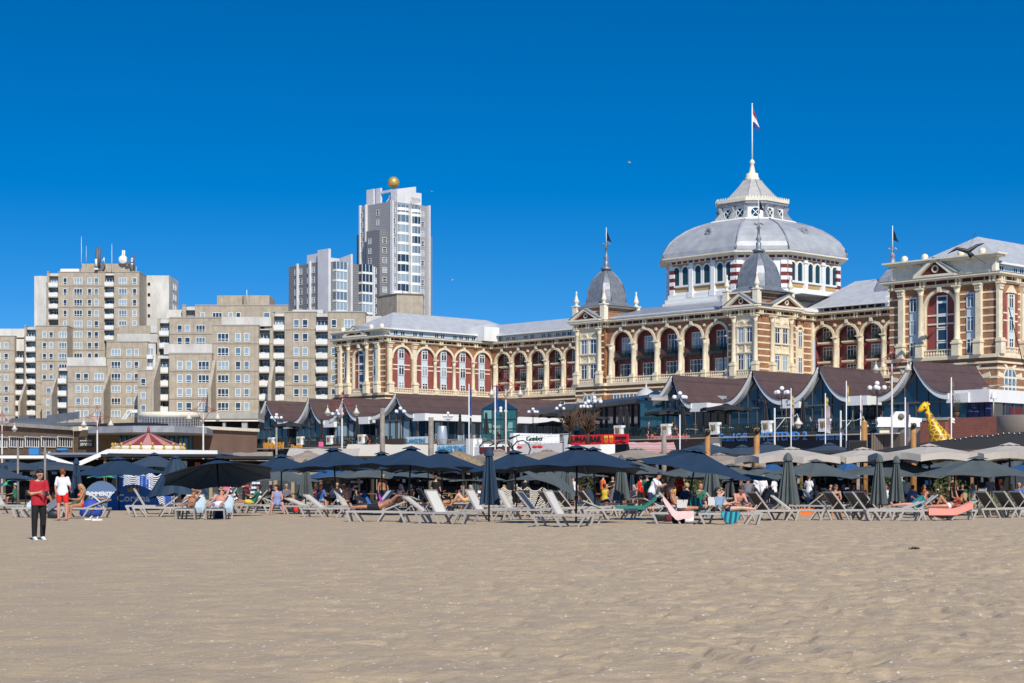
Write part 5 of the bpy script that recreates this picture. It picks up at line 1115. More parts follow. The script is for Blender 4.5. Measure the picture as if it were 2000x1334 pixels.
# black wheel sculpture
b = MB(); c = W(985,860,178)
for k in range(6):
    a = k*R(60)+.3; b.tube([c+Vector((math.cos(a)*.5,0,math.sin(a)*.5)), c+Vector((math.cos(a)*1.6,.1,math.sin(a)*1.9))], [.12,.06], 5)
for q in (-1.6,.0,1.7): b.tube([c+Vector((q,0,-.9))+Vector((math.cos(j*.7)*.9,0,math.sin(j*.7)*.9)) for j in range(10)], .07, 5)
o = b.build('iron_sculpture', BLACK); tag(o, 'tangled black iron wheel sculpture on the white terrace below the glass entrance', 'sculpture')
# giraffe
def giraffe():
    m = bpy.data.materials.new('giraffe_coat'); m.use_nodes = True; n = m.node_tree; L = n.links; p = n.nodes['Principled BSDF']; p.inputs['Roughness'].default_value = .4
    tc = n.nodes.new('ShaderNodeTexCoord'); v = n.nodes.new('ShaderNodeTexVoronoi'); v.feature = 'DISTANCE_TO_EDGE'; v.inputs['Scale'].default_value = 2.0; L.new(tc.outputs['Object'], v.inputs[0])
    cr = n.nodes.new('ShaderNodeValToRGB'); cr.color_ramp.elements[0].position = .07; cr.color_ramp.elements[0].color = (.80,.50,.01,1); cr.color_ramp.elements[1].position = .11; cr.color_ramp.elements[1].color = (.26,.12,.025,1); L.new(v.outputs[0], cr.inputs[0]); L.new(cr.outputs[0], p.inputs['Base Color'])
    Y = 170; root = empty('giraffe_figure', GY(1835,Y,0), 'yellow and brown giraffe figure looking left above the black canopy', 'sculpture')
    Q = lambda x, y: W(x, y, Y)
    b = MB(); cs = [(1862,1000,1.5),(1858,920,1.5),(1850,890,1.4),(1843,872,1.2),(1837,858,.98),(1831,848,.82),(1826,838,.66),(1821,828,.52),(1816,815,.36),(1812,805,.29),(1809.5,797,.27),(1808,791,.2)]
    b.tube([Q(x,y) for x,y,r in cs], [r for *_, r in cs], 14); b.build('neck_and_chest', m, root)
    YEL = mat('giraffe_yellow', (.80,.52,.01), .45)
    b = MB(); b.tube([Q(1811,791), Q(1807,792), Q(1802,796), Q(1797,801), Q(1794,804)], [.2,.36,.3,.24,.1], 12); hd = b.build('head', YEL, root)
    b = MB(); b.tube([Q(1794.5,802),Q(1793,804.5)], [.17,.1], 8); b.build('mouth', mat('giraffe_lip', (.6,.12,.02), .5), hd)
    for x in (1806,1811): MB().tube([Q(x,789),Q(x-.3,785)], [.07,.1], 6).build('horn', YEL, hd)
    MB().tube([Q(1811,791),Q(1815.5,789)], [.06,.14], 6).build('ear', YEL, hd); b = MB(); e = Q(1804,795); b.ball((e.x,e.y-.3,e.z), .08, 8, 6); b.build('eye', BLACK, hd)
giraffe()
# white sculpted pier with round disc
b = MB(); c = W(1755,836,186); q = F/186
def X(px): return (px-CX)/q
def Z(py): return CH+(HY-py)/q
root = empty('white_ornament_pier', (X(1755),186,Z(838)), 'white sculpted pier group with a round grey disc left of the giraffe', 'pier')
b.profile([(X(1711),Z(834)),(X(1740),Z(834)),(X(1740),Z(815)),(X(1713),Z(815)),(X(1711),Z(820)),(X(1714),Z(827))][::1], 185.6, 186.6).profile([(X(1741),Z(835)),(X(1775),Z(835)),(X(1775),Z(812)),(X(1765),Z(804)),(X(1747),Z(804)),(X(1741),Z(812))], 185.3, 186.6).profile([(X(1776),Z(834)),(X(1798),Z(834)),(X(1799),Z(817)),(X(1776),Z(815))], 185.6, 186.6); b.build('pier', WHITE, root)
b = MB(Matrix.Translation((X(1757),185.25,Z(814))) @ Matrix.Rotation(R(90),4,'X')); b.lathe((0,0,0), [(.32,0),(.32,.06)], 16); b.build('disc', JO, root)
b = MB(); b.box(X(1718),X(1800),186,188,2,Z(836)); b.mat(1).box(X(1788),X(1796),185.9,186,3,Z(840)).box(X(1772),X(1786),185.9,186,Z(870),Z(856)); b.mat(2).box(X(1700),X(1765),185.6,185.9,2,Z(846)); b.build('base_wall', [CREAM2, RB, wave_mat('slat_fence', (.15,.12,.10), (.05,.04,.035), 'X', .25, .8, 0, .7)], root)
# ---------------- round hall and brown building at the left
H = empty('casino_hall', GY(100,235,0), 'brown brick hall with strip windows and a wide dark glass front at the left', 'building')
BB = brick_mat('brown_brick', (.20,.14,.09), (.155,.105,.07), (.17,.125,.09), .5, .16, 0, .22)
zz = lambda py, Y: CH+(HY-py)/F*Y
wl = Wall(GY(-40,214).xy, GY(143,238).xy); wl2 = Wall(GY(143,238).xy, GY(193,233).xy); zt = zz(838, 232)
b = MB(wl); b.box(0,wl.len,0,3,.2,zt); b.at(wl2).box(.1,wl2.len,0,3,.2,zt); b.build('wall', BB, H)
b = MB(wl); b.box(-.2,wl.len,-.35,3,zt,zt+.45); b.mat(1).at(wl2).box(0,2.2,-.4,3,zt-.1,zt+.5); b.build('parapet', [STONE, CREAM2], H)
for a, c in ((-13,13),(17.5,44),(48.5,75),(80,107.5),(112,140)):
    s0, s1 = wl.s(a), wl.s(c); winunit(H, LM(wl, (s0+s1)/2, -.02, z_on(wl, (a+c)/2, 863.5)), s1-s0, 1.35, 6, None, GD, .11)
    MB(wl).box(s0-.1,s1+.1,-.3,0,z_on(wl,(a+c)/2,854),z_on(wl,(a+c)/2,853)).build('lintel', WHITE, H)
s0, s1 = wl2.s(155), wl2.s(184); b = MB(wl2); b.box(s0,s1,-.15,0,zz(874,236),zz(853,236)); sg = b.build('sign_board', mat('charcoal_board', (.045,.045,.05), .6), H)
SG = mat('pale_lettering', (.62,.62,.6), .5); sign(wl2, 159, 181, 868, '24/7 OPEN', SG, sg, .42, -.18, bold=.03); sign(wl2, 159, 181, 861, 'HOMMERSON', SG, sg, .2, -.18, bold=.02)
b = MB(wl2); x = wl2.s(170); z = zz(857,236); b.profile([(x-.12,z-.1),(x+.12,z-.1),(x+.16,z+.1),(x+.06,z),(x,z+.12),(x-.06,z),(x-.16,z+.1)], -.18, -.15); b.build('emblem', GOLD, sg)
P = [GY(172,226), GY(260,222), GY(340,222), GY(404,228), GY(418,240), GY(300,270), GY(172,262)]; z = zz(838,224)
b = MB(); b.prism([tuple(p.xy) for p in P], z-.45, z+.35); b.build('canopy_roof', LEAD, H)
w3 = Wall(GY(190,236).xy, GY(412,240).xy); b = MB(w3); b.box(0,w3.len,0,.2,1,zz(842,236)); g = b.build('glazing', GN, H); b = MB(w3)
for i in range(26): b.box(i*.62,i*.62+.1,-.15,0,1,zz(842,236))
b.build('mullion', DARK, g); b = MB(w3)
for i in range(14): x = random.uniform(.3,w3.len-.8); b.box(x,x+random.uniform(.15,.5),-.08,-.02,2,zz(846,236))
b.build('curtain', mat('blue_drape', (.05,.12,.17), .5), g)
w4 = Wall(GY(414,238).xy, GY(502,248).xy); b = MB(w4); b.box(0,w4.len,0,4,.2,zz(840,240)); b.build('wall', mat('brown_cladding', (.20,.125,.09), .7, .15, .5), H); b = MB(w4); b.box(-1,w4.len,-.4,4,zz(840,240),zz(834,240)); b.build('parapet', CREAM2, H)
w5 = Wall(GY(392,262).xy, GY(505,262).xy); b = MB(w5); b.box(0,w5.len,-.5,6,zz(818,262),zz(806,262)); b.mat(1).box(0,w5.len,-.3,6,zz(823,262),zz(818,262)); b.mat(2).box(.3,w5.len,1,6,zz(836,262),zz(823,262)); b.mat(0).box(3.2,3.6,0,1,zz(836,262),zz(823,262)).box(6,6.8,0,1,zz(836,262),zz(823,262)); b.build('upper_storey', [STONE, CREAM2, DARK], H)
cc = GY(334, 268); rr = 62/F*268; b = MB(); b.mat(0).lathe((cc.x,cc.y,0), [(rr*1.01,zz(816,264)),(rr*1.02,zz(805,264)),(rr*.9,zz(804,264)),(.1,zz(804,264))], 40)
b.mat(1).lathe((cc.x,cc.y,0), [(rr*.97,zz(838,264)),(rr*.97,zz(816,264))], 40, smooth=False); b.mat(2)
for i in range(60): a = 2*math.pi*i/60; b.box(cc.x+rr*math.cos(a)-.05,cc.x+rr*math.cos(a)+.05,cc.y+rr*math.sin(a)-.05,cc.y+rr*math.sin(a)+.05,zz(837,264),zz(816,264))
for k in range(6): z = zz(818+k*3.2,264); b.loft([[(cc.x+q*math.cos(i*math.pi/20),cc.y+q*math.sin(i*math.pi/20),z+dz) for i in range(40)] for q, dz in ((rr*.98,0),(rr*1.0,0),(rr*1.0,.07),(rr*.98,.07))], caps=False)
b.build('round_plant_screen', [CREAM2, JO, LEAD], H)
b = MB(); z0 = zz(833,262)
b.loft([[(GY(16,262).x+i*1.0*.7, 262+2.5*(1-math.cos(j*math.pi/12)), z0+1.3*math.sin(j*math.pi/12)) for j in range(7)] for i in range(9)], closed=False); b.box(GY(37,264).x,GY(56,264).x,264,267,zz(822,264),zz(811,264)); b.build('vaulted_roof', mat('dark_zinc', (.10,.11,.13), .5), H)
b = MB(); w6 = Wall(GY(91,252).xy, GY(186,246).xy)
for i in range(6): b.at(w6).box(i*1.13+.03,i*1.13+1.1,0,.15,zz(826,250)+i*.1,zz(809.5,250)+i*.06)
b.box(0,w6.len,-.2,.5,zz(832,250),zz(826,250)); b.build('screen_panel', mat('zinc_panel', (.16,.18,.21), .45, .2, .8), H)
b = MB(w6); b.box(-8,w6.len+8,.5,6,zz(836,250),zz(829,250)); b.build('roof_band', DK, H)
b = MB()
for i in range(8): b.box(GY(239+i*1.6,250).x,GY(245+i*1.6,250).x,250,250.4,zz(819-i*2.2,250),zz(818-i*2.2,250))
b.bar(W(238,819,250),W(251,800,250),.12).bar(W(245,819,250),W(258,801,250),.12); b.box(GY(252,250).x,GY(268,250).x,250,252,zz(806,250),zz(800,250)); b.build('roof_stairs', WHITE, H)
# carousel
CA = empty('carousel', GY(290,172,0), 'fairground carousel with a red and pink striped cone roof and gilded rim', 'carousel'); c = GY(290,172)
RD = mat('carousel_red', (.28,.045,.055), .6, .2, 1); PK = mat('carousel_pink', (.50,.25,.22), .6, .15, 1); b = MB(); R1 = 3.3; zt = zz(846,172); ze = zz(870,170)
for i in range(20):
    a0, a1 = 2*math.pi*i/20, 2*math.pi*(i+1)/20; b.mat(i % 2); q = lambda r, a, z: (c.x+r*math.cos(a), c.y+r*math.sin(a), z)
    b.quad(q(.2,a0,zt), q(R1,a0,ze), q(R1,a1,ze), q(.2,a1,zt))
b.build('cone_roof', [RD, PK], CA); b = MB(); b.tube([(c.x,c.y,zt-.2),(c.x,c.y,zt+.45),(c.x,c.y,zt+.7)], [.2,.12,.02], 8); b.build('finial', RD, CA)
b = MB(); b.mat(0).lathe((c.x,c.y,0), [(R1+.02,ze-.02),(R1+.1,ze-.05),(R1+.1,ze-.5),(R1-.1,ze-.52)], 20)
for i in range(20): a = 2*math.pi*i/20; b.mat(1).ball((c.x+(R1+.15)*math.cos(a),c.y+(R1+.15)*math.sin(a),ze-.28), .15, 6, 5, 1.3).ball((c.x+(R1+.1)*math.cos(a),c.y+(R1+.1)*math.sin(a),ze+.1), .13, 6, 5, 1.5)
b.build('rim', [CREAM2, mat('gilding', (.5,.32,.06), .4)], CA); b = MB()
for i in range(10): a = 2*math.pi*i/10; b.tube([(c.x+R1*.9*math.cos(a),c.y+R1*.9*math.sin(a),.3),(c.x+R1*.9*math.cos(a),c.y+R1*.9*math.sin(a),ze)], .05, 5)
b.lathe((c.x,c.y,0), [(R1,.1),(R1,.4)], 20); b.build('pole', MT['gilding'], CA)
# ---------------- beach kit: parasols, loungers, lamps, poles
NAV = mat('navy_canvas', (.012,.036,.075), .75, .22, 1.3, coords='Object'); GRY = mat('grey_canvas', (.085,.105,.107), .8, .2, 1.3, coords='Object')
CRM = mat('cream_canvas', (.50,.45,.39), .8, .1, 1.5, coords='Object'); BEG = mat('beige_canvas', (.33,.275,.22), .8, .12, 1.5, coords='Object'); BLK = mat('black_canvas', (.02,.022,.028), .8); MID = mat('mid_blue_canvas', (.02,.085,.22), .75)
TIDE = mat('slate_blue_canvas', (.035,.06,.095), .8)
POLE = mat('navy_pole', (.008,.011,.018), .45)
def parasol(name, n=8, R0=2.05, za=2.58, ze=1.72, m=NAV, vent=True, val=0, label=None, sag=.1):
    root = empty(name); b = MB(); zc = za-.07 if vent else za; K = 6
    def pt(t, a, k):              # t 0 apex to 1 edge; k: position between two ribs
        d = math.sin(math.pi*k)*sag*t*t; r = R0*t*(1-.35*d); z = zc+(ze-zc)*(t**.9)-d*.55*(1-t)-math.sin(math.pi*k)*.04*t+ d*1.15*t
        return r, z
    for i in range(n):
        rows = []
        for j in range(5):
            row = []
            for q in range(K+1):
                t = .04+.96*j/4; k = q/K; a0 = 2*math.pi*(i+.5)/n; a1 = 2*math.pi*(i+1.5)/n; r, z = pt(t, 0, k)
                x = r*((1-k)*math.cos(a0)+k*math.cos(a1)); y = r*((1-k)*math.sin(a0)+k*math.sin(a1)); row.append((x,y,z))
            rows.append(row)
        b.loft(rows, closed=False, smooth=False)
        if val:
            e = rows[-1]; b.loft([e, [(x*1.003,y*1.003,z-val*(1-.5*abs(math.sin(math.pi*q/K*1.0)) if n == 4 else 1)) for q, (x,y,z) in enumerate(e)]], closed=False)
    b.build('canopy', m, root)
    if vent:
        b = MB()
        for i in range(n):
            a0 = 2*math.pi*(i+.5)/n; a1 = 2*math.pi*(i+1.5)/n; r = R0*.17
            b.quad((0,0,za), (r*math.cos(a0),r*math.sin(a0),za-.15), (r*.95*math.cos((a0+a1)/2),r*.95*math.sin((a0+a1)/2),za-.12), (r*math.cos(a1),r*math.sin(a1),za-.15))
        b.build('vent_cap', m, root)
    for i in range(n):
        a = 2*math.pi*(i+.5)/n; MB().tube([(0,0,zc-.1),(R0*.97*math.cos(a),R0*.97*math.sin(a),ze-.03)], .013, 4).build('rib', POLE, root)
    b = MB(); b.tube([(0,0,0),(0,0,za-.02)], .03 if R0 < 2.3 else .045, 6); b.lathe((0,0,.72), [(.03,0),(.055,.03),(.055,.14),(.03,.17)], 8); b.build('pole', POLE, root)
    if val: MB().box(-.45,.45,-.45,.45,0,.12).build('base', STONE, root)
    return root
def closed_parasol(name, m=NAV, top=2.5, bot=.62, w=.35, seed=1, folds=8):
    rr = random.Random(seed); root = empty(name); b = MB(); N = folds*6; ph = [rr.uniform(-.35,.35) for _ in range(folds)]; am = [rr.uniform(.75,1.2) for _ in range(folds)]; rings = []
    for t in [0,.1,.25,.4,.55,.7,.85,1]:
        z = top-.22-(top-.22-bot)*t; r0 = (.1+(w-.1)*t**.9); row = []
        for i in range(N):
            f = i/6; k = int(f) % folds; s = abs(math.sin(math.pi*(f-int(f)))); a = 2*math.pi*(i/N)+ph[k]*.3*t
            r = r0*(.42+.6*s*am[k]) if t > 0 else r0; row.append((r*math.cos(a), r*math.sin(a), z-(.07*t*s*am[k])+(.05*t if s < .1 else 0)))
        rings.append(row)
    b.loft(rings, caps=False, smooth=False); b.build('folded_canopy', m, root)
    b = MB(); b.lathe((0,0,0), [(.155,top-.3),(.15,top-.22),(.1,top-.08),(.03,top)], 8, smooth=False); b.build('vent_cap', m, root)
    MB().tube([(0,0,0),(0,0,top-.3)], .03, 6).build('pole', POLE, root); return root
FRM = mat('taupe_grey_plastic', (.40,.375,.35), .5, .08, 3, coords='Object'); SLG = mat('pale_sling', (.64,.615,.565), .7, .06, 4, coords='Object'); SLD = mat('dark_taupe_sling', (.075,.065,.055), .8)
SLN = mat('navy_sling', (.03,.05,.09), .8); WPL = mat('white_plastic', (.75,.76,.78), .45); SLB = mat('blue_sling', (.02,.09,.42), .7)
def lounger(name, ang, sling=SLG, fm=FRM, back=None):
    """foot at +x, head at -x; hinge at x=-.2; the backrest rises at ang degrees"""
    root = empty(name); a = R(ang); hx = -.22; ex = hx-.80*math.cos(a); ez = .36+.80*math.sin(a); b = MB()
    for y in (-.33,.33):
        b.bar((-.98 if ang < 70 else -.98, y, .335), (.98, y, .345), .05, .07)
    b.bar((.96,-.33,.345),(.96,.33,.345),.06,.07).bar((-.96,-.33,.335),(-.96,.33,.335),.05,.06).bar((.35,-.33,.33),(.35,.33,.33),.04,.05); b.build('frame', fm, root)
    for y in (-.33,.33):
        for p, q in (((.96,.36),(.84,0)), ((.70,.34),(.46,0)), ((-.30,.34),(-.08,0)), ((-.96,.34),(-.80,0))):
            l = MB(); l.loft([[(p[0]-.04,y-.03,p[1]),(p[0]+.04,y-.03,p[1]),(p[0]+.04,y+.03,p[1]),(p[0]-.04,y+.03,p[1])],[(q[0]-.03,y-.025,q[1]),(q[0]+.03,y-.025,q[1]),(q[0]+.03,y+.025,q[1]),(q[0]-.03,y+.025,q[1])]]); l.build('leg', fm, root)
    s = MB(); s.box(hx,.94,-.305,.305,.362,.375); s.build('seat_sling', sling, root)
    f = MB()
    for y in (-.31,.31): f.bar((hx,y,.365),(ex,y,ez),.045,.05)
    f.bar((ex,-.31,ez),(ex,.31,ez),.05,.06); f.bar((hx,-.3,.36),(hx,.3,.36),.03)
    if ang > 15:
        mx = (hx+ex)/2; mz = (.365+ez)/2
        for y in (-.28,.28): f.bar((mx,y,mz),(mx-.32,y,.33),.025)
        f.bar((mx-.32,-.28,.33),(mx-.32,.28,.33),.025)
    bf = f.build('backrest', fm, root); q = MB(); d = Vector((math.sin(a),0,math.cos(a)))*.012
    P0 = Vector((hx-.02,0,.37)); P1 = Vector((ex,0,ez)); q.loft([[tuple(P0+Vector((0,y,0))+d*s_) for y, s_ in ((-.29,1),(.29,1),(.29,-1),(-.29,-1))],[tuple(P1+Vector((0,y,0))+d*s_) for y, s_ in ((-.29,1),(.29,1),(.29,-1),(-.29,-1))]]); q.mi = [0]*len(q.mi); q.mi[2] = 1; q.build('back_sling', [sling, back or SLD], bf)
    return root
# ---------------- people
SKIN = {'fair': mat('fair_skin', (.62,.36,.25), .55, .05, 6, coords='Object'), 'tan': mat('tanned_skin', (.42,.19,.10), .5, .08, 6, coords='Object'), 'pink': mat('sunburnt_skin', (.58,.27,.19), .55, .07, 6, coords='Object')}
def cloth(n, c): return mat('cloth_'+n, c, .85, .08, 5, coords='Object')
CL = {k: cloth(k, v) for k, v in dict(red=(.42,.012,.022), brightred=(.72,.02,.015), white=(.78,.80,.85), black=(.007,.007,.009), navy=(.02,.03,.075), orange=(.80,.17,.05), blue=(.05,.13,.38), lilac=(.25,.29,.48), green=(.02,.16,.10), grey=(.14,.14,.165), brown=(.16,.075,.035), pink=(.75,.12,.28), teal=(.02,.22,.24), yellow=(.70,.52,.06), sky=(.25,.42,.65), maroon=(.12,.015,.03), lime=(.45,.60,.05), leopard=(.34,.32,.28)).items()}
HAIR = {k: mat('hair_'+k, v, .6) for k, v in dict(black=(.008,.007,.007), brown=(.05,.025,.012), blond=(.42,.27,.12), grey=(.38,.37,.35), red=(.16,.05,.015)).items()}
LIPS = mat('lips', (.35,.10,.08), .5)
def nv(v): return Vector(v).normalized()
def remesh(mb, vox):
    me = bpy.data.meshes.new('t'); me.from_pydata(mb.v, [], mb.f); o = bpy.data.objects.new('t', me); col.objects.link(o)
    bm = bmesh.new(); bm.from_mesh(me); bmesh.ops.recalc_face_normals(bm, faces=bm.faces); bm.to_mesh(me); bm.free()
    m = o.modifiers.new('r', 'REMESH'); m.mode = 'VOXEL'; m.voxel_size = vox; m.use_smooth_shade = True; s = o.modifiers.new('s', 'SMOOTH'); s.factor = .5; s.iterations = 2
    dg = bpy.context.evaluated_depsgraph_get(); e = bpy.data.meshes.new_from_object(o.evaluated_get(dg)); bpy.data.objects.remove(o); bpy.data.meshes.remove(me)
    v = [tuple(x.co) for x in e.vertices]; f = [tuple(p.vertices) for p in e.polygons]; bpy.data.meshes.remove(e); return v, f
def limb(b, p, q, r0, r1, g=0.):
    p, q = Vector(p), Vector(q); m = p.lerp(q, .4); b.tube([p, m, q], [r0+g, (r0*.55+r1*.45)*1.06+g, r1+g], 8); b.ball(p, r0+g, 8, 6); b.ball(q, r1+g, 8, 6)
def person(name, skin='fair', H=1.75, pel=(0,0,.93), up=(0,0,1), fw=(0,-1,0), hup=None, hfw=None, arms=None, legs=None, top=None, bottom=None, hair='brown', hl=0., cap=None, shoes=None, vox=.017, fat=1., glasses=False, bare=False):
    """top: (colour, kind) with kind tee / tank / bikini / dress; bottom: (colour, kind) with kind shorts / trousers / briefs / skirt"""
    k = H/1.75; pel = Vector(pel); up = nv(up); fw = nv(fw); fw = (fw-up*fw.dot(up)).normalized(); sd_ = up.cross(fw)
    hup = nv(hup or up); hfw = nv(hfw or fw); hfw = (hfw-hup*hfw.dot(hup)).normalized()
    neck = pel+up*.52*k; b = MB(); T = []
    for t, wx, wy in ((-.1,.10,.09),(-.04,.165,.115),(.05,.168,.115),(.2,.135,.098),(.34,.158,.112),(.43,.165,.105),(.49,.12,.08),(.53,.06,.055)):
        T.append((t*k, wx*k*(1 if t > .4 else fat), wy*k*(1 if t > .4 else fat)))
    def tor(bb, lo, hi, g, mn=0):
        rr = [x for x in T if lo-.001 <= x[0]/k <= hi+.001]
        bb.loft([[tuple(pel+up*t+sd_*(max(wx, mn if t < .2 else 0)+g)*math.cos(2*math.pi*i/14)+fw*(max(wy, mn*.68 if t < .2 else 0)+g)*math.sin(2*math.pi*i/14)) for i in range(14)] for t, wx, wy in rr])
    tor(b, -.1, .53, 0)
    hc = neck+hup*.16*k+hfw*.02*k; limb(b, neck-up*.03*k, hc-hup*.04*k, .052*k, .05*k)
    def hp(x, y, z): return hc+hup.cross(hfw)*x*k+hfw*y*k+hup*z*k
    b.loft([[tuple(hp(rx*math.cos(2*math.pi*i/12), oy+ry*math.sin(2*math.pi*i/12), z)) for i in range(12)] for z, rx, ry, oy in ((-.115,.02,.025,.055),(-.10,.045,.05,.035),(-.06,.062,.075,.012),(0,.073,.092,0),(.05,.074,.094,-.004),(.09,.058,.075,-.008),(.115,.02,.03,-.01))])
    b.loft([[tuple(hp(x,y,z)) for x,y,z in ((-.014,.075,-.03),(.014,.075,-.03),(.008,.085,.02),(-.008,.085,.02))],[tuple(hp(x,y,z)) for x,y,z in ((-.01,.115,-.03),(.01,.115,-.03),(.004,.09,.02),(-.004,.09,.02))]])
    for s in (-1, 1): b.ball(hp(s*.077,-.005,-.01), .022*k, 6, 5, 1.4)
    sh = [neck-up*.055*k-sd_*.165*k, neck-up*.055*k+sd_*.165*k]; hj = [pel-sd_*.085*k-up*.02, pel+sd_*.085*k-up*.02]; ex = []; A = []; Lg = []
    for i in (0, 1):
        ua, fa = (nv(x) for x in arms[i]); el = sh[i]+ua*.29*k; wr = el+fa*.25*k; A.append((sh[i], el, wr, fa)); b.ball(sh[i], .062*k, 8, 6); limb(b, sh[i], el, .05*k, .038*k); limb(b, el, wr, .038*k, .026*k)
        s = (-1, 1)[i]; side = fa.cross(fw if abs(fa.dot(fw)) < .9 else up).normalized(); nrm = side.cross(fa).normalized()
        b.loft([[tuple(wr+fa*t*k+side*x*k+nrm*y*k) for x, y in ((-w_,-.012),(w_,-.012),(w_,.012),(-w_,.012))] for t, w_ in ((-.01,.022),(.03,.036),(.085,.042))])
        for j, (o_, L) in enumerate(((-.032,.062),(-.011,.074),(.011,.07),(.031,.056))):
            p0 = wr+fa*.078*k+side*o_*k; p1 = p0+fa*L*.5*k+nrm*.008*k; p2 = p1+(fa*.7+nrm*.7).normalized()*L*.5*k; ex.append(([p0,p1,p2], [.0095*k,.009*k,.007*k]))
        p0 = wr+fa*.03*k-side*s*.03*k; p1 = p0+(fa*.6-side*s*.8).normalized()*.035*k; ex.append(([p0,p1,p1+fa*.03*k], [.012*k,.01*k,.008*k]))
        th, sn, ft = (nv(x) for x in legs[i]); kn = hj[i]+th*.42*k; an = kn+sn*.41*k; tt = an+ft*.16*k-(sn*.02*k); Lg.append((hj[i], kn, an, ft))
        limb(b, hj[i], kn, .088*k*fat, .055*k); limb(b, kn, kn.lerp(an,.35), .055*k, .056*k); limb(b, kn.lerp(an,.35), an, .056*k, .034*k)
        if not shoes: limb(b, an, an+ft*.13*k+sn*.035*k, .036*k, .026*k); b.ball(an-ft*.03*k+sn*.03*k, .03*k, 6, 5)
    v, f = remesh(b, vox); root = empty(name); B = MB(); B.add(v, f, True)
    for p, r in ex: B.tube(p, r, 5)
    B.mat(1)
    for s in (-1, 1): B.ball(hp(s*.03,.083,.012), .011*k, 6, 4)
    B.mat(2); B.tube([hp(-.025,.088,-.062), hp(0,.094,-.064), hp(.025,.088,-.062)], [.003*k,.008*k,.003*k], 5); B.mat(3)
    for s in (-1, 1): B.tube([hp(s*.045,.08,.032), hp(s*.015,.09,.036)], .005*k, 4)
    B.build('body', [SKIN[skin], BLACK, LIPS, HAIR[hair if hair != 'grey' else 'brown']], root)
    if hair:
        b = MB(); b.loft([[tuple(hp(rx*math.cos(2*math.pi*i/12), oy+ry*math.sin(2*math.pi*i/12), z)) for i in range(12)] for z, rx, ry, oy in ((-.06,.06,.05,-.055),(-.02,.083,.07,-.042),(.04,.088,.093,-.022),(.085,.08,.10,-.006),(.12,.05,.062,-.01),(.135,.012,.02,-.01))])
        rr = random.Random(int(H*1000)+len(name))
        for q in range(14): a = rr.uniform(0,6.28); zq = rr.uniform(.0,.11); b.ball(hp(.066*math.cos(a), -.03+.07*abs(math.sin(a))*(-1 if zq < .07 else 1), zq), rr.uniform(.025,.04)*k, 6, 5)
        if hl:
            pts = [hp(0,-.07,.03), hp(0,-.10,-.07), hp(0,-.11,-.07-hl*.5), hp(0,-.09,-.07-hl)]; b.tube(pts, [.06*k,.075*k,.07*k,.03*k], 8)
            for s in (-1,1): b.tube([hp(s*.06,-.03,.03), hp(s*.078,-.04,-.06), hp(s*.07,-.05,-.06-hl*.7)], [.03*k,.035*k,.02*k], 6)
        v, f = remesh(b, vox*.9); M_ = MB(); M_.add(v, f, True); M_.build('hair', HAIR[hair], root)
    if cap:
        b = MB(); b.loft([[tuple(hp(r*.088*math.cos(2*math.pi*i/12), -.01+r*.105*math.sin(2*math.pi*i/12), z)) for i in range(12)] for z, r in ((.045,1.04),(.10,.98),(.135,.6),(.145,.1))]); b.loft([[tuple(hp(x,y,z)) for x, y, z in ((-.07,.07,.05),(.07,.07,.05),(.05,.17,.035),(-.05,.17,.035))],[tuple(hp(x,y,z)) for x, y, z in ((-.07,.07,.06),(.07,.07,.06),(.05,.17,.045),(-.05,.17,.045))]]); b.build('cap', CL[cap], root)
    if glasses:
        b = MB()
        for s in (-1, 1): gz = .35 if glasses == 'thin' else 1; b.tube([hp(s*.015,.1,.012), hp(s*.05,.095,.014), hp(s*.078,.0,.01)], [.013*k*gz,.015*k*gz,.005*k*gz], 6)
        b.build('sunglasses', BLACK, root)
    if top:
        c, kd = top; b = MB(); g = .014
        if kd in ('tee','tank','dress'):
            tor(b, -.1 if kd == 'tee' else -.04, .49, g+(.004 if kd == 'tee' else 0), .165 if kd == 'tee' else 0)
            for i in (0,1):
                s_, el, wr, fa = A[i]; b.ball(s_, (.062+.004)*k, 8, 6)
                if kd == 'tee': limb(b, s_, s_.lerp(el,.72), .05*k, .05*k, .01)
            if kd == 'dress':
                for i in (0,1): limb(b, Lg[i][0], Lg[i][0].lerp(Lg[i][1], .85), .09*k*fat, .08*k, .02)
                limb(b, pel, (Lg[0][1]+Lg[1][1])/2, .1*k, .1*k)
        else:
            tor(b, .2, .34, -.01) if 0 else None
            c0 = pel+up*.36*k
            for s in (-1,1): b.ball(c0+fw*.085*k+sd_*s*.07*k, .062*k, 8, 6)
            b.loft([[tuple(c0+up*z+sd_*(.163*k)*math.cos(2*math.pi*i/14)+fw*(.119*k)*math.sin(2*math.pi*i/14)) for i in range(14)] for z in (-.035,.025)])
        v, f = remesh(b, vox); M_ = MB(); M_.add(v, f, True); M_.build({'tee':'shirt','tank':'vest_top','dress':'dress','bikini':'bikini_top'}[kd], CL[c], root)
    if bottom:
        c, kd = bottom; b = MB(); g = .014; tor(b, -.1, .05, g*.8); e = {'shorts':.62,'trousers':1,'briefs':.05,'skirt':.9}[kd]
        for i in (0,1):
            h0, kn, an, ft = Lg[i]
            if kd == 'briefs': b.ball(h0, .093*k*fat, 8, 6); continue
            limb(b, h0, h0.lerp(kn, e), .09*k*fat, .075*k if e < 1 else .062*k, .018)
            if e == 1: limb(b, kn, an.lerp(kn,.04), .062*k, .045*k, .016)
        v, f = remesh(b, vox); M_ = MB(); M_.add(v, f, True); M_.build({'shorts':'shorts','trousers':'trousers','briefs':'bikini_bottom','skirt':'skirt'}[kd], CL[c], root)
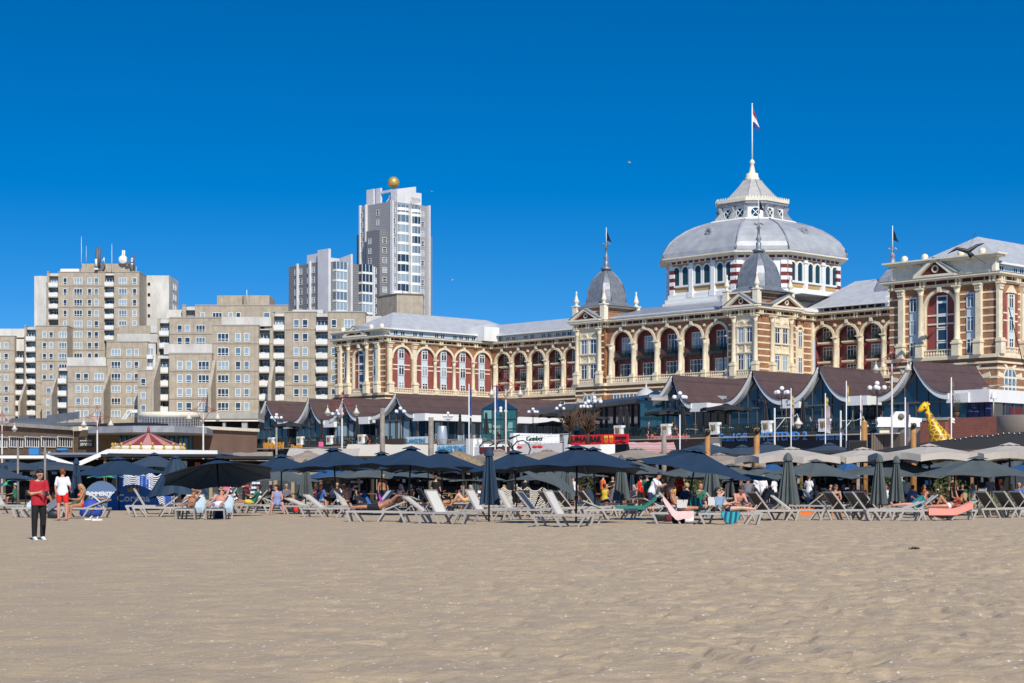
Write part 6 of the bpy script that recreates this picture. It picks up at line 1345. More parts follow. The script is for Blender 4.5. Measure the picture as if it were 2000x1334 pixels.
    if shoes:
        for h0, kn, an, ft in Lg:
            b = MB(); limb(b, an-ft*.03*k-Vector((0,0,.025)), an+ft*.17*k-Vector((0,0,.045)), .05*k, .04*k); v, f = remesh(b, vox); M_ = MB(); M_.add(v, f, True); M_.build('shoe', CL[shoes], root)
    return root
DOWN = (0,0,-1)
STL = [((-.1,.02,-1),(0,-.08,-1),(0,-1,-.25)),((.1,0,-1),(0,.02,-1),(0,-1,-.25))]
ARMD = [((-.25,0,-1),(-.1,-.35,-1)),((.25,0,-1),(.1,-.35,-1))]
def seatpose(**k):
    d = dict(pel=(0,0,.50), up=(0,.08,1), legs=[((-.2,-1,-.05),(-.05,-.15,-1),(0,-1,-.2)),((.2,-1,-.05),(.05,-.05,-1),(0,-1,-.2))], arms=[((-.2,-.5,-1),(.3,-1,-.2)),((.2,-.5,-1),(-.3,-1,-.2))]); d.update(k); return d
def lie(ang=35, **k):      # lying on a lounger whose head end is at -x
    a = R(ang); d = dict(pel=(-.05,0,.50), up=(-math.cos(a),0,math.sin(a)), fw=(math.sin(a),0,math.cos(a)), legs=[((1,-.1,.06),(1,.05,-.12),(.25,-.2,1)),((1,.1,.06),(1,-.05,-.12),(.25,.2,1))], arms=[((.3,-.6,-.5),(.9,.3,.1)),((.3,.6,-.5),(.9,-.3,.1))]); d.update(k); return d
# ---------------- lamps and poles
GLO = mat('white_globe', (.82,.82,.84), .3); RDP = mat('red_paint', (.33,.03,.035), .5); WPO = mat('weathered_white_pole', (.62,.60,.56), .6, .15, 2)
def globe_lamp(h=5.2):
    root = empty('globe_street_lamp'); b = MB(); b.tube([(0,0,0),(0,0,.9),(0,0,h-1.2)], [.14,.09,.06], 8); b.lathe((0,0,.8), [(.09,0),(.13,.05),(.09,.1)], 8); b.build('post', BLACK, root)
    for i in range(4):
        a = R(45+90*i)+.35; b = MB(); b.tube([(0,0,h-1.35),(.35*math.cos(a),.35*math.sin(a),h-1.4),(.72*math.cos(a),.72*math.sin(a),h-1.2),(.76*math.cos(a),.76*math.sin(a),h-.95)], .035, 5); b.lathe((.76*math.cos(a),.76*math.sin(a),h-.98), [(.05,0),(.13,.06),(.12,.1)], 8); ar = b.build('arm', BLACK, root)
        MB().ball((.76*math.cos(a),.76*math.sin(a),h-.68), .27, 14, 9).build('globe', GLO, ar)
    b = MB(); b.tube([(0,0,h-1.3),(0,0,h-.5)], .04, 5); ar = b.build('arm', BLACK, root); MB().ball((0,0,h-.22), .27, 14, 9).build('globe', GLO, ar); return root
def star_lamp(h=7.0):
    root = empty('star_street_lamp'); b = MB(); b.tube([(0,0,0),(0,0,h-2.2)], [.09,.065], 8); b.build('post', WPO, root); MB().tube([(0,0,h-2.2),(0,0,h-1.3)], .05, 6).build('post_top', WPO, root); b = MB(); b.tube([(0,0,h-2.2),(0,0,h-.2)], .025, 6)
    c = h-1.0; n = 5; P = [(0,0,h),(.2,0,h-.5),(.5,0,h-.85),(1.05,0,c-.02),(.5,0,c-.2),(.25,0,c-.6),(0,0,h-2.1)]
    b.tube(P, .028, 5); b.tube([(-x,y,z) for x,y,z in P], .028, 5); b.tube([(-1.3,0,c-.1),(-.4,0,c+.02),(.4,0,c+.02),(1.3,0,c-.1)], .024, 5); b.build('star_frame', RDP, root)
    for s in (-1, 1):
        b = MB(); b.tube([(s*1.2,0,c-.08),(s*1.2,0,c-.35)], .03, 5); b.lathe((s*1.2,0,c-1.0), [(.02,0),(.16,.06),(.2,.2),(.32,.24),(.12,.5),(.06,.68)], 10); b.build('lantern', mat('lantern_white', (.66,.62,.54), .5), root)
    return root
def hook_lamp(h=4.6, s=1):
    root = empty('hook_street_lamp'); MB().tube([(0,0,0),(0,0,h)], [.09,.07], 8).build('post', WPO, root); b = MB(); b.tube([(0,0,h-.8),(s*1.2,0,h-.75),(s*1.6,0,h-.6),(s*1.75,0,h-.45),(s*1.85,0,h-.75)], .035, 5).tube([(0,0,h-1.8),(s*.8,0,h-.8)], .03, 5); b.build('arm', WPO, root)
    b = MB(); b.lathe((s*1.85,0,h-1.6), [(.04,0),(.17,.1),(.2,.3),(.36,.34),(.34,.42),(.15,.62),(.07,.85)], 12); b.build('lantern', MT['lantern_white'], root); return root
# ---------------- lamps, flagpoles, posts
gl = globe_lamp(); sl_ = star_lamp(); hk = hook_lamp()
LW_ = HW(0,-54.5,190,-54.5)
for i, (px, py, lb) in enumerate(((455,813,'leftmost, by the round hall'),(540,807,'in front of the leftmost curved gable'),(659,799,'left half, behind the third crest pier'),(782,794,'in front of the peak of the long pavilion'),(875,804,'in front of the long white fascia'),(978,794,'in front of the teal glass entrance'),(1041,796,'just right of the teal glass entrance'),(1094,789,'left of the hotel tower base'),(1144,784,'low one of the pair below the hotel tower'),(1161,773,'tall one of the pair below the hotel tower'),(1328,764,'before the first right hand gable'),(1527,754,'between the second and third right hand gables'),(1713,744,'between the third and rightmost gables'))):
    s = LW_.s(px); p = LW_.P(s); zt = CH+(HY-py)/F*p.y; k = (zt-7)/5.25
    place(gl, used, (p.x,p.y,7), .4*i, 'white globe street lamp '+lb, 'globe street lamps on the terrace', k if k > .7 else .8)
for px, py, Y, lb in ((4,803,172,'at the left edge'),(190,792,160,'in front of the dark sign board'),(397,777,150,'right of the carousel'),(668,766,150,'in front of the left pavilions'),(988,730,150,'in front of the glass entrance'),(1742,677,135,'tallest, in front of the right hotel pavilion')):
    zt = CH+(HY-py)/F*Y; o = place(sl_, used, GY(px, Y), 0, 'red star topped lamp post '+lb, 'star topped lamp posts behind the beach'); o.scale = (1,1,1)
    # the post takes the height its place needs
    for c in [c for c in bpy.data.objects if c.parent == o]:
        if c.name.startswith('post') and not c.name.startswith('post_top'): c.scale = (1,1,(zt-2.2)/4.8)
        else: c.location = (0,0,zt-7.0)
for px, py, Y, lb in ((1513,797,140,'left one, above the blue lettering'),(1642,802,140,'right one, near the banner poles')):
    zt = CH+(HY-py)/F*Y; o = place(hk, used, GY(px, Y), 0, 'hook armed lamp post with a white lantern, '+lb, 'hook armed lamp posts')
    for c in [c for c in bpy.data.objects if c.parent == o]:
        if c.name.startswith('post'): c.scale = (1,1,zt/4.6)
        else: c.location = (0,0,zt-4.6)
def pole(px, py, Y, r, m, name, label, cat, group=None, ban=None):
    zt = CH+(HY-py)/F*Y; root = empty(name, (0,0,0), label, cat, group); MB().tube([(0,0,0),(0,0,zt)], [r*1.3,r], 7).build('pole_shaft', m, root)
    if ban:
        for c, y0, y1, w in ban:
            z0, z1 = (CH+(HY-y)/F*Y for y in (y1, y0)); b = MB(); n = 8
            b.loft([[(r+.02,0,z1-(z1-z0)*i/n), (r+w*(.9+.1*math.sin(i)),.1*math.sin(i*1.3),z1-(z1-z0)*i/n-.08)] for i in range(n+1)], closed=False, smooth=True); b.build('banner', c, root)
    root.location = GY(px, Y); return root
YB = mat('banner_yellow', (.62,.44,.05), .7, .5, 4, c2=(.25,.2,.12)); PB = mat('banner_dusk', (.20,.14,.17), .7, .5, 3, c2=(.5,.42,.4)); BB2 = mat('banner_blue', (.02,.04,.16), .7); DG = mat('banner_charcoal', (.07,.06,.09), .7)
gfl = 'flagpoles with furled banners'
pole(916,750,170,.05,WPL,'flagpole','slim white flagpole with a furled blue flag, left of the glass entrance','flagpole',gfl,[(BB2,760,812,.22),(BLACK,815,852,.2)])
pole(967,745,172,.05,WPL,'flagpole','slim white flagpole with a furled blue flag before the glass entrance','flagpole',gfl,[(BB2,752,806,.22)])
pole(1545,758,135,.037,WPL,'flagpole','white pole with a yellow and dusky banner left of the third gable','flagpole',gfl,[(YB,772,790,.2),(PB,790,830,.2)])
pole(1612,768,135,.037,WPL,'flagpole','white pole with yellow and photo banner below the third gable peak','flagpole',gfl,[(YB,775,792,.2),(PB,792,845,.35)])
pole(1653,744,135,.037,WPL,'flagpole','white pole with a narrow yellow banner right of the third gable','flagpole',gfl,[(YB,752,790,.16)])
pole(1681,772,140,.042,WPL,'flagpole','plain thin white pole with a small banner near the orange post','flagpole',gfl,[(PB,780,830,.12)])
pole(1768,776,150,.045,WPL,'flagpole','thin pole with a charcoal banner in front of the white ornament pier','flagpole',gfl,[(DG,785,852,.28)])
pole(1858,737,150,.05,WPL,'flagpole','white pole with an olive banner right of the giraffe','flagpole',gfl,[(mat('banner_olive', (.13,.10,.03), .7),743,768,.2),(mat('banner_plum', (.10,.03,.08), .7),770,790,.16),(WHITE,815,825,.25)])
pole(1328,810,140,.042,WPL,'flagpole','plain white pole in front of the pink lettering','flagpole',gfl)
b = MB(); p0 = W(1970,600,140); p1 = W(2001,720,140); b.tube([p0,p1,(p1.x+3,p1.y,p1.z-12),(p1.x+5,p1.y,0)], .04, 5); o = b.build('slanting_mast', BLACK); tag(o, 'thin dark slanting mast in front of the right hotel pavilion', 'mast')
OW = mat('orange_timber', (.42,.20,.06), .7, .3, 3, .3); GW = mat('grey_timber', (.27,.235,.20), .8, .3, 3, .3)
for px, py, Y, r, m, lb in ((842,815,110,.16,GW,'thick grey timber post in front of the steel barrel'),(747,797,112,.15,GW,'thick grey timber post in front of the long pavilion'),(1297,840,112,.15,GW,'grey timber post in front of the pink lettering'),(1382,838,96,.14,OW,'orange timber post left of the cream parasols'),(1478,836,94,.15,OW,'orange timber post behind the leftmost cream parasol'),(1688,823,88,.15,OW,'tall orange timber post with a black speaker'),(1784,826,100,.15,OW,'orange timber post left of the giraffe'),(35,860,105,.06,GW,'thin grey post at the far left'),(88,862,105,.06,GW,'thin grey post left of the red shirted boy'),(540,835,118,.07,GW,'thin pole through the orange lettering')):
    o = pole(px,py,Y,r,m,'timber_post',lb,'post','posts standing behind the parasols')
    if px in (1382,1478,1784):
        zt = CH+(HY-py)/F*Y; q = MB(); q.lathe((.0,-.2,zt-.25), [(.1,0),(.15,.06),(.13,.15),(.05,.22)], 8); x = q.build('spotlight', BLACK); x.parent = o
b = MB(); p = W(1676,873,86); b.box(p.x-.42,p.x+.42,86,86.8,CH+(HY-887)/F*86,CH+(HY-860)/F*86); b.mat(1).box(p.x-.35,p.x+.35,85.95,86,p.z-.2,p.z+.25); o = b.build('loudspeaker', [BLACK, DARK]); tag(o, 'black loudspeaker box fixed to the tall orange timber post', 'speaker')
# ---------------- beach bars behind the parasols
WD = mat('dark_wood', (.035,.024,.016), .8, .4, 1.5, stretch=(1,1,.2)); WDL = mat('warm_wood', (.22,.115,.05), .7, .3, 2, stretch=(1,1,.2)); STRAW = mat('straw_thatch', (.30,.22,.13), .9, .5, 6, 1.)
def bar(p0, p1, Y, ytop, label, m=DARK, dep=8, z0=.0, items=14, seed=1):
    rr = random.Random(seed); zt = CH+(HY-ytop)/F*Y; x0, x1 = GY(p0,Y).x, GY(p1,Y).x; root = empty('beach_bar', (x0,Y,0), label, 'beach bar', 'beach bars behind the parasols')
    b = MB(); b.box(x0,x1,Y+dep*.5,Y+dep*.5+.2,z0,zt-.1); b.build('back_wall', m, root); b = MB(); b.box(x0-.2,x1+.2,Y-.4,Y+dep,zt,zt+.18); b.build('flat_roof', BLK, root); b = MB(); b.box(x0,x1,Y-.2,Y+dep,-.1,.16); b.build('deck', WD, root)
    n = max(2, int((x1-x0)/3)); 
    for i in range(n+1): x = x0+(x1-x0)*i/n; MB().box(x-.09,x+.09,Y,Y+.18,0,zt).build('post', rr.choice((WDL,GW,WD)), root)
    b = MB(); b.box(x0+.5,x0+(x1-x0)*.6,Y+2.5,Y+3,.16,1.1); b.build('counter', WD, root)
    b = MB()
    for i in range(items):
        x = rr.uniform(x0+.3,x1-.3); z = rr.uniform(1.2,zt-.5); b.mat(rr.randrange(5)).box(x,x+rr.uniform(.1,.45),Y+dep*.5-.3,Y+dep*.5-.05,z,z+rr.uniform(.1,.4))
    b.build('shelf_goods', [WHITE, WDL, CL['sky'], CL['orange'], CREAM2], root)
    return root
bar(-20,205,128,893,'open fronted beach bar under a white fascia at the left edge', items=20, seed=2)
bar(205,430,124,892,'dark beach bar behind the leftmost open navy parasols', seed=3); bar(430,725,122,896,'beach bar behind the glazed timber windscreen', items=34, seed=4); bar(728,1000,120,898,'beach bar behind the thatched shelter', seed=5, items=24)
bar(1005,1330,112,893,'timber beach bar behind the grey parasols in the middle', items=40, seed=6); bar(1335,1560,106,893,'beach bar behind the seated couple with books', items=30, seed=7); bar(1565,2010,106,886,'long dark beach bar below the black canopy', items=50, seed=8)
# white fascia and corrugated roof at the left
b = MB(); b.box(GY(-10,126).x,GY(94,126).x,125.3,134,CH+(HY-895.5)/F*126,CH+(HY-890)/F*126); o = b.build('white_fascia', FASC); tag(o, 'long white roof edge of the leftmost beach bar', 'roof')
cr = empty('corrugated_roof', (0,0,0), 'corrugated grey roof with a white gable edge behind the closed navy parasol', 'roof'); b = MB(); P = lambda x, y, Y: tuple(W(x, y, Y))
b.add([P(78,884,140),P(196,884,140),P(152,907,125),P(118,900,125)], [(0,1,2,3)]); b.build('sheeting', wave_mat('corrugated_sheet', (.42,.45,.47), (.26,.29,.31), 'X', .4, .5, .5, .7, .3), cr)
b = MB(); b.bar(P(88,890,125),P(145,909,125),.16,.25).bar(P(152,907,124.8),P(212,881,124.8),.16,.3).bar(P(212,881,124.8),P(425,884,124.8),.2,.3); b.build('white_edge', FASC, cr); MB().box(GY(212,126).x,GY(425,126).x,125,133,CH+(HY-884)/F*125-.2,CH+(HY-884)/F*125+.1).build('flat_roof', LEAD, cr)
for px, c, a, t in ((66,'sky',20,None),(121,'sky',20,'SPRITZ')):
    w = Wall(GY(px-9,150).xy, GY(px+10,150).xy); z = CH+(HY-885)/F*150; b = MB(w); b.box(0,w.len,-.1,.4,z-.2,z+.4); o = b.build('bar_sign', mat('sign_azure', (.03,.22,.55), .5)); tag(o, 'bright blue drinks sign on the roof, '+('left one' if px < 100 else 'right one with dark letters'), 'sign')
    if t: textobj('lettering', t, LM(w, w.len/2, -.13, z+.1), .32, BLACK, o, .01, bold=.02)
# cream and beige awnings behind
def awning(p0, p1, ya, yb, Y, m, label, sl=1.6):
    b = MB(); n = 10; x0, x1 = GY(p0,Y).x, GY(p1,Y).x; za, zb = CH+(HY-ya)/F*(Y+sl), CH+(HY-yb)/F*Y
    b.loft([[(x0+(x1-x0)*i/n, Y+sl, za+.03*math.sin(i*2)), (x0+(x1-x0)*i/n, Y, zb), (x0+(x1-x0)*i/n, Y, zb-.28+.04*(i%2))] for i in range(n+1)], closed=False); o = b.build('awning', m); tag(o, label, 'awning', 'cream awnings of the beach bars')
awning(560,700,876,888,132,CRM,'wide cream awning right of the orange lettering'); awning(672,850,868,886,135,mat('ivory_awning', (.66,.60,.50), .8),'ivory awning left of the beach club lettering', 3); awning(425,520,884,892,134,BEG,'beige awning at the left below the orange lettering')
awning(1230,1320,864,876,120,mat('red_striped_awning', (.45,.05,.05), .8, .8, 1.2, stretch=(.1,.1,14), c2=(.75,.7,.66)),'red and white striped awning under the pink lettering')
b = MB(); w = Wall(GY(620,131).xy, GY(642,131).xy); z = CH+(HY-875)/F*131; b.box(0,w.len,-.1,.3,z-.7,z+.55); o = b.build('white_sign', WHITE); tag(o, 'white sign with a pink square above the cream awning', 'sign'); MB(w).box(.1,.45,-.15,-.1,z+.1,z+.45).build('logo', CL['pink'], o)
b = MB(); w = Wall(GY(706,140).xy, GY(734,140).xy); z = CH+(HY-868)/F*140; b.box(0,w.len,-.1,.3,z-.5,z+.45); o = b.build('poster', mat('poster_pale', (.55,.58,.66), .5)); tag(o, 'pale poster with three figures on the dark bar', 'poster')
for i, c in enumerate(('green','brightred','maroon')): MB(w).profile([(.15+i*.33,z-.4),(.4+i*.33,z-.4),(.28+i*.33,z+.25)], -.14, -.1).build('figure', CL[c], o)
# thatched shelter
th = empty('thatched_shelter', (0,0,0), 'small round shelter with a straw thatch roof', 'shelter'); b = MB(); rr = random.Random(3)
b.lathe((0,0,0), [(1.75,1.95),(1.5,2.25),(.7,2.75),(.1,2.95)], 18)
for i in range(420): a = rr.uniform(0,6.28); r = rr.uniform(1.0,1.8); z = 2.95-(r/1.8)*.95; b.tube([(r*.8*math.cos(a),r*.8*math.sin(a),z+.12),(r*1.05*math.cos(a+.03),r*1.05*math.sin(a+.03),z-.12-rr.random()*.2)], .02, 3)
b.build('thatch', STRAW, th)
for i in range(5): a = i*1.256; MB().tube([(1.1*math.cos(a),1.1*math.sin(a),0),(1.1*math.cos(a),1.1*math.sin(a),2.1)], .07, 6).build('post', GW, th)
th.location = GY(893, 92)
# long black canopy at the right with string lights
bc = empty('black_canopy', (0,0,0), 'long black canopy with a string of lights rising to the right edge', 'canopy'); b = MB(); Yc = 112
z = lambda y, Y=112: CH+(HY-y)/F*Y
b.add([P(1680,884,112),P(1850,858,112),P(2010,842,112),P(2010,872,112),P(1850,880,112),P(1680,892,112)], [(0,1,2,3,4,5)]); b.add([P(1680,884,112),P(1850,858,112),P(2010,842,112),P(2010,842,121),P(1850,858,121),P(1680,884,121)], [(0,1,4,5),(1,2,3,4)]); b.build('canopy_sheet', BLK, bc)
for i in range(16):
    x = 1855+i*10.5; MB().ball(W(x, 858.5-(x-1850)*.098+math.sin(i*1.1)*1.5, 111.93), .04, 8, 6).build('light_bulb', GLO, bc)
# timber and glass windscreen
ws = empty('windscreen', (0,0,0), 'timber framed glass windscreen behind the sunbathers on the left', 'fence'); b = MB(); Yw = 99
for px in (382,412,431,478,505,538,572,617,660,700): b.box(GY(px,Yw).x-.09,GY(px,Yw).x+.09,Yw-.06,Yw+.06,0,1.9 if px > 500 else 1.95)
b.box(GY(380,Yw).x,GY(702,Yw).x,Yw-.08,Yw+.08,1.78,1.92).box(GY(380,Yw).x,GY(702,Yw).x,Yw-.05,Yw+.05,.25,.4); b.build('timber_frame', mat('pale_timber', (.36,.27,.15), .8, .2, 3), ws)
gm = bpy.data.materials.new('clear_glass'); gm.use_nodes = True; p_ = gm.node_tree.nodes['Principled BSDF']; p_.inputs['Base Color'].default_value = (.5,.55,.58,1); p_.inputs['Alpha'].default_value = .07; p_.inputs['Roughness'].default_value = .05
b = MB(); b.box(GY(382,Yw).x,GY(700,Yw).x,Yw-.01,Yw+.01,.4,1.78); b.build('glass_pane', gm, ws)
# ---------------- parasols
UM = parasol('parasol'); n = 'navy'
tr_ = random.Random(8)
def um(px, Y, top, label, sw=None, R_=1., rot=0, tilt=None, dz=0):
    k = (CH+(HY-top)/F*Y)/2.58; R_ *= 1.14; p = GY(px, Y, dz); o = place(UM, used, p, rot, label, 'open beach parasols', (R_,R_,k), swap=sw)
    o.rotation_euler = (R(tr_.uniform(-3,3)), R(tr_.uniform(-3.5,3.5)), rot)
    if tilt: o.rotation_euler = (tilt[0], tilt[1], rot)
    return o
SG_ = {'navy_canvas':'grey_canvas'}; SM = {'navy_canvas':'mid_blue_canvas'}; ST = {'navy_canvas':'slate_blue_canvas'}
um(796,73,870,'open navy parasol over the sleeping man in black shorts')
um(1125,58,868,'largest open navy parasol, in front of the red banner',R_=1.03,rot=.2); um(657,76,873,'open navy parasol right of the woman in the blue dress',rot=.35); um(233,86,891,'open navy parasol between the boy and the tent',rot=.25); um(550,84,886,'open navy parasol directly above the woman in the blue dress',rot=.1)
um(746,84,881,'open navy parasol partly hidden between two larger navy ones',rot=.3); um(862,78,877,'open navy parasol left of the closed navy one',rot=.5); um(1010,70,878,'open navy parasol right of the closed navy one',rot=.4,R_=.95); um(1163,74,872,'open navy parasol just behind the largest one',rot=.1,R_=.95)
um(1338,63,872,'open navy parasol leaning to the right above the reading women',rot=.3,R_=1.0,tilt=(R(5),R(9))); um(432,70,890,'open navy parasol tilted forward above the lying couple',rot=.2,tilt=(R(-13),R(-4)),R_=.98)
um(-15,88,905,'open slate parasol cut off by the left edge',ST,rot=.1); um(300,104,883,'open dark parasol behind the half folded one',ST,rot=.2); um(835,88,890,'low open navy parasol under the cluster on the left',rot=.0,R_=.8)
for px, Y, t, R_, lb in ((548,92,906,1.0,'grey open parasol below the navy one above the dressed woman'),(716,90,900,1.15,'grey open parasol under the navy cluster, left one'),(810,92,902,1.1,'grey open parasol under the navy cluster, middle one'),(893,93,900,1.1,'grey open parasol above the thatched shelter'),(1090,88,900,1.2,'grey open parasol behind the largest navy one, left side'),(1225,84,892,1.15,'grey open parasol behind the pleated grey one in the middle'),(1350,88,898,1.1,'grey open parasol under the leaning navy one'),(1425,86,898,1.0,'grey open parasol above the pair of folded ones'),(1745,80,893,1.2,'grey open parasol behind the two closed grey ones'),(1862,84,892,1.15,'grey open parasol left of the foremost right one'),(1485,92,902,.9,'small grey open parasol left of the closed grey one')):
    um(px,Y,t+(7 if Y > 84 else 0),lb,SG_,R_,rot=px*.01)
um(1588,78,896,'large grey open parasol above the woman with sunglasses',SG_,1.02,.15); um(1908,72,890,'foremost grey open parasol at the right',SG_,1.1,.3); um(1040,80,905,'grey parasol tilted right down over the stacked loungers',SG_,.85,.2,(R(6),R(22)))
um(1657,96,897,'small mid blue open parasol under the cream ones',SM,.62); um(1505,98,900,'small mid blue open parasol right of the folded pair',SM,.75); um(2005,86,900,'mid blue open parasol at the right edge',SM,1.0); um(655,98,908,'mid blue open parasol low behind the left cluster',SM,.9); um(1985,94,893,'grey open parasol at the right edge behind the blue one',SG_,.9)
g2 = parasol('child_parasol', R0=1.1, za=2.0, ze=1.62, m=MID, vent=False); 
def two(o): return o
for ch_ in kids(g2):
    if ch_.name.startswith('canopy'):
        ch_.data.materials.append(mat('bright_green_canvas', (.08,.42,.17), .7)); npoly = len(ch_.data.polygons)
        for i, pl in enumerate(ch_.data.polygons): pl.material_index = (i*8//npoly) % 2
for px, py, lb, R_ in ((50,929,'small blue and green parasol left of the boy',1.0),(206,921,'small blue and green parasol behind the tents',1.0),(12,940,'small blue and green parasol behind the striped beach chair',.6)):
    o = place(g2, used, GY(px,100), .3, lb, 'small blue and green parasols', (R_,R_,(CH+(HY-py)/F*100)/2.0))
BG = parasol('market_parasol', n=8, R0=2.6, za=3.3, ze=2.72, m=CRM, val=.32, sag=.14)
for px, Y, t, R_, c, lb in ((1545,82,872,1.0,None,'cream market parasol, leftmost of the four'),(1685,84,873,1.0,None,'cream market parasol behind the tall orange post'),(1815,80,866,1.05,None,'cream market parasol below the giraffe'),(1972,80,864,1.05,None,'cream market parasol at the right edge'),
    (1245,104,873,1.0,'beige_canvas','beige market parasol below the red banner'),(1405,96,884,.95,'beige_canvas','beige market parasol between the leaning navy one and the cream ones'),(1070,106,876,.9,'beige_canvas','beige market parasol behind the largest navy one'),(975,108,876,.9,'beige_canvas','beige market parasol behind the closed navy one'),(602,112,878,.65,'beige_canvas','small beige market parasol behind the left navy cluster'),
    (1380,118,862,1.0,'slate_blue_canvas','slate blue market parasol left of the orange posts'),(1500,116,862,1.0,'slate_blue_canvas','slate blue market parasol below the middle blue name'),(1620,118,864,1.0,'slate_blue_canvas','slate blue market parasol below the right blue name'),(25,112,898,1.0,'slate_blue_canvas','slate blue market parasol at the far left'),(95,110,897,1.1,'slate_blue_canvas','slate blue market parasol above the boy'),(1450,112,868,.9,'slate_blue_canvas','slate blue market parasol between the two orange posts')):
    o = place(BG, used, GY(px, Y), px*.013, lb, 'large market parasols over the beach bars', (R_,R_,(CH+(HY-t)/F*Y)/3.3), swap={'cream_canvas':c} if c else None)
for dx, dd, zt, lb in ((1070,1,3.6,'left of the bare trees'),(1030,3,2.4,'low one right of the glass entrance'),(1085,4,3.2,'behind the bare twisted tree'),(1255,3,3.4,'left of the first right hand gable'),(1385,1.5,3.6,'below the first right hand gable')):
    p = TE.P(TE.s(dx), dd+1.5, 7); place(BG, used, (p.x,p.y,p.z), dx*.02, 'black terrace parasol '+lb, 'black parasols on the terrace', (1.15,1.15,zt/3.3), swap={'cream_canvas':'black_canvas'})
place(BG, used, TE.P(TE.s(545), 2, 7), .3, 'black terrace parasol in front of the leftmost curved gable', 'black parasols on the terrace', (1.1,1.1,1.1), swap={'cream_canvas':'black_canvas'})
cn = closed_parasol('closed_parasol', NAV, seed=2); cg = closed_parasol('closed_parasol', GRY, seed=5, folds=10)
def clo(pr, px, py, top, label, w=1., sw=None, rz=0, tilt=0):
    Y = F*CH/(py-HY); k = (CH+(HY-top)/F*Y)/2.5; o = place(pr, used, GY(px, Y), rz, label, 'closed parasols', (w,w,k), swap=sw); o.rotation_euler = (0, tilt, rz)
clo(cn,955,1019,873,'closed navy parasol standing nearest in the middle',1.05); clo(cn,149,996,894,'closed navy parasol behind the man in red shorts',1.0,rz=1)
clo(cg,1539,1015,884,'closed grey parasol in front of the cream parasols',1.15,rz=.4); clo(cg,1717,1013,887,'closed grey parasol, left of the close pair at the right',1.0,rz=1.4); clo(cg,1751,1006,890,'closed grey parasol, right of the close pair at the right',.98,rz=2.2)
for px, py, t, w, lb in ((597,996,897,1.1,'closed grey parasol right of the woman in the blue dress'),(928,994,905,.9,'closed grey parasol just left of the closed navy one'),(1106,998,900,1.2,'closed grey parasol behind the foremost empty lounger'),(1213,1003,888,1.05,'closed grey parasol with wide pleats left of the standing man'),(1390,1000,896,1.6,'widest closed grey parasol behind the man with the phone'),(1425,992,905,1.0,'closed grey parasol right of the widest one'),(1283,992,905,.7,'thin closed grey parasol right of the standing man')): clo(cg,px,py,t,lb,w,rz=px)
clo(cn,1233,990,905,'thin closed blue parasol behind the green towel',.7); clo(cn,1501,990,915,'small closed blue parasol by the bar at the right',.6,sw=SM)
for px, dd, lb in ((687,1.0,'tall folded one near the left lamp pole'),(860,3.5,'folded one by the long white fascia'),(922,2.5,'folded one beside the white flagpole'),(1190,2,'left one of the folded pair by the cantilever roof'),(1202,2,'right one of the folded pair by the cantilever roof'),(1312,2,'folded one below the first right hand gable'),(1473,2,'folded one below the second right hand gable'),(1557,1,'folded one between the banner poles'),(612,1.5,'folded one below the second left gable')):
    place(cn, used, TE.P(TE.s(px), dd, 7), px, 'black terrace parasol, '+lb, 'folded black parasols on the terrace', (1.3,1.3,1.5), swap={'navy_canvas':'black_canvas'})
st = closed_parasol('striped_parasol', wave_mat('navy_white_stripe', (.75,.75,.78), (.02,.03,.10), 'Z', .22, .7, 0, .5, coords='Object'), top=1.9, bot=.5, w=.34, seed=9)
for px, Y, t, lb in ((462,92,0,'blue and white striped folded parasol, leaning behind the reading man'),(500,98,0,'blue and white striped folded parasol standing by the windscreen'),(692,90,0,'blue and white striped folded parasol right of the dark poles')): o = place(st, used, GY(px,Y,0), px, lb, 'striped folded parasols', (1,1,1.0 if px != 500 else 1.15)); o.rotation_euler = (0, R(-22) if px == 462 else 0, 0)
# half folded navy parasol lying over at the left
hf = empty('half_folded_parasol', (0,0,0), 'big half folded navy parasol drooping over the loungers on the left', 'parasol'); b = MB(); rings = []; rr = random.Random(4)
for t in (0,.12,.3,.5,.75,1):
    row = []
    for i in range(32): s = abs(math.sin(math.pi*i/4)); a = 2*math.pi*i/32; r = (.12+1.25*t)*(.86+.16*s); row.append((r*math.cos(a)+.1*t, r*math.sin(a)*.75, 2.35-1.55*t**1.05-.1*t*s+.25*t*math.sin(a*1.5)*.4))
    rings.append(row)
b.loft(rings, caps=False); b.build('canopy', NAV, hf); MB().tube([(0,0,0),(0,0,2.35)], .03, 6).build('pole', POLE, hf); MB().lathe((0,0,2.3), [(.2,0),(.15,.08),(0,.12)], 8).build('vent_cap', NAV, hf); hf.location = GY(343,76); hf.scale = (.98,.98,(CH+(HY-889)/F*76)/2.42)
# ---------------- loungers
L60 = lounger('sun_lounger', 60); L38 = lounger('sun_lounger', 38); L22 = lounger('sun_lounger', 22); L50 = lounger('sun_lounger', 50)
LNV = lounger('sun_lounger', 50, SLN, FRM, SLN); LWB = lounger('sun_lounger', 40, SLB, WPL, SLB)
def lg(pr, px, Y, rz, label): return place(pr, used, GY(px, Y), R(rz), label, 'sun loungers on the sand')
lg(L60,1108,53,-22,'empty pale lounger nearest the camera, right of the closed navy parasol'); lg(L60,872,57,-32,'empty pale lounger with upright back in the middle, left of the closed navy parasol'); lg(L38,842,58.5,-10,'empty pale lounger overlapping the upright one, head end by the sleeping man')
lg(L60,948,63,-24,'empty pale lounger behind the closed navy parasol'); lg(L60,1006,68,-18,'empty pale lounger with its back just right of the closed navy parasol'); lg(LNV,1052,64,-20,'empty dark blue lounger just left of the foremost empty one')
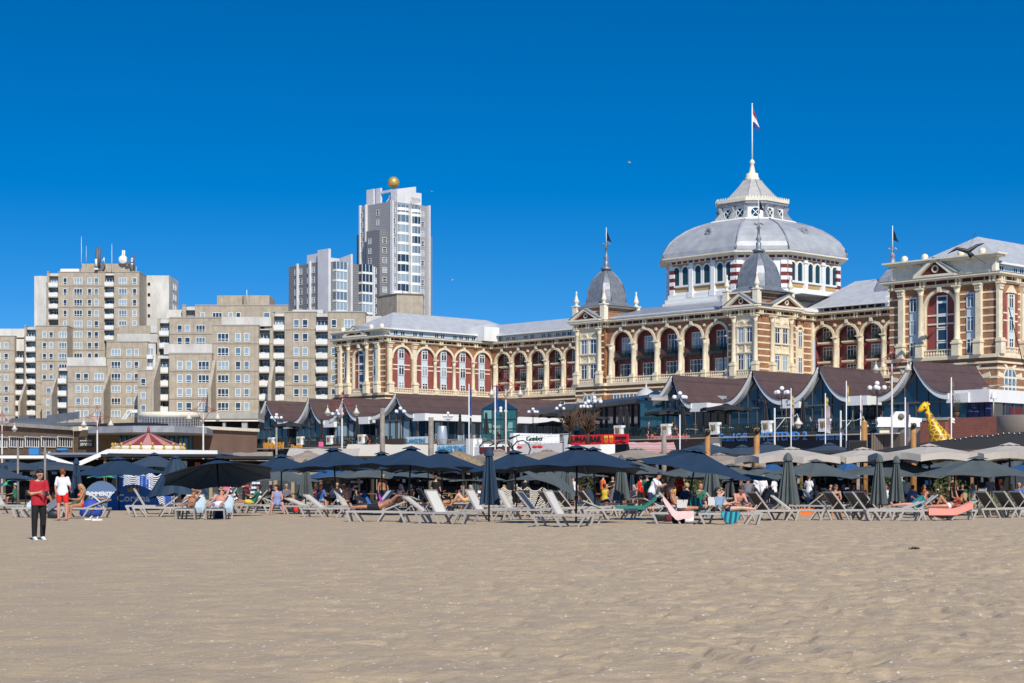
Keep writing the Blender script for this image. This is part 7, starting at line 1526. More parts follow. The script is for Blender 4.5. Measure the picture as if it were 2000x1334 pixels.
lg(L22,735,60,178,'pale lounger under the sleeping man in black shorts'); lg(L38,640,68,-12,'empty pale lounger left of the sleeping man'); lg(L38,308,70,195,'empty pale lounger left of the lying couple'); lg(L60,292,76,8,'empty lounger seen from behind, left of the lying couple')
lg(L38,372,65,-92,'pale lounger under the sunbathing woman of the couple'); lg(L38,428,65,-90,'pale lounger under the capped man of the couple'); lg(L50,492,79,176,'pale lounger under the reading man in the dark shirt'); lg(L22,560,76,8,'pale lounger the woman in the blue dress sits on')
lg(L60,12,77,-10,'empty pale lounger at the left edge'); lg(L38,78,68,184,'lounger with a grey towel behind the boy in red'); lg(L22,163,68,176,'lounger under the woman in orange'); lg(LWB,235,90,8,'blue and white lounger in front of the tents, right one'); lg(LWB,205,92,8,'blue and white lounger in front of the tents, left one')
lg(L50,1334,57,-6,'pale lounger with the pink towel under the reading woman'); lg(L50,1426,56,-5,'pale lounger under the woman shading her eyes with her hand'); lg(L50,1503,62,24,'empty lounger seen from behind, right of the man with the phone'); lg(L38,1556,62.5,-14,'pale lounger with an orange towel, behind the closed grey parasol')
lg(L50,1652,63,22,'empty lounger with a dark back in front of the woman with sunglasses'); lg(L50,1692,63.5,20,'empty lounger with a dark back in front of the couple in plaid'); lg(L50,1712,67,20,'empty lounger mostly hidden behind two others near the couple in plaid'); lg(L22,1745,62,178,'low pale lounger at the foot of the two closed grey parasols')
lg(L22,1850,63,181,'lounger under the salmon towel and the woman in a red bikini'); lg(L38,1783,67,178,'lounger under the woman in the mint shirt'); lg(L50,1945,67,26,'empty dark backed lounger right of the foremost grey parasol'); lg(L50,1980,68,26,'empty dark backed lounger near the right edge'); lg(L50,2010,69,26,'dark backed lounger cut off by the right edge')
lg(L50,1092,68,22,'dark backed empty lounger behind the foremost one, left of three'); lg(L50,1120,70,22,'dark backed empty lounger behind the foremost one, middle of three'); lg(L50,1165,72,22,'dark backed empty lounger behind the foremost one, right of three'); lg(L38,1245,71,182,'lounger under the green towel'); lg(L22,1190,64,6,'low lounger left of the standing man in navy shorts')
rs = random.Random(11); names = [(400,'behind the lying couple'),(450,'by the striped folded parasol'),(600,'behind the grey folded parasol on the left'),(690,'below the left navy cluster'),(745,'behind the sleeping man'),(850,'in front of the thatched shelter'),(905,'right of the thatched shelter'),(985,'behind the closed navy parasol'),(1180,'by the wide pleated parasol'),(1300,'behind the pink towel lounger'),(1380,'behind the reading women'),(1470,'by the grey shirted man'),(1590,'below the large grey parasol'),(1630,'behind the sunglasses woman'),(1800,'behind the salmon towel'),(1900,'behind the foremost right parasol')]
for i, (px, lb) in enumerate(names):
    for j in range(2): lg(rs.choice((L38,L50,L60,L22,LNV)), px+rs.uniform(-18,18), rs.uniform(74,80) if j else rs.uniform(82,92), rs.choice((rs.uniform(-35,35), rs.uniform(150,210))), ('nearer' if j else 'farther')+' lounger in the shade '+lb)
# stacked loungers
def stack_piece(name, sl, fm):
    root = empty(name); b = MB(); Z = [(-.95,0),(-.6,0),(-.36,.17),(-.12,0),(.12,.0),(.36,.17),(.6,0),(.95,0)]
    for y in (-.33,.30): b.loft([[(x,y,z),(x,y+.04,z),(x,y+.04,z+.055),(x,y,z+.055)] for x,z in Z])
    b.build('frame', fm, root); MB().box(-.9,-.5,-.345,.3,.0,.075).box(.5,.9,-.345,.3,.0,.075).box(-.5,.5,-.3,.3,.0,.05).build('seat_sling', sl, root); return root
spb = stack_piece('stacked_lounger', SLB, WPL); spg = stack_piece('stacked_lounger', BLACK, mat('cream_plastic', (.62,.59,.52), .5))
for px, Y, nn, pr, lb in ((262,101,15,spb,'left blue and white stack behind the tents'),(306,101,15,spb,'right blue and white stack behind the tents'),(998,86,10,spg,'left pale stack behind the tilted grey parasol'),(1045,86,10,spg,'middle pale stack behind the tilted grey parasol'),(1082,87,9,spg,'right pale stack behind the tilted grey parasol')):
    nth = ['bottom','second','third','fourth','fifth','sixth','seventh','eighth','ninth','tenth','eleventh','twelfth','thirteenth','fourteenth','top']
    for i in range(nn):
        o = place(pr, used, GY(px, Y, .05+i*(.115 if pr is spb else .095)), R(rs.uniform(-2,2)), nth[i if i < nn-1 else 14]+' lounger of the '+lb, 'stacked loungers')
# towels and bags
def towel(px, Y, rz, ang, m, label, s0=-.85, s1=.9, w=.42, lift=.03, drop=.25):
    a = R(ang); hx = -.22; rows = []; N = 14; rr = random.Random(int(px))
    for i in range(N+1):
        s = s0+(s1-s0)*i/N
        if s < hx: d = hx-s; x, z = hx-d*math.cos(a), .375+d*math.sin(a)
        else: x, z = s, .375
        e = rr.uniform(-.02,.02); rows.append([(x, -w-.01+e, max(.02,z-drop*(.45+.6*math.sin(math.pi*(i+.5)/(N+1)))+rr.uniform(-.035,.035))), (x,-w+.05,z+lift-.01), (x,-.1,z+lift+.005*math.sin(i*2)), (x,.1,z+lift), (x,w-.05,z+lift), (x,w+.01,z-drop*.6)])
    root = MB().loft(rows, closed=False, smooth=True).build('beach_towel', m); root.location = GY(px, Y); root.rotation_euler = (0,0,R(rz)); tag(root, label, 'towel'); return root
towel(1334,57,-6,50,mat('pale_pink_towel', (.68,.48,.47), .9, .06, 8, coords='Object'),'pale pink towel draped over the reading woman\'s lounger',s1=.35); towel(1850,63,181,22,mat('salmon_towel', (.72,.27,.21), .9, .05, 8, coords='Object'),'salmon towel covering the lounger of the woman in a red bikini',s1=.75,drop=.34)
tq = wave_mat('turquoise_pattern_towel', (.02,.30,.32), (.01,.05,.12), 'X', .13, .9, .6, .55, coords='Object'); towel(1426,56,-5,50,tq,'turquoise patterned towel hanging from the second reading woman\'s lounger',s0=-.3,s1=.3,drop=.33); towel(1380,58,30,60,tq,'turquoise patterned towel between the two reading women',s0=-.7,s1=-.1,w=.3)
towel(372,65,-92,38,mat('pale_blue_towel', (.45,.56,.62), .9),'pale blue towel under the sunbathing woman of the couple'); towel(428,65,-90,38,MT['pale_blue_towel'],'pale blue towel under the capped man of the couple'); towel(78,68,184,38,mat('grey_towel', (.16,.17,.20), .9),'grey towel hanging over the lounger behind the boy',s1=-.4,drop=.5)
towel(40,72,190,45,mat('ice_blue_towel', (.52,.62,.72), .9),'ice blue towel hanging left of the boy in red',s0=-.9,s1=-.3,drop=.4); towel(1245,71,182,38,mat('green_towel', (.02,.16,.12), .9),'dark green towel over the lounger left of the standing man',drop=.2); towel(1556,62.5,-14,38,mat('orange_towel', (.75,.16,.03), .9),'orange towel on the lounger behind the closed grey parasol',s0=.1,s1=.6,w=.36,drop=.2)
towel(735,77,10,60,CL['blue'],'blue towel behind the sleeping man',s0=-.9,s1=-.2); towel(760,79,10,60,mat('violet_towel', (.30,.05,.42), .9),'violet towel behind the sleeping man',s0=-.8,s1=-.4); towel(130,70,170,40,mat('olive_towel', (.10,.14,.07), .9),'olive green towel between the boy and the man in red shorts',s0=-.9,s1=-.3)
def bag(px, py, c, s, label, txt=None):
    Y = F*CH/(py-HY); root = empty('beach_bag', (0,0,0), label, 'bag'); b = MB(); b.loft([[(x*.5*q*s,y*.3*q*s,z*s) for x,y in ((-1,-.8),(-.7,-1),(.7,-1),(1,-.8),(1,.8),(.7,1),(-.7,1),(-1,.8))] for z, q in ((0,.8),(.15,1),(.55,.95),(.75,.5),(.8,.2))], smooth=True); b.build('bag_body', c, root); MB().tube([(-.2*s,-.2*s,.5*s),(-.1*s,-.3*s,.9*s),(.1*s,-.3*s,.9*s),(.2*s,-.2*s,.5*s)], .015, 4).build('strap', BLACK, root)
    root.location = GY(px, Y); return root
for px, py, c, s, lb in ((1292,1018,BLACK,.5,'black bag under the reading woman\'s lounger, left'),(1312,1019,CL['maroon'],.45,'maroon bag under the reading woman\'s lounger'),(1325,1022,BLACK,.42,'black bag with white marks under the pink towel lounger'),(1343,1020,CL['white'],.4,'white bag beside the lounger leg under the first reader'),(428,1012,CL['navy'],.45,'navy bag under the capped man\'s lounger'),(104,1012,BLACK,.4,'black bag beside the legs of the man in red shorts'),(1232,1003,BLACK,.5,'black backpack in front of the green towel'),(575,1000,CL['brightred'],.35,'red bag behind the woman in the blue dress'),(565,1000,BLACK,.45,'black bag behind the woman in the blue dress'),(700,1004,CL['brightred'],.25,'small red bag under the navy cluster'),(1465,1000,CL['navy'],.7,'navy bag right of the man with the phone'),(1662,1004,BLACK,.5,'black bag between the dark backed loungers'),(585,992,CL['lime'],.4,'lime bag by the folded grey parasol on the left'),(1600,1003,BLACK,.5,'black bag under the large grey parasol'),(1750,1004,CL['navy'],.35,'navy pouch at the foot of the grey parasols')): bag(px,py,c,s,lb)
# tents, beanbag
def tent(px, Y, w, h, m, label, txt, ts, crown=False, tz=.45):
    root = empty('beach_tent', (0,0,0), label, 'tent', 'pop up beach tents'); b = MB(); n = 14; rows = []
    for j in range(7):
        t = j/6; rows.append([(w/2*math.cos(math.pi*i/n)*(1-.1*t), -.2+1.3*t, h*math.sin(math.pi*i/n)*(math.cos(t*1.35)) ) for i in range(n+1)])
    b.loft(rows, closed=False, smooth=True)
    P = [(w/2*.985*math.cos(math.pi*i/n), h*.985*math.sin(math.pi*i/n)) for i in range(n+1)]; b.profile(P, -.18, -.15); b.build('tent_shell', m, root)
    textobj('lettering', txt, Matrix.Translation((0,-.2,h*tz)), ts, WHITE, root, .005, bold=.012)
    if crown:
        b = MB(); z = h*.78; b.profile([(-.26,z-.1),(.26,z-.1),(.3,z+.14),(.16,z+.02),(.1,z+.2),(0,z+.06),(-.1,z+.2),(-.16,z+.02),(-.3,z+.14)], -.22, -.19); b.build('emblem', GOLD, root)
    root.location = GY(px, Y); return root
TB = mat('tent_blue', (.02,.13,.42), .6); tent(262,88,2.6,1.25,TB,'bright blue pop up tent with white lettering and a gold crown','Corona',.52,True)
t1 = tent(200,93,2.2,1.45,mat('tent_greyblue', (.10,.17,.30), .6),'grey blue pop up tent with a dark opening','SUMMERTIME',.27,tz=.52); MB().profile([(.5*math.cos(i*.35)*1.1,.55+.5*math.sin(i*.35)) for i in range(10)], -.23,-.2).build('opening', DARK, t1)
b = MB(); b.loft([[(x*q,y*q*.7,z) for x,y in ((-.55,-.4),(-.1,-.5),(.5,-.35),(.55,.3),(0,.5),(-.5,.4))] for z,q in ((0,.8),(.12,1),(.4,.95),(.75,.7),(.9,.3))], smooth=True); o = b.build('beanbag', mat('beanbag_blue', (.02,.06,.36), .7)); o.scale = (.75,.75,.75); o.location = GY(178,70); tag(o, 'blue bean bag with pale lettering beside the woman in orange', 'bean bag'); textobj('lettering', 'BEEK', Matrix.Translation((.12,-.36,.42)) @ Matrix.Translation(GY(178,70)), .2, SG, None, .005, bold=.01).parent = None
q = bpy.data.objects['lettering'] if 0 else None
for ob in [x for x in bpy.data.objects if x.name.startswith('lettering') and x.parent is None and 'label' not in x]: ob.data.transform(Matrix.Translation(-GY(178,70))); ob.parent = o
# ---------------- people
used.clear() if 0 else None
def put(root, p, rz, label, sc=None):
    root.location = p; root.rotation_euler = (0,0,R(rz)); tag(root, label, 'person'); 
    if sc: root.scale = (sc,)*3
    return root
HAND = [((-.12,-.15,-1),(.5,-.8,.15)),((.12,-.2,-1),(-.5,-.85,.12))]
boy = put(person('person','fair',1.63,(0,0,.865),(0,0,1),(0,-1,0),hup=(.05,-.45,1),hfw=(.05,-1,-.65),arms=HAND,legs=[((-.06,-.04,-1),(0,.05,-1),(0,-1,-.2)),((.06,.04,-1),(0,.12,-1),(.1,-1,-.3))],top=('red','tee'),bottom=('black','trousers'),hair='black',shoes='white',vox=.012,glasses='thin',fat=.95), G(76,1054), 32, 'person in a red shirt and black trousers looking at a phone')
LG_ = [((-.12,0,-1),(.02,.03,-1),(0,-1,-.2)),((.12,0,-1),(-.02,.03,-1),(0,-1,-.2))]
put(person('person','pink',1.83,(0,0,.97),arms=[((-.3,-.1,-1),(.2,-.75,-.4)),((.22,.05,-1),(-.05,-.15,-1))],legs=LG_,top=('white','tee'),bottom=('brightred','shorts'),hair='red',vox=.014,fat=1.05), G(122,1017), 178, 'person in a white shirt and red shorts standing with back to the camera')
put(person('person','tan',1.7,**seatpose(hup=(0,-.25,1),hfw=(0,-1,-.4),arms=[((-.1,-.4,-1),(.3,-1,.1)),((.1,-.5,-1),(-.3,-1,.0))]),top=('orange','bikini'),bottom=('brightred','briefs'),hair='blond',hl=.2), GY(158,66), -62, 'seated person with blond hair and an orange bikini, in profile')
put(person('person','tan',1.72,**lie(38,legs=[((.6,-.1,.8),(.45,.05,-1),(1,-.2,.1)),((.8,.1,.1),(.8,-.3,-.2),(.5,.2,1))]),top=('green','tank'),bottom=('black','shorts'),hair='brown'), GY(86,68.6), 4, 'person lying with bent knees behind the boy in red')
for px, Y, b_, t_, lb in ((208,92,'sky','pink','person lying on the left blue lounger before the tents'),(238,90,'pink','red','person lying on the right blue lounger before the tents')): put(person('person','tan',1.68,**lie(12),top=(t_,'bikini'),bottom=(b_,'briefs'),hair='brown',vox=.022), GY(px,Y), 176, lb)
ARMUP = [((-.3,-.5,-.8),(.3,.2,-.7)),((.15,.8,.9),(-.5,-1,.25))]
put(person('person','tan',1.66,**lie(38,arms=[((.7,-.6,-.35),(.9,.2,.0)),((-.1,.55,.95),(-.25,-1,.15))],legs=[((1,-.1,.1),(1,.05,-.1),(.2,-.3,1)),((1,.1,.1),(1,-.05,-.1),(.2,.3,1))]),top=('brown','bikini'),bottom=('brown','briefs'),hair='blond',vox=.013), GY(372,65), -92, 'sunbathing person in a brown bikini with one arm over the head')
put(person('person','pink',1.78,**lie(38,arms=[((.6,-.7,-.4),(.9,.3,.1)),((-.2,.45,1),(-.2,-1,.05))],legs=[((1,-.22,.14),(1,-.1,-.1),(.2,-.5,1)),((1,.22,.14),(1,.1,-.1),(.2,.5,1))]),bottom=('white','shorts'),hair='brown',cap='maroon',fat=1.2,vox=.013), GY(428,65), -90, 'sunbathing person in white shorts and a dark red cap beside the other')
put(person('person','tan',1.75,**lie(62,hup=(-.2,0,1),hfw=(1,0,-.7),arms=[((.6,-.4,-.7),(1,.3,.3)),((.6,.4,-.7),(1,-.3,.3))]),top=('green','tee'),bottom=('yellow','shorts'),hair='black'), GY(492,79), 176, 'person in a dark green shirt reading on a lounger below the tilted navy parasol')
put(person('person','pink',1.68,pel=(0,0,.47),up=(0,-.05,1),legs=[((-.3,-1,.02),(-.12,.1,-1),(0,-1,-.1)),((.35,-1,.02),(.2,-.05,-1),(0,-1,-.1))],arms=[((-.25,-.2,-1),(.25,-1,-.2)),((.25,-.25,-1),(-.25,-1,-.15))],hup=(-.1,0,1),hfw=(-1,-.35,-.05),top=('lilac','dress'),hair='black',hl=.05,fat=1.15,vox=.013), GY(541,73), 8, 'seated person with curly black hair in a pale blue dress looking left')
put(person('person','tan',1.8,**lie(22,arms=[((-.6,-.6,.55),(-.4,1,.2)),((-.75,.3,.7),(-.5,-.8,.0))],legs=[((1,-.06,.0),(1,0,-.02),(.25,-.1,1)),((1,.1,.03),(1,-.08,-.05),(.25,.2,1))]),bottom=('black','shorts'),hair='brown',vox=.013), GY(735,60), 178, 'sleeping person in black shorts on a lounger under the navy parasol')
put(person('person','fair',1.7,**seatpose(up=(0,-.3,1)),top=('black','tank'),bottom=('black','shorts'),hair='brown'), GY(682,78), 150, 'seated person in black leaning forward beside the dark parasol poles')
put(person('person','fair',1.68,**seatpose(),top=('white','tee'),bottom=('navy','shorts'),hair='black'), GY(664,80), 190, 'seated person in a white shirt between the two dark parasol poles')
put(person('person','pink',1.72,**seatpose(),bottom=('black','shorts'),hair='brown'), GY(677,76), 205, 'seated bare chested person right of the white shirt under the navy parasol')
put(person('person','tan',1.75,(0,0,.93),arms=ARMD,legs=STL,bottom=('navy','shorts'),hair='blond'), GY(748,88), 20, 'bare chested person standing behind the sleeping one')
put(person('person','tan',1.65,**lie(10),top=('pink','bikini'),bottom=('lime','briefs'),hair='brown'), GY(845,80), 182, 'person in a pink bikini lying in front of the thatched shelter')
put(person('person','tan',1.65,**lie(8),top=('black','bikini'),bottom=('black','briefs'),hair='blond'), GY(862,73), 178, 'person in a black bikini lying behind the upright empty lounger')
put(person('person','fair',1.7,**lie(20,legs=[((.6,-.1,.8),(.5,.05,-1),(1,-.2,.1)),((.7,.1,.7),(.6,-.05,-1),(1,.2,.1))]),top=('yellow','bikini'),bottom=('yellow','briefs'),hair='red'), GY(905,84), 180, 'person with bent knees in a yellow bikini by the thatched shelter')
put(person('person','pink',1.72,**seatpose(),hair='blond',bottom=('blue','shorts')), GY(1134,84), 170, 'bare backed seated person with fair hair right of the folded grey parasol')
put(person('person','pink',1.7,**seatpose(),hair='brown',cap='white',bottom=('white','shorts')), GY(1142,86), 200, 'seated person in a white cap right of the folded grey parasol')
put(person('person','tan',1.7,**seatpose(),hair='brown',top=('yellow','tank'),bottom=('blue','shorts')), GY(1181,88), 160, 'seated person in a yellow top by the wooden bar post')
put(person('person','pink',1.82,(0,0,.95),up=(.15,-.35,1),hup=(0,-.6,1),hfw=(0,-1,-.9),arms=[((-.1,-.6,-.9),(.8,-.5,.2)),((.1,-.6,-.9),(-.8,-.5,.2))],legs=LG_,top=('white','tee'),bottom=('navy','shorts'),hair='black',fat=1.1,vox=.014), GY(1273,71), 60, 'person in a white shirt and navy shorts leaning forward with crossed arms')
put(person('person','tan',1.68,**lie(50,hup=(-.25,0,1),hfw=(1,-.1,-.45),arms=[((.45,-.35,-.9),(1,.15,.15)),((.45,.35,-.9),(1,-.15,.15))],legs=[((1,-.06,.05),(1,0,-.1),(.3,-.1,1)),((1,.08,.05),(1,-.05,-.1),(.3,.1,1))]),top=('leopard','bikini'),bottom=('leopard','briefs'),hair='brown',hl=.12,fat=1.15,vox=.012), GY(1334,57), -6, 'person in a patterned bikini reading on the pink towel')
put(person('person','fair',1.66,**lie(50,hup=(-.2,0,1),hfw=(1,-.25,-.35),arms=[((.5,-.35,-.8),(1,.2,.25)),((.5,.6,.55),(-.55,-.75,.35))],legs=[((1,-.06,.08),(1,0,-.08),(.3,-.1,1)),((1,.08,.06),(1,-.05,-.1),(.3,.1,1))]),top=('maroon','bikini'),bottom=('navy','briefs'),hair='black',hl=.08,fat=1.1,glasses=True,vox=.012), GY(1426,56), -5, 'person with sunglasses and dark hair reading, one hand on the forehead')
put(person('person','pink',1.78,pel=(0,0,.48),up=(0,-.5,1),hup=(0,-.75,1),hfw=(0,-1,-1),arms=[((-.15,-.55,-1),(.35,-.95,-.05)),((.15,-.6,-1),(-.35,-.95,-.05))],legs=[((-.25,-1,.05),(-.05,.12,-1),(0,-1,-.1)),((.3,-1,.05),(.1,.05,-1),(0,-1,-.1))],bottom=('green','shorts'),hair='brown',vox=.012), GY(1437,58.5), 25, 'bare chested person in green shorts bent over a phone')
put(person('person','fair',1.78,**seatpose(up=(0,-.1,1)),top=('navy','tee'),bottom=('navy','shorts'),hair='blond'), GY(1343,66), 200, 'seated person in a navy shirt seen from behind, beyond the first reader')
put(person('person','tan',1.8,(0,0,.8),up=(0,-.45,1),arms=[((-.1,-.6,-.9),(0,-1,-.2)),((.1,-.6,-.9),(0,-1,-.2))],legs=STL,top=('grey','tee'),bottom=('navy','shorts'),hair='black'), GY(1460,72), 170, 'bending person in a grey shirt seen from behind')
put(person('person','tan',1.68,**seatpose(hfw=(.9,-1,0)),top=('black','bikini'),bottom=('black','briefs'),hair='black',glasses=True,vox=.013), GY(1632,70), -5, 'seated person with sunglasses and black hair looking right')
put(person('person','pink',1.7,**seatpose(arms=[((-.2,-.5,-1),(.3,-1,-.2)),((.5,-.4,-.1),(-.35,-.3,1))]),top=('pink','tee'),bottom=('navy','shorts'),hair='grey'), GY(1683,80), 190, 'grey haired seated person in a pink plaid shirt with a hand at the head')
put(person('person','fair',1.7,**seatpose(),top=('lilac','tee'),bottom=('navy','shorts'),hair='brown'), GY(1668,82), 150, 'seated person in a lilac shirt left of the grey haired one')
put(person('person','tan',1.68,**lie(25,arms=[((.5,-.5,.3),(.2,.3,1)),((.5,.5,.3),(.2,-.3,1))],hup=(-.6,0,.8),hfw=(.8,-.2,.5),legs=[((.55,-.1,.85),(.45,.0,-1),(1,-.1,0)),((1,.1,.0),(1,-.05,-.05),(.3,.1,1))]),top=('brightred','bikini'),bottom=('white','briefs'),hair='blond',hl=.05,vox=.012), GY(1850,63), 181, 'person in a red bikini lying on the salmon towel holding a phone')
put(person('person','pink',1.66,**lie(38,arms=[((.5,-.5,-.5),(.6,.4,.4)),((.1,.4,-.9),(-.1,-.3,1))]),top=('teal','tee'),bottom=('orange','briefs'),hair='brown'), GY(1783,67), 178, 'person in a mint shirt and orange bottoms lying left of the salmon towel')
# phones, books
def thing(name, box, m, p, rot, label, cat): o = MB().box(*box).build(name, m); o.location = p; o.rotation_euler = rot; return tag(o, label, cat)
thing('phone', (-.04,.04,-.006,.006,-.08,.08), BLACK, W(91,964,39.6), (R(-50),0,R(30)), 'black phone in the hands of the boy in red', 'phone'); thing('phone', (-.04,.04,-.006,.006,-.08,.08), BLACK, W(1449,983,57.7), (R(-40),0,R(30)), 'black phone held by the bare chested person in green shorts', 'phone')
thing('phone', (-.04,.04,-.006,.006,-.08,.08), BLACK, W(1853,973,62.8), (R(30),0,0), 'dark phone held up by the person in a red bikini', 'phone')
def book(px, py, Y, rz, label, m=WHITE):
    root = empty('open_book', W(px,py,Y), label, 'book', rz=rz); a = MB().box(0,.19,-.008,.008,-.13,.13).build('page', m, None); a.parent = root; a.rotation_euler = (R(15),0,R(25)); c = MB().box(-.19,0,-.008,.008,-.13,.13).build('page', m, None); c.parent = root; c.rotation_euler = (R(15),0,R(-25)); return root
book(1334,984,56.6,.3,'open book held by the person on the pink towel'); book(1395,979,55.6,.2,'open white book shading the person with sunglasses'); book(1410,978,55.6,.6,'pale blue magazine behind the white book',CL['sky'])
b = MB()
for i in range(5): b.lathe((.12*i-.25,.1*math.sin(i*2),0), [(.05,0),(.1,.03),(.09,.08),(.02,.1)], 8)
o = b.build('sandals', WHITE); o.scale = (1.4,.7,.7); o.location = G(185,1016); tag(o, 'white sandals on the sand beside the lounger of the woman in orange', 'shoes'); o['kind'] = 'stuff'
bpy.data.objects.remove(o)
for i, (px, py, lb) in enumerate(((178,1016,'left'),(190,1017,'right'))):
    b = MB(); b.loft([[(x*.13,y*.05,z) for x,y in ((-1,-.8),(.6,-1),(1,0),(.6,1),(-1,.8))] for z in (0,.035)]); b.mat(0).tube([(-.03,-.05,.03),(.02,0,.09),(-.03,.05,.03)], .015, 4); o = b.build('sandal', WHITE); o.location = G(px,py); o.rotation_euler = (0,0,i*.6); o.scale = (1.6,)*3; tag(o, lb+' white sandal on the sand beside the woman in orange', 'shoe')
# crowd at the bars
protos = [person('person','fair',1.75,(0,0,.93),arms=ARMD,legs=STL,top=('white','tee'),bottom=('navy','shorts'),hair='brown',vox=.026),
          person('person','tan',1.7,**seatpose(),top=('blue','tee'),bottom=('black','shorts'),hair='black',vox=.026),
          person('person','pink',1.72,**seatpose(up=(0,-.3,1),hfw=(.5,-1,-.3),arms=[((-.2,-.9,-.5),(.6,-1,.5)),((.2,-.4,-1),(-.3,-1,0))]),top=('green','tee'),bottom=('navy','shorts'),hair='blond',vox=.026),
          person('person','fair',1.78,(0,0,.95),arms=[((-.3,-.1,-1),(.6,-1,.3)),((.35,0,-1),(-.5,-.9,.1))],legs=LG_,top=('brightred','tee'),bottom=('black','trousers'),hair='black',vox=.026),
          person('person','tan',1.66,**seatpose(hfw=(-.7,-1,0)),top=('yellow','tank'),bottom=('grey','shorts'),hair='brown',hl=.15,vox=.026),
          person('person','tan',1.72,**lie(30,legs=[((.7,-.1,.7),(.5,.05,-1),(1,-.2,.1)),((1,.1,.1),(1,-.05,-.1),(.3,.2,1))]),top=('teal','bikini'),bottom=('navy','shorts'),hair='brown',vox=.026)]
post_ = ['standing','seated','seated leaning forward','standing with bent arms','seated in a vest','reclining']
tops = ['white','blue','green','brightred','yellow','teal']; cols_ = list(CL); rs = random.Random(21)
lm_ = [(60,'near the left edge'),(170,'behind the man in red shorts'),(330,'behind the half folded parasol'),(450,'behind the lying couple'),(520,'at the glazed windscreen'),(600,'behind the left folded grey parasol'),(700,'under the left navy cluster'),(800,'behind the sleeping man'),(900,'by the thatched shelter'),(1000,'behind the closed navy parasol'),(1120,'under the largest navy parasol'),(1230,'behind the wide pleated parasol'),(1330,'behind the reading women'),(1420,'by the pair of folded parasols'),(1500,'left of the cream parasols'),(1600,'under the large grey parasol'),(1700,'behind the dark backed loungers'),(1790,'behind the salmon towel'),(1880,'under the foremost right parasol'),(1980,'at the right edge')]
fixed = [(1770,84,0,'white'),(1782,80,1,'sky'),(1862,84,1,'green'),(1955,80,1,'grey'),(1990,84,1,'blue'),(1252,92,3,'grey'),(1478,88,0,'white'),(1490,90,0,'white'),(1327,90,3,'brightred'),(1312,86,4,'yellow'),(1365,80,2,'lime'),(455,92,3,'grey'),(442,88,3,'pink'),(28,104,1,'green'),(560,90,1,'grey'),(625,86,2,'blue'),(1745,84,1,'orange'),(1560,86,1,'navy'),(1900,84,4,'white'),(1925,86,1,'brown'),(1120,92,0,'white'),(1580,90,3,'white')]
mut_ = ['white','navy','black','grey','blue','brown','green','sky','maroon','black','navy','lilac','orange','brown']
crowd = fixed+[(rs.uniform(430,1990), rs.uniform(84,104), rs.choice((0,1,1,2,2,3,4,4,5)), rs.choice(mut_)) for _ in range(96)]
seen = {}
for px, Y, k, c in crowd:
    ld = min(lm_, key=lambda q: abs(q[0]-px))[1]; sw = {'cloth_'+tops[k]: 'cloth_'+c, 'cloth_navy': 'cloth_'+rs.choice(mut_), 'hair_brown': 'hair_'+rs.choice(list(HAIR)), 'hair_black': 'hair_'+rs.choice(list(HAIR))}
    base = 'person in a '+({'brightred':'bright red','leopard':'patterned'}.get(c, c))+' top '+post_[k]+' '+ld; seen[base] = seen.get(base, 0)+1
    lb = base if seen[base] == 1 else base.replace('person in', 'farther person in' if seen[base] == 2 else 'third person in')
    place(protos[k], used, GY(px, Y, 0 if Y < 98 else 0), rs.choice((rs.uniform(0,6.28), rs.uniform(-.8,.8))), lb, 'people at the beach bars', rs.uniform(.94,1.04), swap=sw)
tl_ = [(490,'below the leftmost gable'),(560,'right of the leftmost gable'),(612,'below the second gable'),(680,'below the third gable'),(735,'left of the long pavilion'),(1190,'by the cantilever roof'),(1250,'by the glass kiosk'),(1322,'below the first right hand gable'),(1380,'between first and second right gables'),(1440,'left of the second right gable'),(1500,'by the pier above the middle blue name'),(1560,'left of the third right gable'),(1610,'below the third right gable'),(1670,'by the white ornament pier')]
for i in range(26):      # guests on the raised terrace
    right = i > 9; px = rs.uniform(1180,1700) if right else rs.uniform(470,735); k = rs.choice((0,1,1,2,4)); c = rs.choice(mut_); p = TE.P(TE.s(px), rs.uniform(.6,4), 7)
    place(protos[k], used, p, rs.uniform(0,6.28), c+' dressed guest on the terrace '+min(tl_, key=lambda q: abs(q[0]-px))[1]+(', nearer the glass' if i % 2 else ', nearer the railing'), 'guests on the terrace', 1, swap={'cloth_'+tops[k]: 'cloth_'+c})
for i, (px, s_, lb) in enumerate(((1652,1,'left guest on the upper hotel balcony'),(1657,1,'right guest on the upper hotel balcony'))):
    p = RWw.P(RWw.s(px)-1.6, 1.8, 24.48); place(protos[0], used, p, R(20), lb+', pale clothes', 'guests on the hotel balcony', .98)
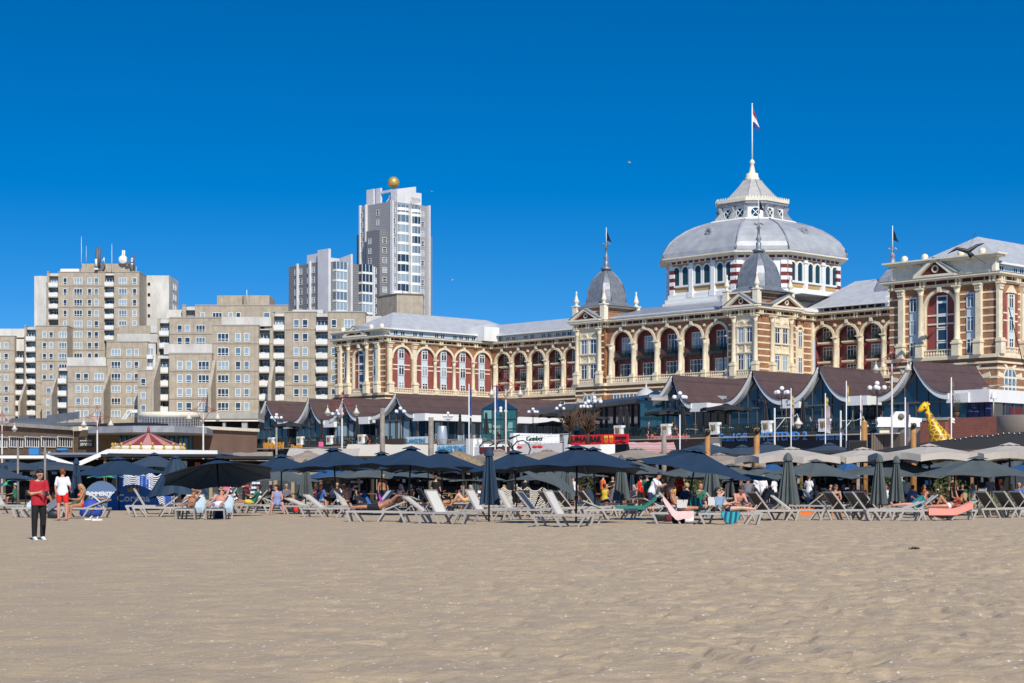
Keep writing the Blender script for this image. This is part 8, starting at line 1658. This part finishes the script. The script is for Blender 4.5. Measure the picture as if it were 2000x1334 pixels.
# seating and tables at the bars
bt = empty('bar_table'); MB().box(-.6,.6,-.4,.4,.72,.77).build('table_top', WDL, bt); MB().box(-.08,.08,-.08,.08,0,.72).build('pedestal', WD, bt); MB().box(-.35,.35,-.3,.3,0,.04).build('base', WD, bt)
for i in range(34):
    px = 430+i*46+rs.uniform(-12,12); place(bt, used, GY(px, rs.uniform(94,104)), rs.uniform(-.3,.3), 'wooden table '+min(lm_, key=lambda q: abs(q[0]-px))[1]+', table '+['left of centre','right of centre','nearer the sand','farther back'][i % 4], 'wooden tables at the beach bars')
for px, Y, h, r, lb in ((1370,93,2.2,1.3,'behind the seated navy shirt'),(1352,94,1.9,1.1,'left of the wide folded parasol'),(1142,98,2.3,1.0,'right of the folded grey parasol'),(1735,92,1.9,1.2,'between the orange post and closed parasols'),(1850,92,1.7,1.4,'behind the salmon towel'),(1560,94,1.5,1.0,'by the closed grey parasol')): bush(GY(px,Y), r, h, 'dense green shrub '+lb, LEAF, 420, False, seed=px, nm='leafy_shrub')
gr = MB(); rr = random.Random(2)
for i in range(220): x = rr.uniform(-1,1); y = rr.uniform(-.3,.3); gr.tube([(x,y,0),(x+rr.uniform(-.3,.3),y,rr.uniform(.5,1.0))], [.012,.003], 3)
o = gr.build('dune_grass', mat('grass_dull', (.22,.23,.10), .8)); o.location = GY(1935,76); tag(o, kind='stuff')
# gulls
def gull(p, s, rz, label):
    root = empty('seagull', (0,0,0), label, 'bird', 'gulls in the sky'); MB().tube([(0,-.22,0),(0,-.1,.01),(0,.1,.0),(0,.25,.02)], [.02,.06,.05,.01], 8).build('body', WHITE, root)
    for q in (-1,1): MB().loft([[(0,-.06,.02),(q*.3,-.1,.13),(q*.65,.0,.06)],[(0,.08,.02),(q*.3,.04,.13),(q*.65,.03,.06)]], closed=False).build('wing', mat('gull_grey', (.35,.37,.4), .6), root)
    root.location = p; root.rotation_euler = (.1,.2,rz); root.scale = (s,)*3; return root
gull(W(883,547,150), .85, .3, 'white gull flying right of the high-rise tower'); gull(W(1229,317,200), .8, 1.2, 'tiny gull in the sky left of the flagpole'); gull(W(843,374,260), .8, .6, 'tiny dark gull right of the golden ball')
def gull2(p, label): root = gull(p, 1.3, 1.4, label); root.rotation_euler = (0,0,1.4); return root
gull2(W(93,885,150), 'gull perched on the roof between the two blue drinks signs')

b = MB(); rr = random.Random(6)
for i in range(34): a = rr.uniform(0,6.28); q = rr.uniform(0,.28); p0 = Vector((q*math.cos(a), q*math.sin(a)*.8, .01)); b.tube([p0, p0+Vector((rr.uniform(-.08,.08), rr.uniform(-.08,.08), rr.uniform(.02,.09))), p0+Vector((rr.uniform(-.12,.12), rr.uniform(-.1,.1), .01))], [.012,.016,.006], 4)
o = b.build('seaweed_clump', mat('dry_seaweed', (.05,.035,.02), .9)); o.location = G(1785,1073); o.scale = (.4,.4,.5); tag(o, 'small dark clump of dry seaweed on the open sand at the right', 'seaweed')
